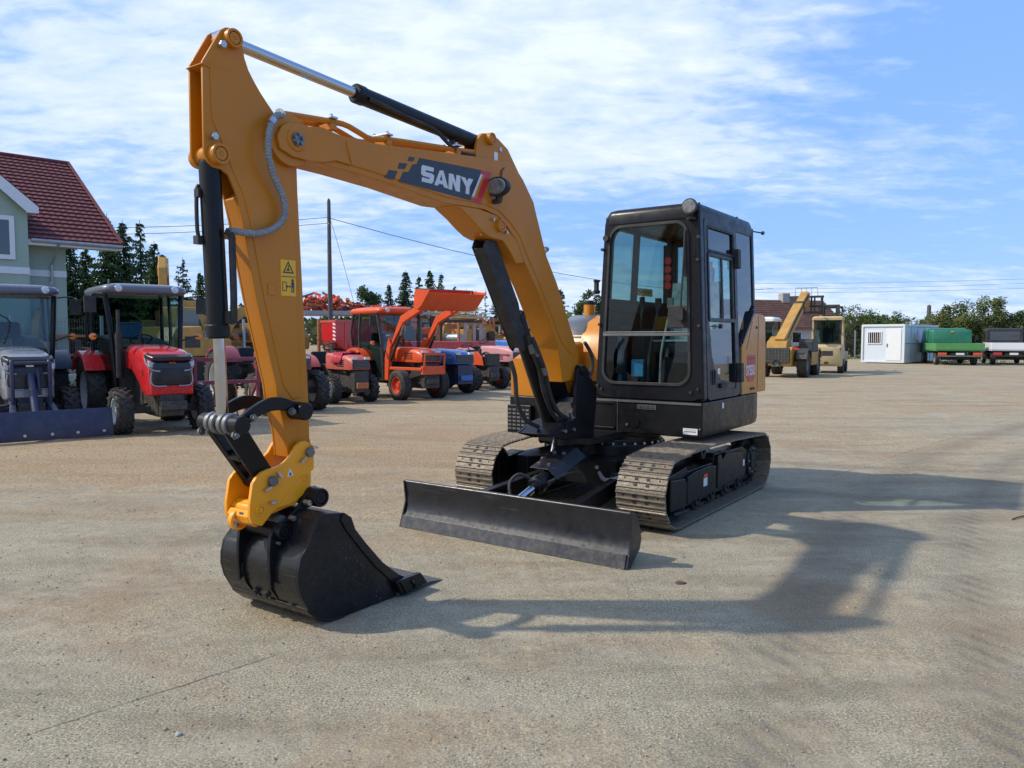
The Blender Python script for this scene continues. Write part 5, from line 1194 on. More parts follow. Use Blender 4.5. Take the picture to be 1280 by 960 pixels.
def forklift(loc, rz):
    t = empty('forklift', (*loc, 0), rz, 'cream yellow cab forklift with black mast, parked beyond the ochre telehandler', 'forklift')
    for s in (1, -1): wheel(t, 0, s*.55, .34, .26, .18, 'rimgrey', 0); wheel(t, 1.85, s*.60, .42, .30, .22, 'rimgrey', 0)
    b = B(); b.loft([rsec(x, w, zb, zt, .10, r2=.06) for x, w, zb, zt in ((-.55, .50, .40, 1.10), (-.45, .62, .30, 1.20), (.0, .66, .42, 1.22), (.5, .66, .35, 1.22), (1.9, .66, .3, .75), (2.1, .6, .3, .7))]); b.build('body', 'cream', t, smooth=40, bevel=.02)
    b = B(); b.bb(-.57, -.50, -.25, .25, .75, .95); b.build('rear_vent', 'engine', t, bevel=.02)
    b = B(); b.bb(.05, 1.65, -.62, .62, .7, 1.25); cab = b.build('cab', 'cream', t, bevel=.03)
    for x, s in ((.05, 1), (.05, -1), (1.5, 1), (1.5, -1)):
        b = B(); b.bar((x, s*.60, 1.2), (x+(.05 if x < 1 else -.15), s*.56, 2.28), .09, .08, up=(1, 0, 0)); b.build('pillar', 'cream', cab, bevel=.01)
    b = B(); b.ring([(-.56, 1.22), (.56, 1.22), (.54, 2.24), (-.54, 2.24)], [(-.50, 1.28), (.50, 1.28), (.48, 2.18), (-.48, 2.18)], .03, .09, 'x'); b.build('window_gasket', 'matblack', cab, bevel=.01)
    b = B(); b.cyl((.6, .3, 2.38), (.6, .3, 2.5), .06, n=14); b.build('beacon', 'amber', cab)
    b = B(); b.tube([(.1, -.45, 1.2), (.1, -.5, 1.5), (.1, -.5, 2.5)], .035, smooth=0); b.build('exhaust_pipe', 'engine', t)
    b = B(); b.box((.5, 0, 1.55), (.4, .45, .7)); b.build('seat', 'seat', cab, bevel=.05)
    b = B(); b.box((-.56, 0, .45), (.05, .16, .10)); b.build('tow_pin', 'engine', t, bevel=.02)
    b = B(); b.add([(.06, -.58, 1.24), (.06, .58, 1.24), (.11, .55, 2.25), (.11, -.55, 2.25)], [(0, 1, 2, 3)]); b.build('rear_window', 'glass_tr', cab, smooth=0)
    b = B(); b.add([(1.5, -.58, 1.24), (1.5, .58, 1.24), (1.35, .55, 2.25), (1.35, -.55, 2.25)], [(0, 1, 2, 3)])
    for s in (1, -1): b.add([(.06, s*.62, 1.24), (1.5, s*.62, 1.24), (1.35, s*.57, 2.25), (.1, s*.57, 2.25)], [(0, 1, 2, 3)])
    b.build('cab_glass', 'glass_tr', cab, smooth=0)
    b = B(); b.loft([[(x, y, z) for x, y in rrect(-.02+d, 1.5-d, -.62+d, .62-d, .08)] for z, d in ((2.24, 0), (2.34, 0), (2.40, .08))]); b.build('roof', 'cream', cab)
    b = B()
    for s in (1, -1): b.bar((2.05, s*.33, .25), (2.0, s*.33, 2.95), .12, .10, up=(1, 0, 0)); b.bar((2.12, s*.24, .25), (2.07, s*.24, 2.9), .06, .07, up=(1, 0, 0))
    for z in (.6, 1.5, 2.30, 2.92): b.bar((2.05, -.38, z), (2.05, .38, z), .07, .10)
    b.cyl((2.05, 0, .4), (2.02, 0, 2.2), .05); m = b.build('mast', 'engine', t, bevel=.006)
    b = B(); b.box((2.2, 0, 2.62), (.06, .95, .42)); 
    b = B()
    for z in (2.42, 2.85): b.bar((2.18, -.50, z), (2.18, .50, z), .06, .10)
    for y in (-.48, -.25, .25, .48): b.bar((2.18, y, 2.40), (2.18, y, 2.88), .06, .06, up=(1, 0, 0))
    b.build('carriage', 'engine', m, bevel=.005)
    b = B()
    for y in (-.35, .35): b.bar((2.24, y, 2.4), (3.2, y, 2.36), .10, .04)
    b.build('fork', 'engine', m)
    for s in (1, -1):
        b = B(); fender.z = .40; fender(t, 1.85, s*.62, .50, .30, 'cream', 20, 170)
        b = B(); b.box((-.5, s*.5, 1.02), (.06, .12, .14)); b.build('tail_light', 'redlens', t, bevel=.01)
    return t
forklift((13.35, 32.6), math.atan2(.90, .42))
# container office
c = empty('container_cabin', (22.4, 44.0, 0), 0, 'white container office cabin with a barred window and white door', 'container')
a_ = Vector((-.714, .70, 0)).normalized(); b_ = Vector((.70, .714, 0)).normalized()
mt = Matrix((b_, a_, Vector((0, 0, 1)))).transposed().to_4x4()     # x along the long side, y along the short side
LB, SB, HB = 6.2, 2.3, 2.22
b = B(); b.bb(.02, LB-.02, .02, SB-.02, .12, HB-.04); w = b.build('wall', 'container', c, xf=mt)
b = B()
for x in (0, LB): 
    for y in (0, SB): b.bb(x-.05, x+.05, y-.05, y+.05, .06, HB)
for z in (.10, HB-.03):
    for y in (0, SB): b.bar((0, y, z), (LB, y, z), .11, .10)
    for x in (0, LB): b.bar((x, 0, z), (x, SB, z), .11, .10)
b.build('frame', 'trimwhite', c, bevel=.006, xf=mt)
b = B(); b.bb(-.03, LB+.03, -.03, SB+.03, HB, HB+.05); b.build('roof', 'trimwhite', c, xf=mt)
b = B()
for x in (1.2, 2.4, 3.6, 4.8): b.bb(x, x+.03, -.0, .02, .15, HB-.1)
b.bb(.05, LB-.05, .0, .02, 1.14, 1.17); b.build('panel_seams', 'silver', w, xf=mt)
b = B(); b.bb(-.02, .03, .15, .95, .18, 2.0); d = b.build('door', 'white', c, bevel=.005, xf=mt)
b = B(); b.bb(-.05, -.02, .88, .92, .95, 1.15); b.build('handle', 'matblack', d, xf=mt)
b = B(); b.ring([(1.22, 1.12), (2.02, 1.12), (2.02, 1.86), (1.22, 1.86)], [(1.27, 1.17), (1.97, 1.17), (1.97, 1.81), (1.27, 1.81)], -.03, .01, 'x'); wn = b.build('window', 'white', c, xf=mt)
b = B(); b.bb(.0, .015, 1.26, 1.98, 1.16, 1.82); b.build('pane', 'glass_dark', wn, xf=mt, smooth=0)
b = B()
for i in range(6): b.bb(-.035, -.02, 1.33+i*.11, 1.355+i*.11, 1.15, 1.83)
b.build('bars', 'white', wn, xf=mt)
b = B(); b.bb(.2, .5, .2, .5, 0, .08); b.bb(LB-.5, LB-.2, .2, .5, 0, .08); b.bb(.2, .5, SB-.5, SB-.2, 0, .08); b.bb(LB-.5, LB-.2, SB-.5, SB-.2, 0, .08); b.build('foot', 'concrete', c, xf=mt)
# trucks
def truck(name, loc, rz, label, cat, cabcol, bedcol, tall, tarp, bedlen=2.9, hw_=1.0):
    t = empty(name, (*loc, 0), rz, label, cat)
    for s in (1, -1): wheel(t, 1.0, s*hw_*.78, .36, .24, .20, 'rimgrey', 0); wheel(t, 3.9, s*hw_*.80, .36, .22, .20, 'rimgrey', 0)
    b = B(); b.bb(.1, 4.4, -.38, .38, .45, .68); b.cyl((1.0, -.7, .36), (1.0, .7, .36), .09); b.bb(.9, 1.6, .4, .75, .4, .65); b.build('chassis', 'engine', t, bevel=.01)
    b = B(); b.bb(0, bedlen, -hw_, hw_, .78, .86); bed = b.build('bed', bedcol, t, bevel=.006)
    b = B(); b.bb(-.03, .02, -hw_, hw_, .84, .84+tall); b.build('tailgate', bedcol, bed, bevel=.012)
    for s in (1, -1):
        b = B(); b.bb(.02, bedlen, s*hw_-.02, s*hw_+.02, .84, .84+tall); b.build('dropside', bedcol, bed, bevel=.012)
    b = B(); b.loft([rsec(x, hw_*w, .62, zt, .12, r2=.05) for x, w, zt in ((bedlen+.08, .86, 1.98), (bedlen+.3, .88, 2.05), (bedlen+1.1, .88, 2.0), (bedlen+1.55, .88, 1.35), (bedlen+2.1, .86, 1.15), (bedlen+2.2, .8, .9))]); cab = b.build('cab', cabcol, t, smooth=40, bevel=.02)
    b = B(); b.bb(bedlen+.065, bedlen+.08, -hw_*.70, hw_*.70, 1.35, 1.85); b.build('rear_window', 'glass_dark', cab, bevel=.01)
    for s in (1, -1):
        b = B(); b.prism([(bedlen+.35, 1.3), (bedlen+.35, 1.86), (bedlen+1.0, 1.86), (bedlen+1.35, 1.32)], s*hw_*.875, s*hw_*.89); b.build('side_window', 'glass_dark', cab)
        b = B(); b.tube([(bedlen+1.2, s*hw_*.9, 1.4), (bedlen+1.2, s*(hw_+.12), 1.45)], .015, smooth=0); b.box((bedlen+1.2, s*(hw_+.18), 1.5), (.06, .16, .26)); b.build('mirror', 'matblack' if cabcol != 'greenpaint' else 'trimwhite', cab, bevel=.02)
        b = B(); b.box((-.02, s*hw_*.72, .62), (.06, .42, .14)); b.build('tail_light', 'redlens' if not tarp else 'orange', t, bevel=.01)
    b = B(); b.bb(-.06, .02, -hw_*.9, hw_*.9, .46, .54); b.build('bumper', 'steel' if tarp else 'matblack', t, bevel=.01)
    if tarp:
        b = B(); b.loft([rsec(x, hw_*w, 1.2, z, .10) for x, w, z in ((1.7, .80, 1.86), (1.75, .84, 1.92), (2.8, .84, 1.94), (2.85, .80, 1.88))]); b.build('crew_cab', cabcol, t, bevel=.01, smooth=40)
        b = B(); b.box((1.69, 0, 1.82), (.03, .16, .07)); b.build('rear_lamp', 'amber', t, bevel=.01)
        b = B(); b.bb(1.665, 1.695, -hw_*.62, hw_*.62, 1.45, 1.85); 
    b = B(); b.box((-.07, 0, .62), (.012, .40, .11)); b.build('number_plate', 'stickerw', t)
    return t
truck('flatbed_truck', (24.1, 41.4), math.atan2(.98, .30), 'green dropside truck with light green tailgate, right of the white container cabin', 'truck', 'greenpaint', 'lightgreen', .36, True, bedlen=2.9, hw_=1.17)
truck('pickup_truck', (27.2, 41.7), math.atan2(.98, .42), 'dark cab pickup truck with a white tailgate, rightmost vehicle by the bushes', 'truck', 'matblack', 'white', .38, False, bedlen=2.6, hw_=1.05)
# ================================================================== BACKGROUND YARD
def yard_excavator(loc, rz, label, k=1., boom_up=1., col='catyellow', group='yellow machines behind the fence'):
    t = empty('yard_excavator', (*loc, 0), rz, label, 'excavator', group)
    for s in (1, -1):
        b = B(); b.prism([(-1.4*k,.15*k),(-1.25*k,0),(1.25*k,0),(1.45*k,.2*k),(1.45*k,.5*k),(1.2*k,.68*k),(-1.2*k,.68*k),(-1.45*k,.5*k)], s*.6*k, s*1.05*k); b.build('track', 'chain', t, bevel=.04)
    b = B(); b.prism([(-1.7*k,.85*k),(-1.75*k,1.4*k),(-1.5*k,1.85*k),(-.4*k,1.9*k),(-.3*k,1.5*k),(1.0*k,1.45*k),(1.1*k,.85*k)], -1.05*k, 1.05*k); b.cyl((0, 0, .6*k), (0, 0, .9*k), .5*k); body = b.build('body', col, t, bevel=.05)
    b = B(); b.bb(-1.2*k, -.5*k, -1.06*k, 1.06*k, 1.15*k, 1.55*k); b.build('vent_panel', 'engine', body, bevel=.02)
    b = B(); b.prism([(-.3*k,1.4*k),(-.28*k,2.6*k),(.7*k,2.6*k),(1.02*k,1.9*k),(1.02*k,1.4*k)], .2*k, 1.05*k); cab = b.build('cab', col, t, bevel=.04)
    b = B(); b.prism([(-.18*k,1.75*k),(-.18*k,2.48*k),(.62*k,2.48*k),(.90*k,1.88*k),(.9*k,1.75*k)], .19*k, 1.06*k); b.build('window', 'glass_dark', cab)
    b = B(); p = [(.9*k,1.2*k),(1.9*k,3.1*k*boom_up),(3.2*k,3.6*k*boom_up),(3.9*k,3.1*k*boom_up)]
    b.prism([(.8*k,1.1*k),(1.7*k,3.2*k*boom_up),(2.3*k,3.75*k*boom_up),(4.0*k,3.3*k*boom_up),(3.95*k,3.05*k*boom_up),(2.5*k,3.2*k*boom_up),(2.1*k,2.9*k*boom_up),(1.15*k,1.0*k)], -.35*k, -.05*k); b.build('boom', col, t, bevel=.03)
    b = B(); b.prism([(3.7*k,3.7*k*boom_up),(4.1*k,3.3*k*boom_up),(4.25*k,1.1*k),(4.05*k,1.1*k),(3.75*k,3.0*k*boom_up)], -.32*k, -.08*k); b.build('arm', col, t, bevel=.03)
    b = B(); b.prism([(4.3*k,1.25*k),(4.35*k,.8*k),(4.1*k,.45*k),(3.7*k,.35*k),(3.3*k,.6*k),(3.9*k,.95*k),(4.05*k,1.2*k)], -.6*k, .2*k); b.build('bucket', 'engine', t, bevel=.03)
    b = B(); b.cyl((1.2*k, -.2*k, 1.0*k), (2.0*k, -.2*k, 2.9*k*boom_up), .08*k); b.cyl((2.4*k, -.2*k, 3.75*k*boom_up), (3.75*k, -.2*k, 3.65*k*boom_up), .07*k); b.build('cylinder', 'engine', t)
    return t
FD = math.atan2(.8, .6)
yard_excavator((-11.6, 27.6), FD+.25, 'yellow yard excavator with dark cab windows behind the fence, left of the raised arm', 1.0, .72)
yard_excavator((-16.9, 26.6), FD+1.0, 'yellow yard excavator between the navy blade tractor and the red tractor, behind the fence', .75, .9)
yard_excavator((-14.6, 33.2), FD-2.1, 'yellow yard excavator whose boom tip shows over the red tractor roof', 1.18, 1.05)
yard_excavator((.6, 40.5), FD+2.6, 'yellow yard excavator behind the timber rack, next to the boom cylinder', 1.05, .62)
yard_excavator((-7.9, 41.5), FD-1.2, 'yellow yard excavator behind the orange loader tractor roof', 1.0, .80)
yard_excavator((-5.2, 46.5), FD-.2, 'far orange excavator behind the raised loader bucket', 1.1, .70, 'orange')
yard_excavator((-11.8, 36.5), FD+2.2, 'brown yellow yard excavator just left of the tall dark pole', 1.1, .62)
def rack(loc, rz, w, d, h, label, seed, cols):
    rn = random.Random(seed)
    t = empty('storage_rack', (*loc, 0), rz, label, 'rack', 'storage racks behind the fence')
    b = B()
    for x in (0, w):
        for y in (0, d): b.bb(x-.05, x+.05, y-.05, y+.05, 0, h)
    for z in (.3, h*.5, h*.95):
        for y in (0, d): b.bb(0, w, y-.04, y+.04, z, z+.08)
    b.build('frame', 'rust', t)
    for z in (.38, h*.5+.08):
        b = B(); x = .1; b.m = 0
        while x < w-.4:
            ww = rn.uniform(.25, .7); hh = rn.uniform(.25, h*.40); b.m = rn.randrange(len(cols))
            q = rn.random()
            if q < .6: b.box((x+ww/2, d/2+rn.uniform(-.1, .1), z+hh/2), (ww*.9, d*.7, hh), (0, 0, rn.uniform(-.2, .2)))
            else: b.cyl((x+ww/2, .1, z+hh/2), (x+ww/2, d-.1, z+hh/2), min(ww, hh)*.45, n=12)
            x += ww+rn.uniform(.02, .15)
        b.build('machine_parts', cols, t, bevel=.02)
    return t
rack((-7.5, 33.0), FD, 5.0, 1.2, 2.3, 'rusty storage rack of machine parts behind the faded red tractor', 1, ['rust', 'engine', 'catyellow', 'fadedred'])
rack((-2.6, 37.5), FD, 4.2, 1.2, 2.2, 'rusty storage rack behind the blue tractor', 2, ['rust', 'engine', 'catyellow', 'galv'])
rack((-1.0, 43.0), 0.2, 6, 1.2, 2.6, 'rusty storage rack farthest back by the timber rack posts', 3, ['rust', 'catyellow', 'engine', 'orange'])
rack((-13.4, 30.5), FD, 4.5, 1.2, 2.6, 'rusty storage rack behind the red tractor cab', 4, ['catyellow', 'engine', 'rust', 'galv'])
rack((-17.8, 27.8), FD, 3.0, 1.0, 1.6, 'low rusty storage rack by the green house wall', 5, ['rust', 'fadedred', 'catyellow', 'engine'])
# red hopper machine
t = empty('hopper_machine', (-6.7, 31.5, 0), FD-.2, 'red hopper machine with striped warning edge behind the fence, right of the arm', 'farm machine')
b = B(); b.prism([(-.9,1.35),(-.9,2.15),(1.0,2.15),(1.0,1.35),(.8,1.0),(-.5,1.0)], -.6, .6); h_ = b.build('hopper', 'red', t, bevel=.03)
b = B()
for x in (-.5, .2, .9): b.bb(x, x+.06, -.64, .64, 1.05, 2.10)
b.bb(-.92, 1.02, -.64, .64, 2.10, 2.20); b.build('ribs', 'fadedred', h_)
b = B()
for i in range(5): b.bar((-.92, -.62, 1.4+i*.15), (-.92, -.44, 1.46+i*.15), .04, .05)
b.build('warning_stripes', 'white', h_)
b = B(); b.bb(-.8, 1.3, -.4, .4, .5, 1.0); b.build('chassis', 'engine', t)
for x in (-.5, 1.0):
    for s in (1, -1): wheel(t, x, s*.6, .42, .25, .22, 'rimgrey', 0)
t = empty('trailer', (-2.5, 32.6, 0), FD, 'long red trailer bed behind the blue tractor', 'trailer')
b = B(); b.bb(-2.4, 2.4, -.8, .8, .95, 1.35); b.build('bed', 'red', t, bevel=.03); b = B(); b.bb(-2.2, 2.2, -.4, .4, .6, .95); b.build('chassis', 'engine', t)
for x in (-1.2, -.4):
    for s in (1, -1): wheel(t, x, s*.7, .4, .24, .22, 'rimgrey', 0)
# flat roof shelter with a heap of orange parts on it
t = empty('shelter', (-10.4, 39.0, 0), .35, 'flat roofed grey shelter with posts, carrying an orange scrap heap', 'shelter')
b = B(); b.bb(-1.5, 6.5, -1.5, 1.5, 2.62, 2.82); b.build('roof', 'galv', t, bevel=.01)
for x in (-1.3, 1.1, 3.6, 6.2):
    for y in (-1.3, 1.3): b = B(); b.bb(x-.06, x+.06, y-.06, y+.06, 0, 2.62); b.build('post', 'galv', t)
rn = random.Random(11); b = B()
for i in range(420):
    x, y = rn.uniform(-1.4, 4.6), rn.uniform(-1.1, 1.1); hmax = .80*math.exp(-((x-.7)/1.5)**2)*(1-abs(y)*.4)+.22; z = 2.84+hmax*rn.random()**1.3
    a = rn.uniform(0, 6.3); e_ = rn.uniform(-.6, .6); l = rn.uniform(.25, .75); b.m = rn.choice([0, 0, 0, 1, 2])
    d = Vector((math.cos(a)*math.cos(e_), math.sin(a)*math.cos(e_), math.sin(e_)))*l/2; c = Vector((x, y, max(2.86, z)))
    if rn.random() < .7: b.bar(c-d, c+d, rn.uniform(.04, .16), rn.uniform(.04, .14))
    else: b.cyl(c-d*.3, c+d*.3, rn.uniform(.06, .16), n=10)
o = b.build('scrap_heap', ['orange', 'rust', 'engine'], None); o.location = (-10.4, 39.0, 0); o.rotation_euler = (0, 0, .35)
tag(o, 'heap of orange scrap machine parts piled on the flat shelter roof', 'scrap heap')
# timber rack with posts
t = empty('timber_rack', (-3.3, 35.0, 0), .15, 'open timber rack on pale posts left of the boom cylinder, planks stacked on top', 'rack')
b = B(); b.bb(-.2, 1.9, -.5, .5, 2.18, 2.28); b.build('beam', 'engine', t)
for x in (.05, 1.15, 1.55): b = B(); b.bb(x-.07, x+.07, -.45, -.31, 0, 2.18); b.build('post', 'concrete' if x > 1 else 'engine', t)
b = B(); b.bb(1.78, 1.92, -.4, -.26, 0, 2.6); b.build('post', 'concrete', t)
rn = random.Random(5); b = B()
for i in range(22):
    x = rn.uniform(-.2, 1.2); y = rn.uniform(-.5, .5); z = 2.30+.02*i; b.bar((x-.5, y, z), (x+rn.uniform(.5, 1.6), y+rn.uniform(-.3, .3), z+rn.uniform(-.05, .15)), .10, .04)
o = b.build('plank_pile', 'cream', None); o.location = (-3.3, 35.0, 0); o.rotation_euler = (0, 0, .15); tag(o, 'pile of yellow painted planks on top of the timber rack', 'planks')

# ---------------------------------------------------------------- fences
def fence(A, Bq, h, step, label, base=.30, wires=.075, postmat='galv', cat='fence'):
    A = Vector((*A, 0)); Bq = Vector((*Bq, 0)); d = (Bq-A).normalized(); L_ = (Bq-A).length; n = max(1, round(L_/step)); st = L_/n
    t = empty('mesh_fence', A, math.atan2(d.y, d.x), label, cat)
    if base: b = B(); b.bb(0, L_, -.06, .06, 0, base); b.build('concrete_base', 'concrete', t, bevel=.01)
    pb = B(); pb.bb(-.04, .04, -.04, .04, 0, h+.08); pb.bb(-.045, .045, -.045, .045, h+.08, h+.10)
    post = pb.build('post', postmat, t)
    mb = B(); k = 0
    x = .04
    while x < st-.03: mb.bb(x-.0022, x+.0022, -.0022, .0022, base+.03, h); x += wires
    for z in [base+.05+i*.2 for i in range(int((h-base)/.2)+1)]: mb.bb(.0, st, -.003, .003, z-.0025, z+.0025)
    panel = mb.build('mesh_panel', 'mesh', t, smooth=0)
    for i in range(1, n+1):
        o = post.copy(); COL.objects.link(o); o.parent = t; o.location = (i*st, 0, 0)
        if i < n: o = panel.copy(); COL.objects.link(o); o.parent = t; o.location = (i*st, 0, 0)
    return t
fence((-19.5, 16.6), (.9, 43.4), 2.1, 2.5, 'grey welded mesh fence with a low concrete base running behind the parked tractors', .34)
fence((14.6, 56.5), (24.5, 55.0), 1.9, 2.5, 'welded mesh fence between the forklift and the white container cabin', .1, .06)
fence((24.5, 55.0), (62, 49.5), 1.7, 2.5, 'far mesh fence in front of the bushes behind the parked trucks', .0, .1)

# ---------------------------------------------------------------- house with the red roof
hs = empty('house', (0, 0, 0), 0, 'pale green house with steep red tiled roof and white gabled dormer at the left', 'house')
u = Vector((.72, .694, 0)).normalized(); nn = Vector((.694, -.72, 0)).normalized(); K = 30/22
E0 = Vector((-11.1*K, 30, 0)); ez = 1.5+114/961*30; rh = 3.06*K; hwid = 5.07*K
# house frame: x along u (towards the right gable), y inward (away from the yard), z up; origin at the eave end
hm = Matrix((u, -nn, Vector((0, 0, 1)))).transposed().to_4x4(); hm.translation = E0
LH = 20.; DXR = -3.12
b = B(); wx = -1.75; b.prism([(-LH, .65), (wx, .65), (wx, 2*hwid-.65), (-LH, 2*hwid-.65)], 0, ez-.05, 'z')
b.prism([(.65+.0, ez-.06), (2*hwid-.65, ez-.06), (hwid, ez+rh-.55)], -LH+.1, wx-.001, 'x')
wall = b.build('wall', 'housegreen', hs, xf=hm)
mroof, nt, out = new_mat('red_roof_tiles'); Lk = nt.links.new
bs = nd(nt, 'ShaderNodeBsdfPrincipled', i_Roughness=.7); Lk(bs.outputs[0], out.inputs[0]); tc = nd(nt, 'ShaderNodeTexCoord')
n1 = nd(nt, 'ShaderNodeTexNoise', i_Scale=9., i_Detail=6.); Lk(tc.outputs['Object'], n1.inputs['Vector'])
r1 = ramp(nt, [(.3, (.075, .013, .016)), (.7, (.17, .034, .032))]); Lk(n1.outputs['Fac'], r1.inputs['Fac']); Lk(r1.outputs['Color'], bs.inputs['Base Color'])
M['roof'] = mroof
# roof built as overlapping tile courses with pantile waves
b = B(); slope = math.hypot(hwid, rh); nrow = 22; rl = slope/nrow
sd = Vector((0, hwid, rh)).normalized(); sn = Vector((0, -rh, hwid)).normalized()
b.add([(-LH, 0, ez), (.02, 0, ez), (.02, hwid, ez+rh), (-LH, hwid, ez+rh), (-LH, 2*hwid, ez), (.02, 2*hwid, ez), (-LH, 0, ez-.14), (.02, 0, ez-.14), (.02, hwid, ez+rh-.14), (-LH, hwid, ez+rh-.14), (-LH, 2*hwid, ez-.14), (.02, 2*hwid, ez-.14)],
      [(0, 1, 2, 3), (3, 2, 5, 4), (6, 9, 8, 7), (9, 10, 11, 8), (0, 6, 7, 1), (1, 7, 8, 2), (2, 8, 11, 5), (4, 5, 11, 10)])
roof = b.build('roof', 'roof', hs, xf=hm, smooth=0)
b = B()
nx = int(LH/.05)
for r_ in range(nrow):
    s0 = sd*(r_*rl-.02)+sn*.075; s1 = sd*((r_+1)*rl)+sn*.015; s2 = sd*(r_*rl-.02)+sn*.0
    vs = []
    for i in range(nx+1):
        x = .04-i*.05; wv = .022*abs(math.sin(x*math.pi/.24)); base_ = Vector((x, 0, ez))
        vs += [base_+s2, base_+s0+sn*wv, base_+s1+sn*wv]
    b.add(vs, [(3*i+k, 3*i+k+1, 3*(i+1)+k+1, 3*(i+1)+k) for i in range(nx) for k in (0, 1)])
b.build('tiles', 'roof', roof, xf=hm, smooth=60)
b = B(); b.tube([(-LH, hwid, ez+rh+.05), (.06, hwid, ez+rh+.05)], .11, smooth=0); b.bar((.04, -.05, ez+.03), (.04, hwid, ez+rh+.06), .10, .16); b.build('ridge_tiles', 'roof', roof, xf=hm)
b = B(); b.bb(DXR, .0, -.02, .62, ez-.20, ez-.15); b.bb(DXR, .02, -.03, .0, ez-.22, ez-.02); b.bar((.055, 0, ez-.10), (.055, hwid, ez+rh-.10), .03, .22); b.build('eaves_board', 'trimwhite', hs, xf=hm)
b = B(); b.tube([(DXR+.1, -.10, ez-.06), (.02, -.10, ez-.08)], .07, smooth=0); b.tube([(-2.15, -.10, ez-.12), (-2.15, .1, ez-.35), (-2.25, .56, ez-.85), (-2.25, .57, .2)], .05, smooth=0); b.build('gutter', 'galv', hs, xf=hm)
b = B(); b.bb(DXR, wx+.01, .62, .66, 3.76, 4.0); b.bb(DXR-4.6, DXR+.01, -.15, -.12, 3.76, 4.0); b.build('white_band', 'trimwhite', hs, xf=hm)
# dormer gable with window at the left
DXR = -3.12
b = B(); 
dz0, dz1 = 3.4, 5.85
b.prism([(DXR-4.6, .0), (DXR, .0), (DXR, 6.0), (DXR-2.3, 8.0), (DXR-4.6, 6.0)], -.13, 5.2); dw = b.build('dormer_wall', 'housegreen', hs, xf=hm)
b = B()
for s in (1, -1):
    cx = DXR-2.3; ex = cx+s*2.62; b.prism([(cx, 8.42), (cx, 8.20), (ex, 5.98), (ex, 6.20)], -.35, 6.6)
b.build('dormer_roof', 'roof', hs, xf=hm)
b = B()
for s in (1, -1):
    cx = DXR-2.3; ex = cx+s*2.60; b.prism([(cx, 8.37), (cx, 8.0), (ex-s*.35, 5.92), (ex, 5.92), (ex, 6.14)], -.42, -.36)
    b.prism([(ex-s*.02, 5.94), (ex-s*.34, 5.93), (ex-s*.34, 6.0), (ex-s*.02, 6.0)], -.36, 4.)
b.build('dormer_fascia', 'trimwhite', hs, xf=hm)
wx0, wx1 = DXR-2.0, DXR-.42
b = B(); b.ring([(wx0, 4.25), (wx1, 4.25), (wx1, 5.78), (wx0, 5.78)], [(wx0+.16, 4.41), (wx1-.16, 4.41), (wx1-.16, 5.62), (wx0+.16, 5.62)], -.20, -.09); w = b.build('window', 'trimwhite', hs, bevel=.01, xf=hm)
b = B(); b.bb(wx0+.1, wx1-.1, -.15, -.131, 4.35, 5.7); b.build('pane', 'glass_dark', w, xf=hm, smooth=0)
b = B(); b.bar(((wx0+wx1)/2, -.17, 4.38), ((wx0+wx1)/2, -.17, 5.7), .06, .05, up=(1, 0, 0)); b.build('mullion', 'trimwhite', w, xf=hm)
# small house at the right in the distance
h2 = empty('farm_house', (28.6, 74, 0), .25, 'distant pale house with brownish red tiled roof behind the telehandler', 'house')
b = B(); b.bb(-7.5, 3.4, 0, 7, 0, 2.6); b.prism([(0, 2.6), (7, 2.6), (3.5, 5.0)], 3.38, -7.5, 'x'); b.build('wall', 'wallgrey', h2)
b = B(); b.prism([(-.5, 2.45), (3.5, 5.25), (7.5, 2.45), (7.5, 2.3), (3.5, 5.05), (-.5, 2.3)], -8, 3.9, 'x'); rr_ = b.build('roof', 'roof2', h2)
b = B()
for i in range(14): s_ = i/14; b.bb(-8.02, 3.92, -.5+4*s_, -.5+4*s_+.05, 2.5+2.8*s_, 2.56+2.8*s_)
b.build('tiles', 'roof2', rr_); b = B(); b.bb(-1.0, -.2, 3.0, 3.8, 4.5, 5.9); b.build('chimney', 'concrete', rr_)
for x in (-5, -2, 1): 
    b = B(); b.bb(x, x+1.1, -.05, .02, .95, 2.1); w = b.build('window', 'trimwhite', h2); b = B(); b.bb(x+.1, x+1.0, -.07, -.051, 1.05, 2.0); b.build('pane', 'glass_dark', w)

# ---------------------------------------------------------------- poles and cables
def pole(loc, h, r, label, mat='poleconc', arm=0):
    t = empty('utility_pole', (*loc, 0), 0, label, 'utility pole')
    b = B(); b.cyl((0, 0, 0), (0, 0, h), r, r*.62, n=12); b.cyl((0, 0, h), (0, 0, h+.12), r*.62, r*.3, n=12); b.build('shaft', mat, t)
    if arm:
        b = B(); b.bb(-arm, arm, -.05, .05, h-.6, h-.5); b.build('crossarm', 'engine', t)
        for x in (-arm*.9, 0, arm*.9): b = B(); b.cyl((x, 0, h-.5), (x, 0, h-.3), .05, n=8); b.build('insulator', 'trimwhite', t)
    return t
pole((-8.24, 35.0), 7.62, .125, 'tall dark utility pole rising behind the parked tractors')
b = B(); b.cyl((-8.24, 34.85, 6.85), (-8.24, 34.7, 6.85), .05, n=8); b.cyl((-8.24, 34.85, 6.6), (-8.24, 34.7, 6.6), .04, n=8)
b.build('insulator', 'trimwhite', [o for o in bpy.data.objects if o.name.startswith('utility_pole')][0]).location = (8.24, -35, 0)
pole((41.6, 77.0), 4.65, .30, 'short thick utility pole beyond the white container cabin', arm=0)
pole((34.5, 95.0), 5.0, .12, 'thin distant utility pole between the container cabin and the bushes', arm=.6)
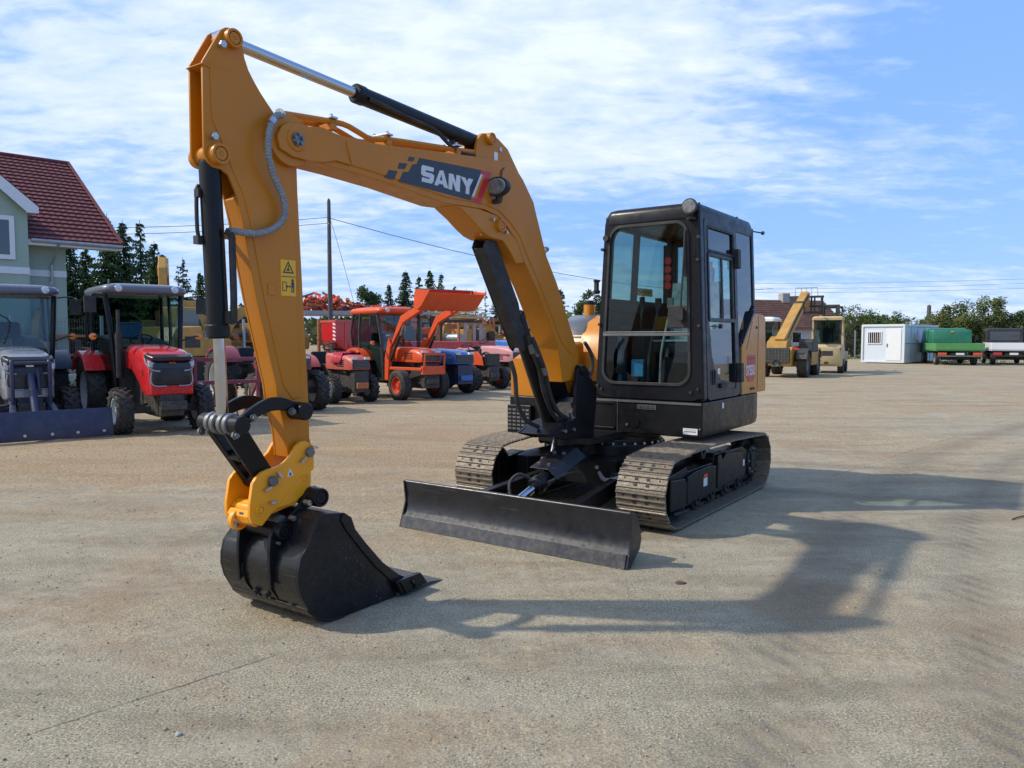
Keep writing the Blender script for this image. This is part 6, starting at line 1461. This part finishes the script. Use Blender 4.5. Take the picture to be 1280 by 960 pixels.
def cable(pts, label, r=.012):
    P = []
    for (a, b2, sag) in pts:
        a, b2 = Vector(a), Vector(b2)
        for k in range(15):
            t = k/14; p = a.lerp(b2, t); p.z -= sag*4*t*(1-t); P.append(p)
    b = B(); b.tube(P, r, n=5, smooth=0); o = b.build('overhead_cable', 'wire', None, smooth=0); tag(o, label, 'cable', 'overhead cables')
cable([((-8.24, 34.7, 6.85), (-30, 31, 6.4), .5)], 'overhead cable from the dark pole to the left behind the arm')
cable([((-8.24, 34.7, 6.6), (-30, 31.2, 6.1), .5)], 'lower overhead cable from the dark pole to the left')
cable([((-8.24, 34.7, 6.85), (25, 74, 6.2), 1.3)], 'long overhead cable sagging from the dark pole to the right behind the boom', .016)
cable([((-8.24, 35, 7.0), (-7.2, 35.6, 2.7), -.15)], 'thin stay wire dropping beside the dark pole', .010)
for i, (z0, z1) in enumerate(((7.4, 9.0), (6.5, 8.0), (6.9, 8.7))):
    cable([((18, 84+i, z0), (80, 82+i, z1), .6)], ('uppermost', 'lowest', 'middle')[i]+' of the three far overhead cables over the bushes at the right', .013)

# ---------------------------------------------------------------- vegetation
def leafmat(name, a, c2, trans=.25):
    m, nt, out = new_mat(name); L = nt.links.new
    tc = nd(nt, 'ShaderNodeTexCoord'); n1 = nd(nt, 'ShaderNodeTexNoise', i_Scale=1.3, i_Detail=5.); L(tc.outputs['Object'], n1.inputs['Vector'])
    oi = nd(nt, 'ShaderNodeObjectInfo')
    r1 = ramp(nt, [(.35, a), (.65, c2)]); L(n1.outputs['Fac'], r1.inputs['Fac'])
    hs_ = nd(nt, 'ShaderNodeHueSaturation'); mr = nd(nt, 'ShaderNodeMapRange'); mr.inputs[3].default_value = .47; mr.inputs[4].default_value = .53
    L(oi.outputs['Random'], mr.inputs[0]); L(mr.outputs[0], hs_.inputs['Hue']); L(r1.outputs[0], hs_.inputs['Color'])
    d = nd(nt, 'ShaderNodeBsdfDiffuse'); tr = nd(nt, 'ShaderNodeBsdfTranslucent'); L(hs_.outputs[0], d.inputs[0]); L(hs_.outputs[0], tr.inputs[0])
    mx = nd(nt, 'ShaderNodeMixShader'); mx.inputs[0].default_value = trans; L(d.outputs[0], mx.inputs[1]); L(tr.outputs[0], mx.inputs[2]); L(mx.outputs[0], out.inputs[0]); M[name] = m
leafmat('spruce', (.032, .058, .032), (.075, .115, .058))
leafmat('spruce_light', (.035, .065, .028), (.075, .12, .045))
leafmat('leaf', (.08, .115, .035), (.17, .20, .075), .35)
leafmat('leaf_dark', (.05, .078, .03), (.10, .135, .05), .35)
M['bark'] = surf('bark', (.07, .055, .04), .95, var=.3)
def conifer_mesh(seed, h, w, dens=1., bare=0.):
    rn = random.Random(seed); b = B(); lev = int(40*dens)
    for i in range(lev):
        f = i/lev; z = h*(.06+.93*f); rad = w*(1-f)**.85*rn.uniform(.72, 1.12)+.06
        nb = int((5+7*(1-f))*(1 if not bare else .6))
        for k in range(nb):
            a = rn.uniform(0, 6.283); L_ = rad*rn.uniform(.55, 1.15); droop = -.22+.25*f+rn.uniform(-.1, .1)
            if rn.random() < bare: continue
            d = Vector((math.cos(a), math.sin(a), droop)); sd_ = Vector((-math.sin(a), math.cos(a), 0))
            n = max(3, int(L_/(.13)))
            for j in range(n):
                t = (j+.5)/n; p = Vector((0, 0, z))+d*(L_*t); p.z += .10*L_*t*t
                ww = (.10+.20*(1-t))*min(1, L_+.15)*rn.uniform(.6, 1.3)
                for s in (1, -1):
                    q = p+sd_*s*ww+Vector((0, 0, -rn.uniform(.03, .18)))+d*.10
                    b.add([p-d*.07, q+Vector((0, 0, .03)), q+d*.06-Vector((0, 0, rn.uniform(.02, .12))), p+d*.07], [(0, 1, 2, 3)])
                b.add([p-d*.05, p+Vector((rn.uniform(-.1, .1), rn.uniform(-.1, .1), .11)), p+d*.15], [(0, 1, 2)])
    return b
CM = {}
def conifer(loc, h, w, label, key, mat='spruce', cat='conifer'):
    t = empty('conifer', (*loc, 0), random.uniform(0, 6), label, cat, 'conifers behind the yard')
    if key not in CM:
        seed, bare = key
        b = conifer_mesh(seed, 8., 1.75, 1., bare); o = b.build('crown', mat, None, smooth=0); c = B(); c.tube([(0, 0, 0), (.03, 0, 3), (0, .02, 8.05)], lambda f: .13*(1-f)+.012, n=7); tk = c.build('trunk', 'bark', None)
        CM[key] = (o.data, tk.data); bpy.data.objects.remove(o); bpy.data.objects.remove(tk)
    for nm, me in zip(('crown', 'trunk'), CM[key]):
        o = bpy.data.objects.new(nm, me); COL.objects.link(o); o.parent = t
        if nm == 'crown' and mat != 'spruce': o.material_slots[0].link = 'OBJECT'; o.material_slots[0].material = M[mat]
    t.scale = (w/1.75, w/1.75, h/8.)
    return t
def at(px, D): return ((px-640)/961*D*1.0, D)
def ht(py, D): return 1.5+(422-py)/961*D
cs = [  # px, top py, distance, half width, kind, material, label
    (92, 300, 46, 2.12, (1, 0.), 'spruce', 'dark spruce whose top shows just right of the red roof eave, leftmost conifer'),
    (112, 306, 49, 2.12, (2, 0.), 'spruce_light', 'light green spruce behind the red tractor, left of the tall ones'),
    (139, 270, 47, 2.12, (2, 0.), 'spruce', 'tall dark spruce at the lower tip of the red roof'),
    (158, 277, 50, 2.12, (3, 0.), 'spruce', 'tall dark spruce, second right of the red roof tip'),
    (180, 278, 48, 2.12, (1, 0.05), 'spruce', 'tall dark spruce, third right of the red roof tip'),
    (197, 303, 46, 1.90, (3, 0.), 'spruce_light', 'shorter green spruce above the right end of the red tractor roof'),
    (231, 323, 56, 1.76, (4, 0.15), 'spruce', 'slim loose spruce left of the bucket cylinder'),
    (253, 340, 58, 1.69, (2, 0.), 'spruce', 'spruce half hidden behind the bucket cylinder'),
    (293, 374, 70, 1.43, (3, 0.), 'spruce', 'small far spruce seen between cylinder and arm'),
    (303, 378, 72, 1.43, (1, 0.), 'spruce', 'small far spruce beside the arm'),
    (487, 355, 62, 1.30, (3, 0.), 'spruce', 'narrow dark spruce right of the round poplar'),
    (508, 339, 60, 1.89, (1, 0.), 'spruce', 'broad dark spruce just left of the raised loader bucket'),
    (524, 345, 63, 1.62, (4, 0.05), 'spruce', 'spruce behind the left end of the loader bucket'),
    (538, 337, 61, 1.82, (2, 0.), 'spruce', 'tallest spruce behind the loader bucket'),
    (552, 342, 64, 1.56, (3, 0.05), 'spruce', 'spruce behind the middle of the loader bucket'),
    (569, 357, 72, 1.43, (4, 0.1), 'spruce', 'far spruce above the right half of the loader bucket'),
    (583, 358, 66, 0.60, (5, 0.72), 'spruce', 'nearly bare thin spruce, first right of the loader bucket'),
    (595, 363, 66, 0.60, (6, 0.75), 'spruce', 'nearly bare thin spruce, second right of the loader bucket'),
    (607, 356, 70, 0.70, (5, 0.72), 'spruce', 'nearly bare thin spruce, third right of the loader bucket'),
    (620, 366, 70, 1.43, (4, 0.1), 'spruce', 'dark spruce left of the boom cylinder guard'),
    (701, 361, 66, 1.56, (2, 0.), 'spruce', 'dark spruce between boom and cab'),
]
for px, py, D, w, key, mat, lab in cs: conifer(at(px, D), ht(py, D), w, lab, key, mat)
def leafy(name, loc, w, d, h, z0, label, n, size, mat, seed, cat, group=None, trunk=True):
    rn = random.Random(seed); t = empty(name, (*loc, 0), 0, label, cat, group); b = B()
    cl = [(rn.uniform(-w, w)*.75, rn.uniform(-d, d)*.7, z0+(h-z0)*rn.random()**.8, rn.uniform(.25, .6)) for _ in range(max(8, int(w*h*4)))]
    for i in range(n):
        cx, cy, cz, cr_ = rn.choice(cl)
        e = max(.15, 1-((cx/w)**2)*.6); zc = z0+(cz-z0)*e
        v = Vector((rn.gauss(0, 1), rn.gauss(0, 1), rn.gauss(0, 1))); v = v.normalized()*cr_*rn.uniform(.5, 1.1)*min(1, w/1.5+.4)
        p = Vector((cx, cy, max(z0*.6+.05, zc)))+v
        a = Vector((rn.uniform(-1, 1), rn.uniform(-1, 1), rn.uniform(-.6, 1))).normalized(); c2 = a.orthogonal().normalized()*size*rn.uniform(.35, .6); a = a*size*rn.uniform(.6, 1.2)
        b.add([p, p+a*.5+c2, p+a, p+a*.5-c2], [(0, 1, 2, 3)])
    b.build('crown', mat, t, smooth=0)
    c = B()
    for k in range(1 if trunk == 1 else 7):
        a = rn.uniform(0, 6.28); q = (math.cos(a)*w*.5*(k > 0), math.sin(a)*d*.4*(k > 0), h*.85); c.tube([(q[0]*.2, q[1]*.2, 0), (q[0]*.6, q[1]*.6, h*.45), q], lambda f: (.02+.02*h)*(1-f)*.8+.01, n=6)
    c.build('trunk', 'bark', t); return t
D = 60; leafy('poplar', at(462, D), 1.05, 1.0, ht(359, D), 1.2, 'rounded grey green poplar between the dark pole and the orange tractor roof', 3200, .17, 'leaf_dark', 3, 'tree', None, 1)
D = 75; leafy('round_tree', at(737, D), 1.7, 1.6, ht(367, D), 1.0, 'broadleaf tree between the boom and the cab', 3200, .24, 'leaf_dark', 4, 'tree', None, 1)
D = 55; leafy('round_tree', at(428, D), 1.8, 1.2, ht(386, D), .6, 'low dark tree behind the orange tractor cab roof', 1800, .2, 'leaf_dark', 14, 'tree', None, 1)
bl_ = ['dense', 'loose', 'rounded', 'spreading', 'tall leafy', 'ragged']
bs_ = [(1052, 392, 58, 2.2), (1066, 388, 60, 2.0), (1085, 393, 60, 2.2), (1103, 393, 62, 2.0), (1122, 396, 62, 2.1), (1140, 399, 64, 2.1), (1156, 402, 66, 2.2), (1172, 400, 58, 2.0),
       (1185, 388, 56, 1.9), (1202, 382, 55, 1.9), (1220, 377, 54, 2.0), (1240, 377, 54, 2.0), (1258, 386, 54, 2.0), (1276, 391, 54, 2.1), (1296, 389, 54, 2.2), (1320, 388, 55, 2.5)]
wh = ['behind the forklift mast', 'left of the container cabin by the mesh fence', 'above the left end of the container cabin', 'above the barred window of the container cabin', 'above the near corner of the container cabin', 'above the long wall of the container cabin', 'near the thick pole', 'between container cabin and green truck',
      'behind the left of the green truck', 'behind the green truck tailgate', 'behind the green truck cab, tallest in the row', 'between the two trucks', 'behind the pickup cab', 'at the right picture edge behind the pickup', 'just beyond the right picture edge', 'farthest right beyond the pickup']
for i, (px, py, D, w) in enumerate(bs_):
    leafy('bush', at(px, D), w, 1.4, ht(py, D), .15, f'{bl_[i % 6]} green bush {wh[i]}', 4800, .145, 'leaf' if i % 3 else 'leaf_dark', 40+i, 'bush', 'bushes along the yard edge', 0)
# far wood on the horizon
rn = random.Random(77); b = B()
for i in range(9000):
    a = rn.uniform(-.75, .80); D = rn.uniform(150, 175); x = D*math.tan(a); top = 5.2+1.6*noise.noise(Vector((x*.05, 0, 0)))+.8*noise.noise(Vector((x*.3, 3, 0)))
    p = Vector((x, D, rn.uniform(0, top))); s_ = rn.uniform(.5, 1.1); q = Vector((rn.uniform(-1, 1), rn.uniform(-1, 1), rn.uniform(-1, 1))).normalized()*s_; r2 = q.orthogonal().normalized()*s_*.6
    b.add([p-q, p+r2, p+q, p-r2], [(0, 1, 2, 3)])
o = b.build('far_wood', 'leaf_dark', None, smooth=0); tag(o, kind='stuff', label='far dark line of trees on the horizon', cat='wood')
# weeds along the fences
rn = random.Random(9); b = B()
def blades(x, y, n, h, spread):
    for _ in range(n):
        px, py = x+rn.gauss(0, spread), y+rn.gauss(0, spread); a = rn.uniform(0, 6.28); hh = h*rn.uniform(.4, 1.2); dx, dy = math.cos(a)*.02, math.sin(a)*.02; lx, ly = rn.uniform(-.1, .1), rn.uniform(-.1, .1)
        b.add([(px-dx, py-dy, 0), (px+dx, py+dy, 0), (px+lx, py+ly, hh)], [(0, 1, 2)])
for i in range(300): t = rn.random(); blades(14.6+(62-14.6)*t, 55.6-6*t+rn.uniform(-1.5, 1.5), 10, .38, .25)
for i in range(120): t = rn.random(); blades(22+9*t, 46+3*t+rn.uniform(-2, 2), 6, .18, .25)
for i in range(260): t = rn.random(); blades(-19.2+20*t+.25, 16.8+26.5*t-.2, 8, .20, .12)
o = b.build('weeds', 'leaf', None, smooth=0); tag(o, 'weeds and grass tufts along the fences', 'weeds', kind='stuff')

# ---------------------------------------------------------------- ground
b = B(); n = 1
S = 420
b.add([(-S, -60, 0), (S, -60, 0), (S, 2*S, 0), (-S, 2*S, 0)], [(0, 1, 2, 3)])
m, nt, out = new_mat('yard_ground'); L = nt.links.new
bs = nd(nt, 'ShaderNodeBsdfPrincipled', i_Roughness=.92); bs.inputs['Specular IOR Level'].default_value = .25; L(bs.outputs[0], out.inputs[0])
tc = nd(nt, 'ShaderNodeTexCoord'); OB = tc.outputs['Object']
def noi(scale, det=6., rough=.6, vec=None, dist=0.):
    n_ = nd(nt, 'ShaderNodeTexNoise', i_Scale=scale, i_Detail=det, i_Roughness=rough, i_Distortion=dist); L(vec or OB, n_.inputs['Vector']); return n_.outputs['Fac']
def mth(op, a, b2=None, c=None, clamp=False):
    n_ = nd(nt, 'ShaderNodeMath', operation=op); n_.use_clamp = clamp
    for i, v in enumerate((a, b2, c)):
        if v is None: continue
        if isinstance(v, (int, float)): n_.inputs[i].default_value = v
        else: L(v, n_.inputs[i])
    return n_.outputs[0]
def rmp(x, stops): r_ = ramp(nt, stops); L(x, r_.inputs['Fac']); return r_.outputs['Color']
def mixc(f, a, b2):
    n_ = nd(nt, 'ShaderNodeMix', data_type='RGBA')
    if isinstance(f, (int, float)): n_.inputs['Factor'].default_value = f
    else: L(f, n_.inputs['Factor'])
    for i, v in ((6, a), (7, b2)):
        if isinstance(v, tuple): n_.inputs[i].default_value = (*v[:3], 1)
        else: L(v, n_.inputs[i])
    return n_.outputs[2]
sep = nd(nt, 'ShaderNodeSeparateXYZ'); L(OB, sep.inputs[0]); X, Y = sep.outputs[0], sep.outputs[1]
def vmap(rot=0., sx=1., sy=1.):
    mp = nd(nt, 'ShaderNodeMapping'); mp.inputs['Rotation'].default_value = (0, 0, rot); mp.inputs['Scale'].default_value = (sx, sy, 1); L(OB, mp.inputs[0]); return mp.outputs[0]
# base: compacted grey concrete with aggregate; brown dirt spread over it
fine = noi(95., 4., .78); grain = noi(32., 6., .74); mid = noi(2.2, 8., .62); big = noi(.28, 5., .55, dist=.4)
vor = nd(nt, 'ShaderNodeTexVoronoi', i_Scale=60.); L(OB, vor.inputs['Vector']); agg = vor.outputs['Color']; aggs = nd(nt, 'ShaderNodeSeparateColor'); L(agg, aggs.inputs[0])
conc = rmp(fine, [(.38, (.12, .097, .060)), (.5, (.345, .297, .200)), (.63, (.66, .57, .41))])
conc = mixc(mth('MULTIPLY', aggs.outputs[0], .35), conc, (.27, .23, .165))
dirt = rmp(grain, [(.36, (.17, .12, .064)), (.52, (.39, .295, .175)), (.66, (.64, .515, .335))])
# dirt amount grows with distance behind the machine on the left, patchy elsewhere
far = mth('MULTIPLY', mth('SUBTRACT', Y, 8.0, clamp=False), .14, clamp=True)
left = mth('MULTIPLY', mth('SUBTRACT', 6.0, X), .16, clamp=True)
amt = mth('ADD', mth('MULTIPLY', mth('MULTIPLY', far, left), .42), mth('MULTIPLY', far, .17))
tracks = noi(1.0, 5., .6, vmap(R(-58), .22, 1.5), dist=.6)
mask = mth('ADD', mth('ADD', mth('MULTIPLY', big, .75), mth('MULTIPLY', mid, .45)), mth('ADD', amt, mth('MULTIPLY', tracks, .28)))
def gb(cx_, cy_, rx, ry, a_):
    p_ = mth('POWER', mth('DIVIDE', mth('SUBTRACT', X, cx_), rx), 2.); q_ = mth('POWER', mth('DIVIDE', mth('SUBTRACT', Y, cy_), ry), 2.)
    return mth('MULTIPLY', mth('EXPONENT', mth('MULTIPLY', mth('ADD', p_, q_), -1.)), a_)
soil = mth('ADD', gb(-1.8, 10.5, 3.2, 3.0, 1.0), gb(-6., 9., 3.5, 2.2, .6)); mask = mth('ADD', mask, mth('MULTIPLY', soil, .26))
dm = rmp(mask, [(.72, g(0)), (.96, g(1))])
col = mixc(dm, conc, dirt)
# darker damp / oily smears stretched along the driving direction
sm = rmp(noi(1.3, 7., .62, vmap(R(-52), .30, 1.3), dist=.5), [(.47, g(0)), (.66, g(.5))]); col = mixc(sm, col, (.17, .138, .092))
sm2 = rmp(noi(2.2, 8., .66, vmap(R(-62), .55, 1.6), dist=.8), [(.50, g(0)), (.64, g(.45))]); col = mixc(sm2, col, (.44, .375, .27))
mott = noi(9., 5., .7); col = mixc(rmp(mott, [(.38, g(.20)), (.50, g(0))]), col, (.16, .128, .085)); col = mixc(rmp(mott, [(.52, g(0)), (.66, g(.18))]), col, (.52, .45, .33))
# orange brown rusty clay stains
cl_ = rmp(noi(.75, 6., .6, dist=.7), [(.52, g(0)), (.66, g(.42))]); col = mixc(cl_, col, (.29, .185, .10))
# tyre tracks: bands along long arcs
def arc(cx, cy, rad, w):
    d = mth('SQRT', mth('ADD', mth('POWER', mth('SUBTRACT', X, cx), 2.), mth('POWER', mth('SUBTRACT', Y, cy), 2.)))
    e = mth('ABSOLUTE', mth('SUBTRACT', d, rad)); e = mth('SUBTRACT', 1., mth('DIVIDE', e, w), clamp=True)
    ang = mth('ARCTAN2', mth('SUBTRACT', Y, cy), mth('SUBTRACT', X, cx)); lug = mth('SINE', mth('ADD', mth('MULTIPLY', ang, rad*38.), mth('MULTIPLY', mth('SUBTRACT', d, rad), 30.)))
    return e, mth('MULTIPLY', e, lug)
acc = None; lugacc = None
for a_rc in ((26.0, -8.3, 27.4, .34), (26.0, -8.3, 26.55, .26), (15., 40., 33.0, .28), (15., 40., 34.8, .28)):
    e, lg = arc(*a_rc); br = mth('MULTIPLY', e, rmp(tracks, [(.30, g(0)), (.52, g(1))]))
    lg = mth('MULTIPLY', lg, br)
    acc = br if acc is None else mth('MAXIMUM', acc, br); lugacc = lg if lugacc is None else mth('ADD', lugacc, lg)
col = mixc(mth('MULTIPLY', acc, .50), col, (.15, .12, .08))
col = mixc(mth('MULTIPLY', mth('MAXIMUM', lugacc, 0.), .10), col, (.34, .29, .23))
# slab joints and cracks
def line(px, py, ang, w, ns=.35):
    dd = mth('ADD', mth('MULTIPLY', mth('SUBTRACT', X, px), -math.sin(ang)), mth('MULTIPLY', mth('SUBTRACT', Y, py), math.cos(ang)))
    dd = mth('ADD', dd, mth('MULTIPLY', mth('SUBTRACT', noi(2.5, 6., .7), .5), ns*.4))
    return mth('SUBTRACT', 1., mth('DIVIDE', mth('ABSOLUTE', dd), w), clamp=True)
j = line(-1.55, 3.10, math.atan2(1.95, 1.9), .012, .16)
jm = mth('MULTIPLY', j, rmp(noi(1.1, 5., .7), [(.44, g(0)), (.60, g(.45))])); col = mixc(jm, col, (.12, .10, .07))
# little specks of grit and debris
v2 = nd(nt, 'ShaderNodeTexVoronoi', i_Scale=11.); L(OB, v2.inputs['Vector']); sp = rmp(v2.outputs['Distance'], [(.0, g(1)), (.06, g(0))])
vs2 = nd(nt, 'ShaderNodeSeparateColor'); L(v2.outputs['Color'], vs2.inputs[0]); spk = mth('MULTIPLY', sp, mth('GREATER_THAN', vs2.outputs[0], .80)); col = mixc(mth('MULTIPLY', spk, .7), col, (.08, .06, .045))
sb_ = mth('MULTIPLY', soil, rmp(tracks, [(.38, g(.30)), (.58, g(.95))])); col = mixc(sb_, col, mixc(rmp(grain, [(.38, g(0)), (.62, g(1))]), (.20, .125, .062), (.44, .30, .165)))
L(col, bs.inputs['Base Color'])
hgt = mth('ADD', mth('ADD', mth('MULTIPLY', fine, .22), mth('MULTIPLY', grain, .40)), mth('ADD', mth('MULTIPLY', mid, 1.6), mth('MULTIPLY', lugacc, .24)))
hgt = mth('SUBTRACT', mth('ADD', hgt, mth('MULTIPLY', dm, .5)), mth('ADD', mth('MULTIPLY', jm, 1.2), mth('MULTIPLY', acc, .8)))
bp = nd(nt, 'ShaderNodeBump', i_Strength=1., i_Distance=.022); L(hgt, bp.inputs['Height']); L(bp.outputs[0], bs.inputs['Normal'])
M['ground'] = m
o = b.build('ground', 'ground', None, smooth=0); tag(o, 'compacted grey concrete and brown dirt yard ground with tyre tracks', kind='structure')
# loose grit and pebbles near the camera
rn = random.Random(21); b = B(); ico = bmesh.new(); bmesh.ops.create_icosphere(ico, subdivisions=1, radius=1); iv = [v.co.copy() for v in ico.verts]; ifc = [tuple(v.index for v in f.verts) for f in ico.faces]; ico.free()
for i in range(3600):
    D = 2.3+13*rn.random()**1.7; x = rn.uniform(-.72, .72)*D; s_ = rn.uniform(.0022, .006) if rn.random() < .985 else rn.uniform(.006, .010)
    s_ *= .8+D*.05; e = Euler((rn.uniform(0, 6), rn.uniform(0, 6), rn.uniform(0, 6))).to_matrix(); b.m = rn.choice([0, 0, 0, 1])
    b.add([Vector((x, D, s_*.35))+(e @ Vector((v.x*s_*1.3, v.y*s_, v.z*s_*.7))) for v in iv], ifc)
o = b.build('loose_grit', ['stone', 'concrete'], None, smooth=0); tag(o, 'loose grit and small pebbles scattered over the yard', 'grit', kind='stuff')
def lump(name, mat, loc, s, label, cat, seed, flat=.6):
    b = B(); bm = bmesh.new(); bmesh.ops.create_icosphere(bm, subdivisions=2, radius=1)
    b.add([Vector((v.co.x*s, v.co.y*s*.8, v.co.z*s*flat))*(1+.35*noise.noise(v.co*1.3+Vector((seed, 0, 0)))) for v in bm.verts], [tuple(v.index for v in f.verts) for f in bm.faces]); bm.free()
    o = b.build(name, mat, None, smooth=50); o.location = (*loc, s*flat*.6); tag(o, label, cat)
lump('stone', 'concrete', (-1.26, 2.82), .014, 'small pale stone on the slab at lower left, larger of the pair', 'stone', 1)
lump('stone', 'stone', (-1.33, 2.86), .010, 'smaller darker stone beside the pale one at lower left', 'stone', 5)
lump('brick_fragment', 'litter', (-4.2, 15.2), .07, 'red brick fragment on the dirt in front of the parked tractors', 'brick fragment', 2)
b = B(); b.tube([(4.12, 6.25, .008), (4.24, 6.33, .012), (4.36, 6.38, .008)], .006); o = b.build('twig', 'bark', None); tag(o, 'thin dark twig lying on the ground at right', 'twig')
lump('dirt_clod', 'bark', (1.03, 4.62), .035, 'dark flat clod of dirt right of the dozer blade', 'dirt clod', 9, .2)

# ---------------------------------------------------------------- sky, sun, camera
SUN_AZ, SUN_EL = R(180+2), R(42)     # direction towards the sun: azimuth from +x
sx_, sy_, sz_ = math.cos(SUN_AZ)*math.cos(SUN_EL), math.sin(SUN_AZ)*math.cos(SUN_EL), math.sin(SUN_EL)
w = bpy.data.worlds.new('World'); sc.world = w; w.use_nodes = True; nt = w.node_tree; L = nt.links.new
for n_ in list(nt.nodes): nt.nodes.remove(n_)
out = nt.nodes.new('ShaderNodeOutputWorld'); bg = nt.nodes.new('ShaderNodeBackground'); L(bg.outputs[0], out.inputs[0])
sky = nd(nt, 'ShaderNodeTexSky', sky_type='NISHITA'); sky.sun_disc = False; sky.sun_elevation = SUN_EL; sky.sun_rotation = math.atan2(sx_, sy_); sky.altitude = 300; sky.air_density = 1.0; sky.dust_density = .6; sky.ozone_density = 1.4
tc = nd(nt, 'ShaderNodeTexCoord'); OB = tc.outputs['Generated']
sep = nd(nt, 'ShaderNodeSeparateXYZ'); L(OB, sep.inputs[0]); dx, dy, dz = sep.outputs
den = mth('ADD', mth('MAXIMUM', dz, 0.), .17)
cx = mth('DIVIDE', dx, den); cy = mth('DIVIDE', dy, den)
cmb = nd(nt, 'ShaderNodeCombineXYZ'); L(cx, cmb.inputs[0]); L(cy, cmb.inputs[1]); V0 = cmb.outputs[0]
def wmap(rot, sx, sy, off=(0, 0, 0)):
    mp = nd(nt, 'ShaderNodeMapping'); mp.inputs['Rotation'].default_value = (0, 0, rot); mp.inputs['Scale'].default_value = (sx, sy, 1); mp.inputs['Location'].default_value = off; L(V0, mp.inputs[0]); return mp.outputs[0]
veil = noi(1.0, 6., .55, wmap(R(-25), .30, .55, (1.7, .3, 0)), dist=.5)
streak = noi(1.5, 9., .62, wmap(R(-12), .65, 1.25, (3.1, 1.2, 0)), dist=.45)
puff = noi(7.0, 7., .60, wmap(R(15), .8, 1.3, (.4, 2.2, 0)), dist=.2)
# broad cover: thicker towards the left and overhead, thinning to the right
az = mth('DIVIDE', dx, mth('MAXIMUM', dy, .15))
def blob(ax, zz, wx, wz, amp):
    a = mth('POWER', mth('DIVIDE', mth('SUBTRACT', az, ax), wx), 2.); c_ = mth('POWER', mth('DIVIDE', mth('SUBTRACT', dz, zz), wz), 2.)
    return mth('MULTIPLY', mth('EXPONENT', mth('MULTIPLY', mth('ADD', a, c_), -1.)), amp)
cov = mth('ADD', .40, mth('MULTIPLY', az, -.10))
for q in ((-.15, .33, .50, .12, .28), (.05, .38, .35, .12, .20), (.30, .22, .30, .045, .15), (.0, .02, 1.2, .085, .22), (-.50, .30, .30, .10, .10), (.62, .31, .24, .09, -.30), (.45, .14, .30, .035, -.20), (.03, .13, .12, .05, -.14), (.5, .25, .15, .025, -.08)):
    cov = mth('ADD', cov, blob(*q))
tot = mth('ADD', cov, mth('ADD', mth('MULTIPLY', mth('SUBTRACT', veil, .5), .9), mth('ADD', mth('MULTIPLY', mth('SUBTRACT', streak, .5), .75), mth('MULTIPLY', mth('SUBTRACT', puff, .5), .9))))
cm = rmp(tot, [(.27, g(.02)), (.46, g(.38)), (.62, g(.80)), (.90, g(1))])
white = rmp(mth('ADD', mth('MULTIPLY', tot, .6), mth('MULTIPLY', puff, .3)), [(.30, (2.8, 3.6, 4.9)), (.75, (4.0, 4.45, 5.15))])
blue = mixc(.8, sky.outputs[0], (1.10, 2.20, 4.8))
L(mixc(cm, blue, white), bg.inputs['Color']); bg.inputs['Strength'].default_value = .15
sl = bpy.data.lights.new('sun', 'SUN'); sl.energy = 2.65; sl.angle = R(1.2); sl.color = (1., .93, .82)
so = bpy.data.objects.new('sun', sl); COL.objects.link(so); so.rotation_euler = Vector((sx_, sy_, sz_)).to_track_quat('Z', 'Y').to_euler(); so.location = (-20, 0, 30)
cam = bpy.data.cameras.new('camera'); co = bpy.data.objects.new('camera', cam); COL.objects.link(co); sc.camera = co
cam.sensor_width = 36; cam.lens = 961/1280*36; cam.clip_end = 2000; cam.clip_start = .05
co.location = (0, 0, 1.5); co.rotation_euler = (R(90)-math.atan(58/961), 0, 0)
sc.render.engine = 'CYCLES'; sc.view_settings.view_transform = 'Standard'; sc.view_settings.look = 'None'; sc.view_settings.exposure = 0.58; sc.view_settings.gamma = 1
sc.cycles.max_bounces = 5; sc.cycles.diffuse_bounces = 2; sc.cycles.glossy_bounces = 3; sc.cycles.transparent_max_bounces = 14; sc.cycles.use_adaptive_sampling = True
sc.render.resolution_x = 1024; sc.render.resolution_y = 768
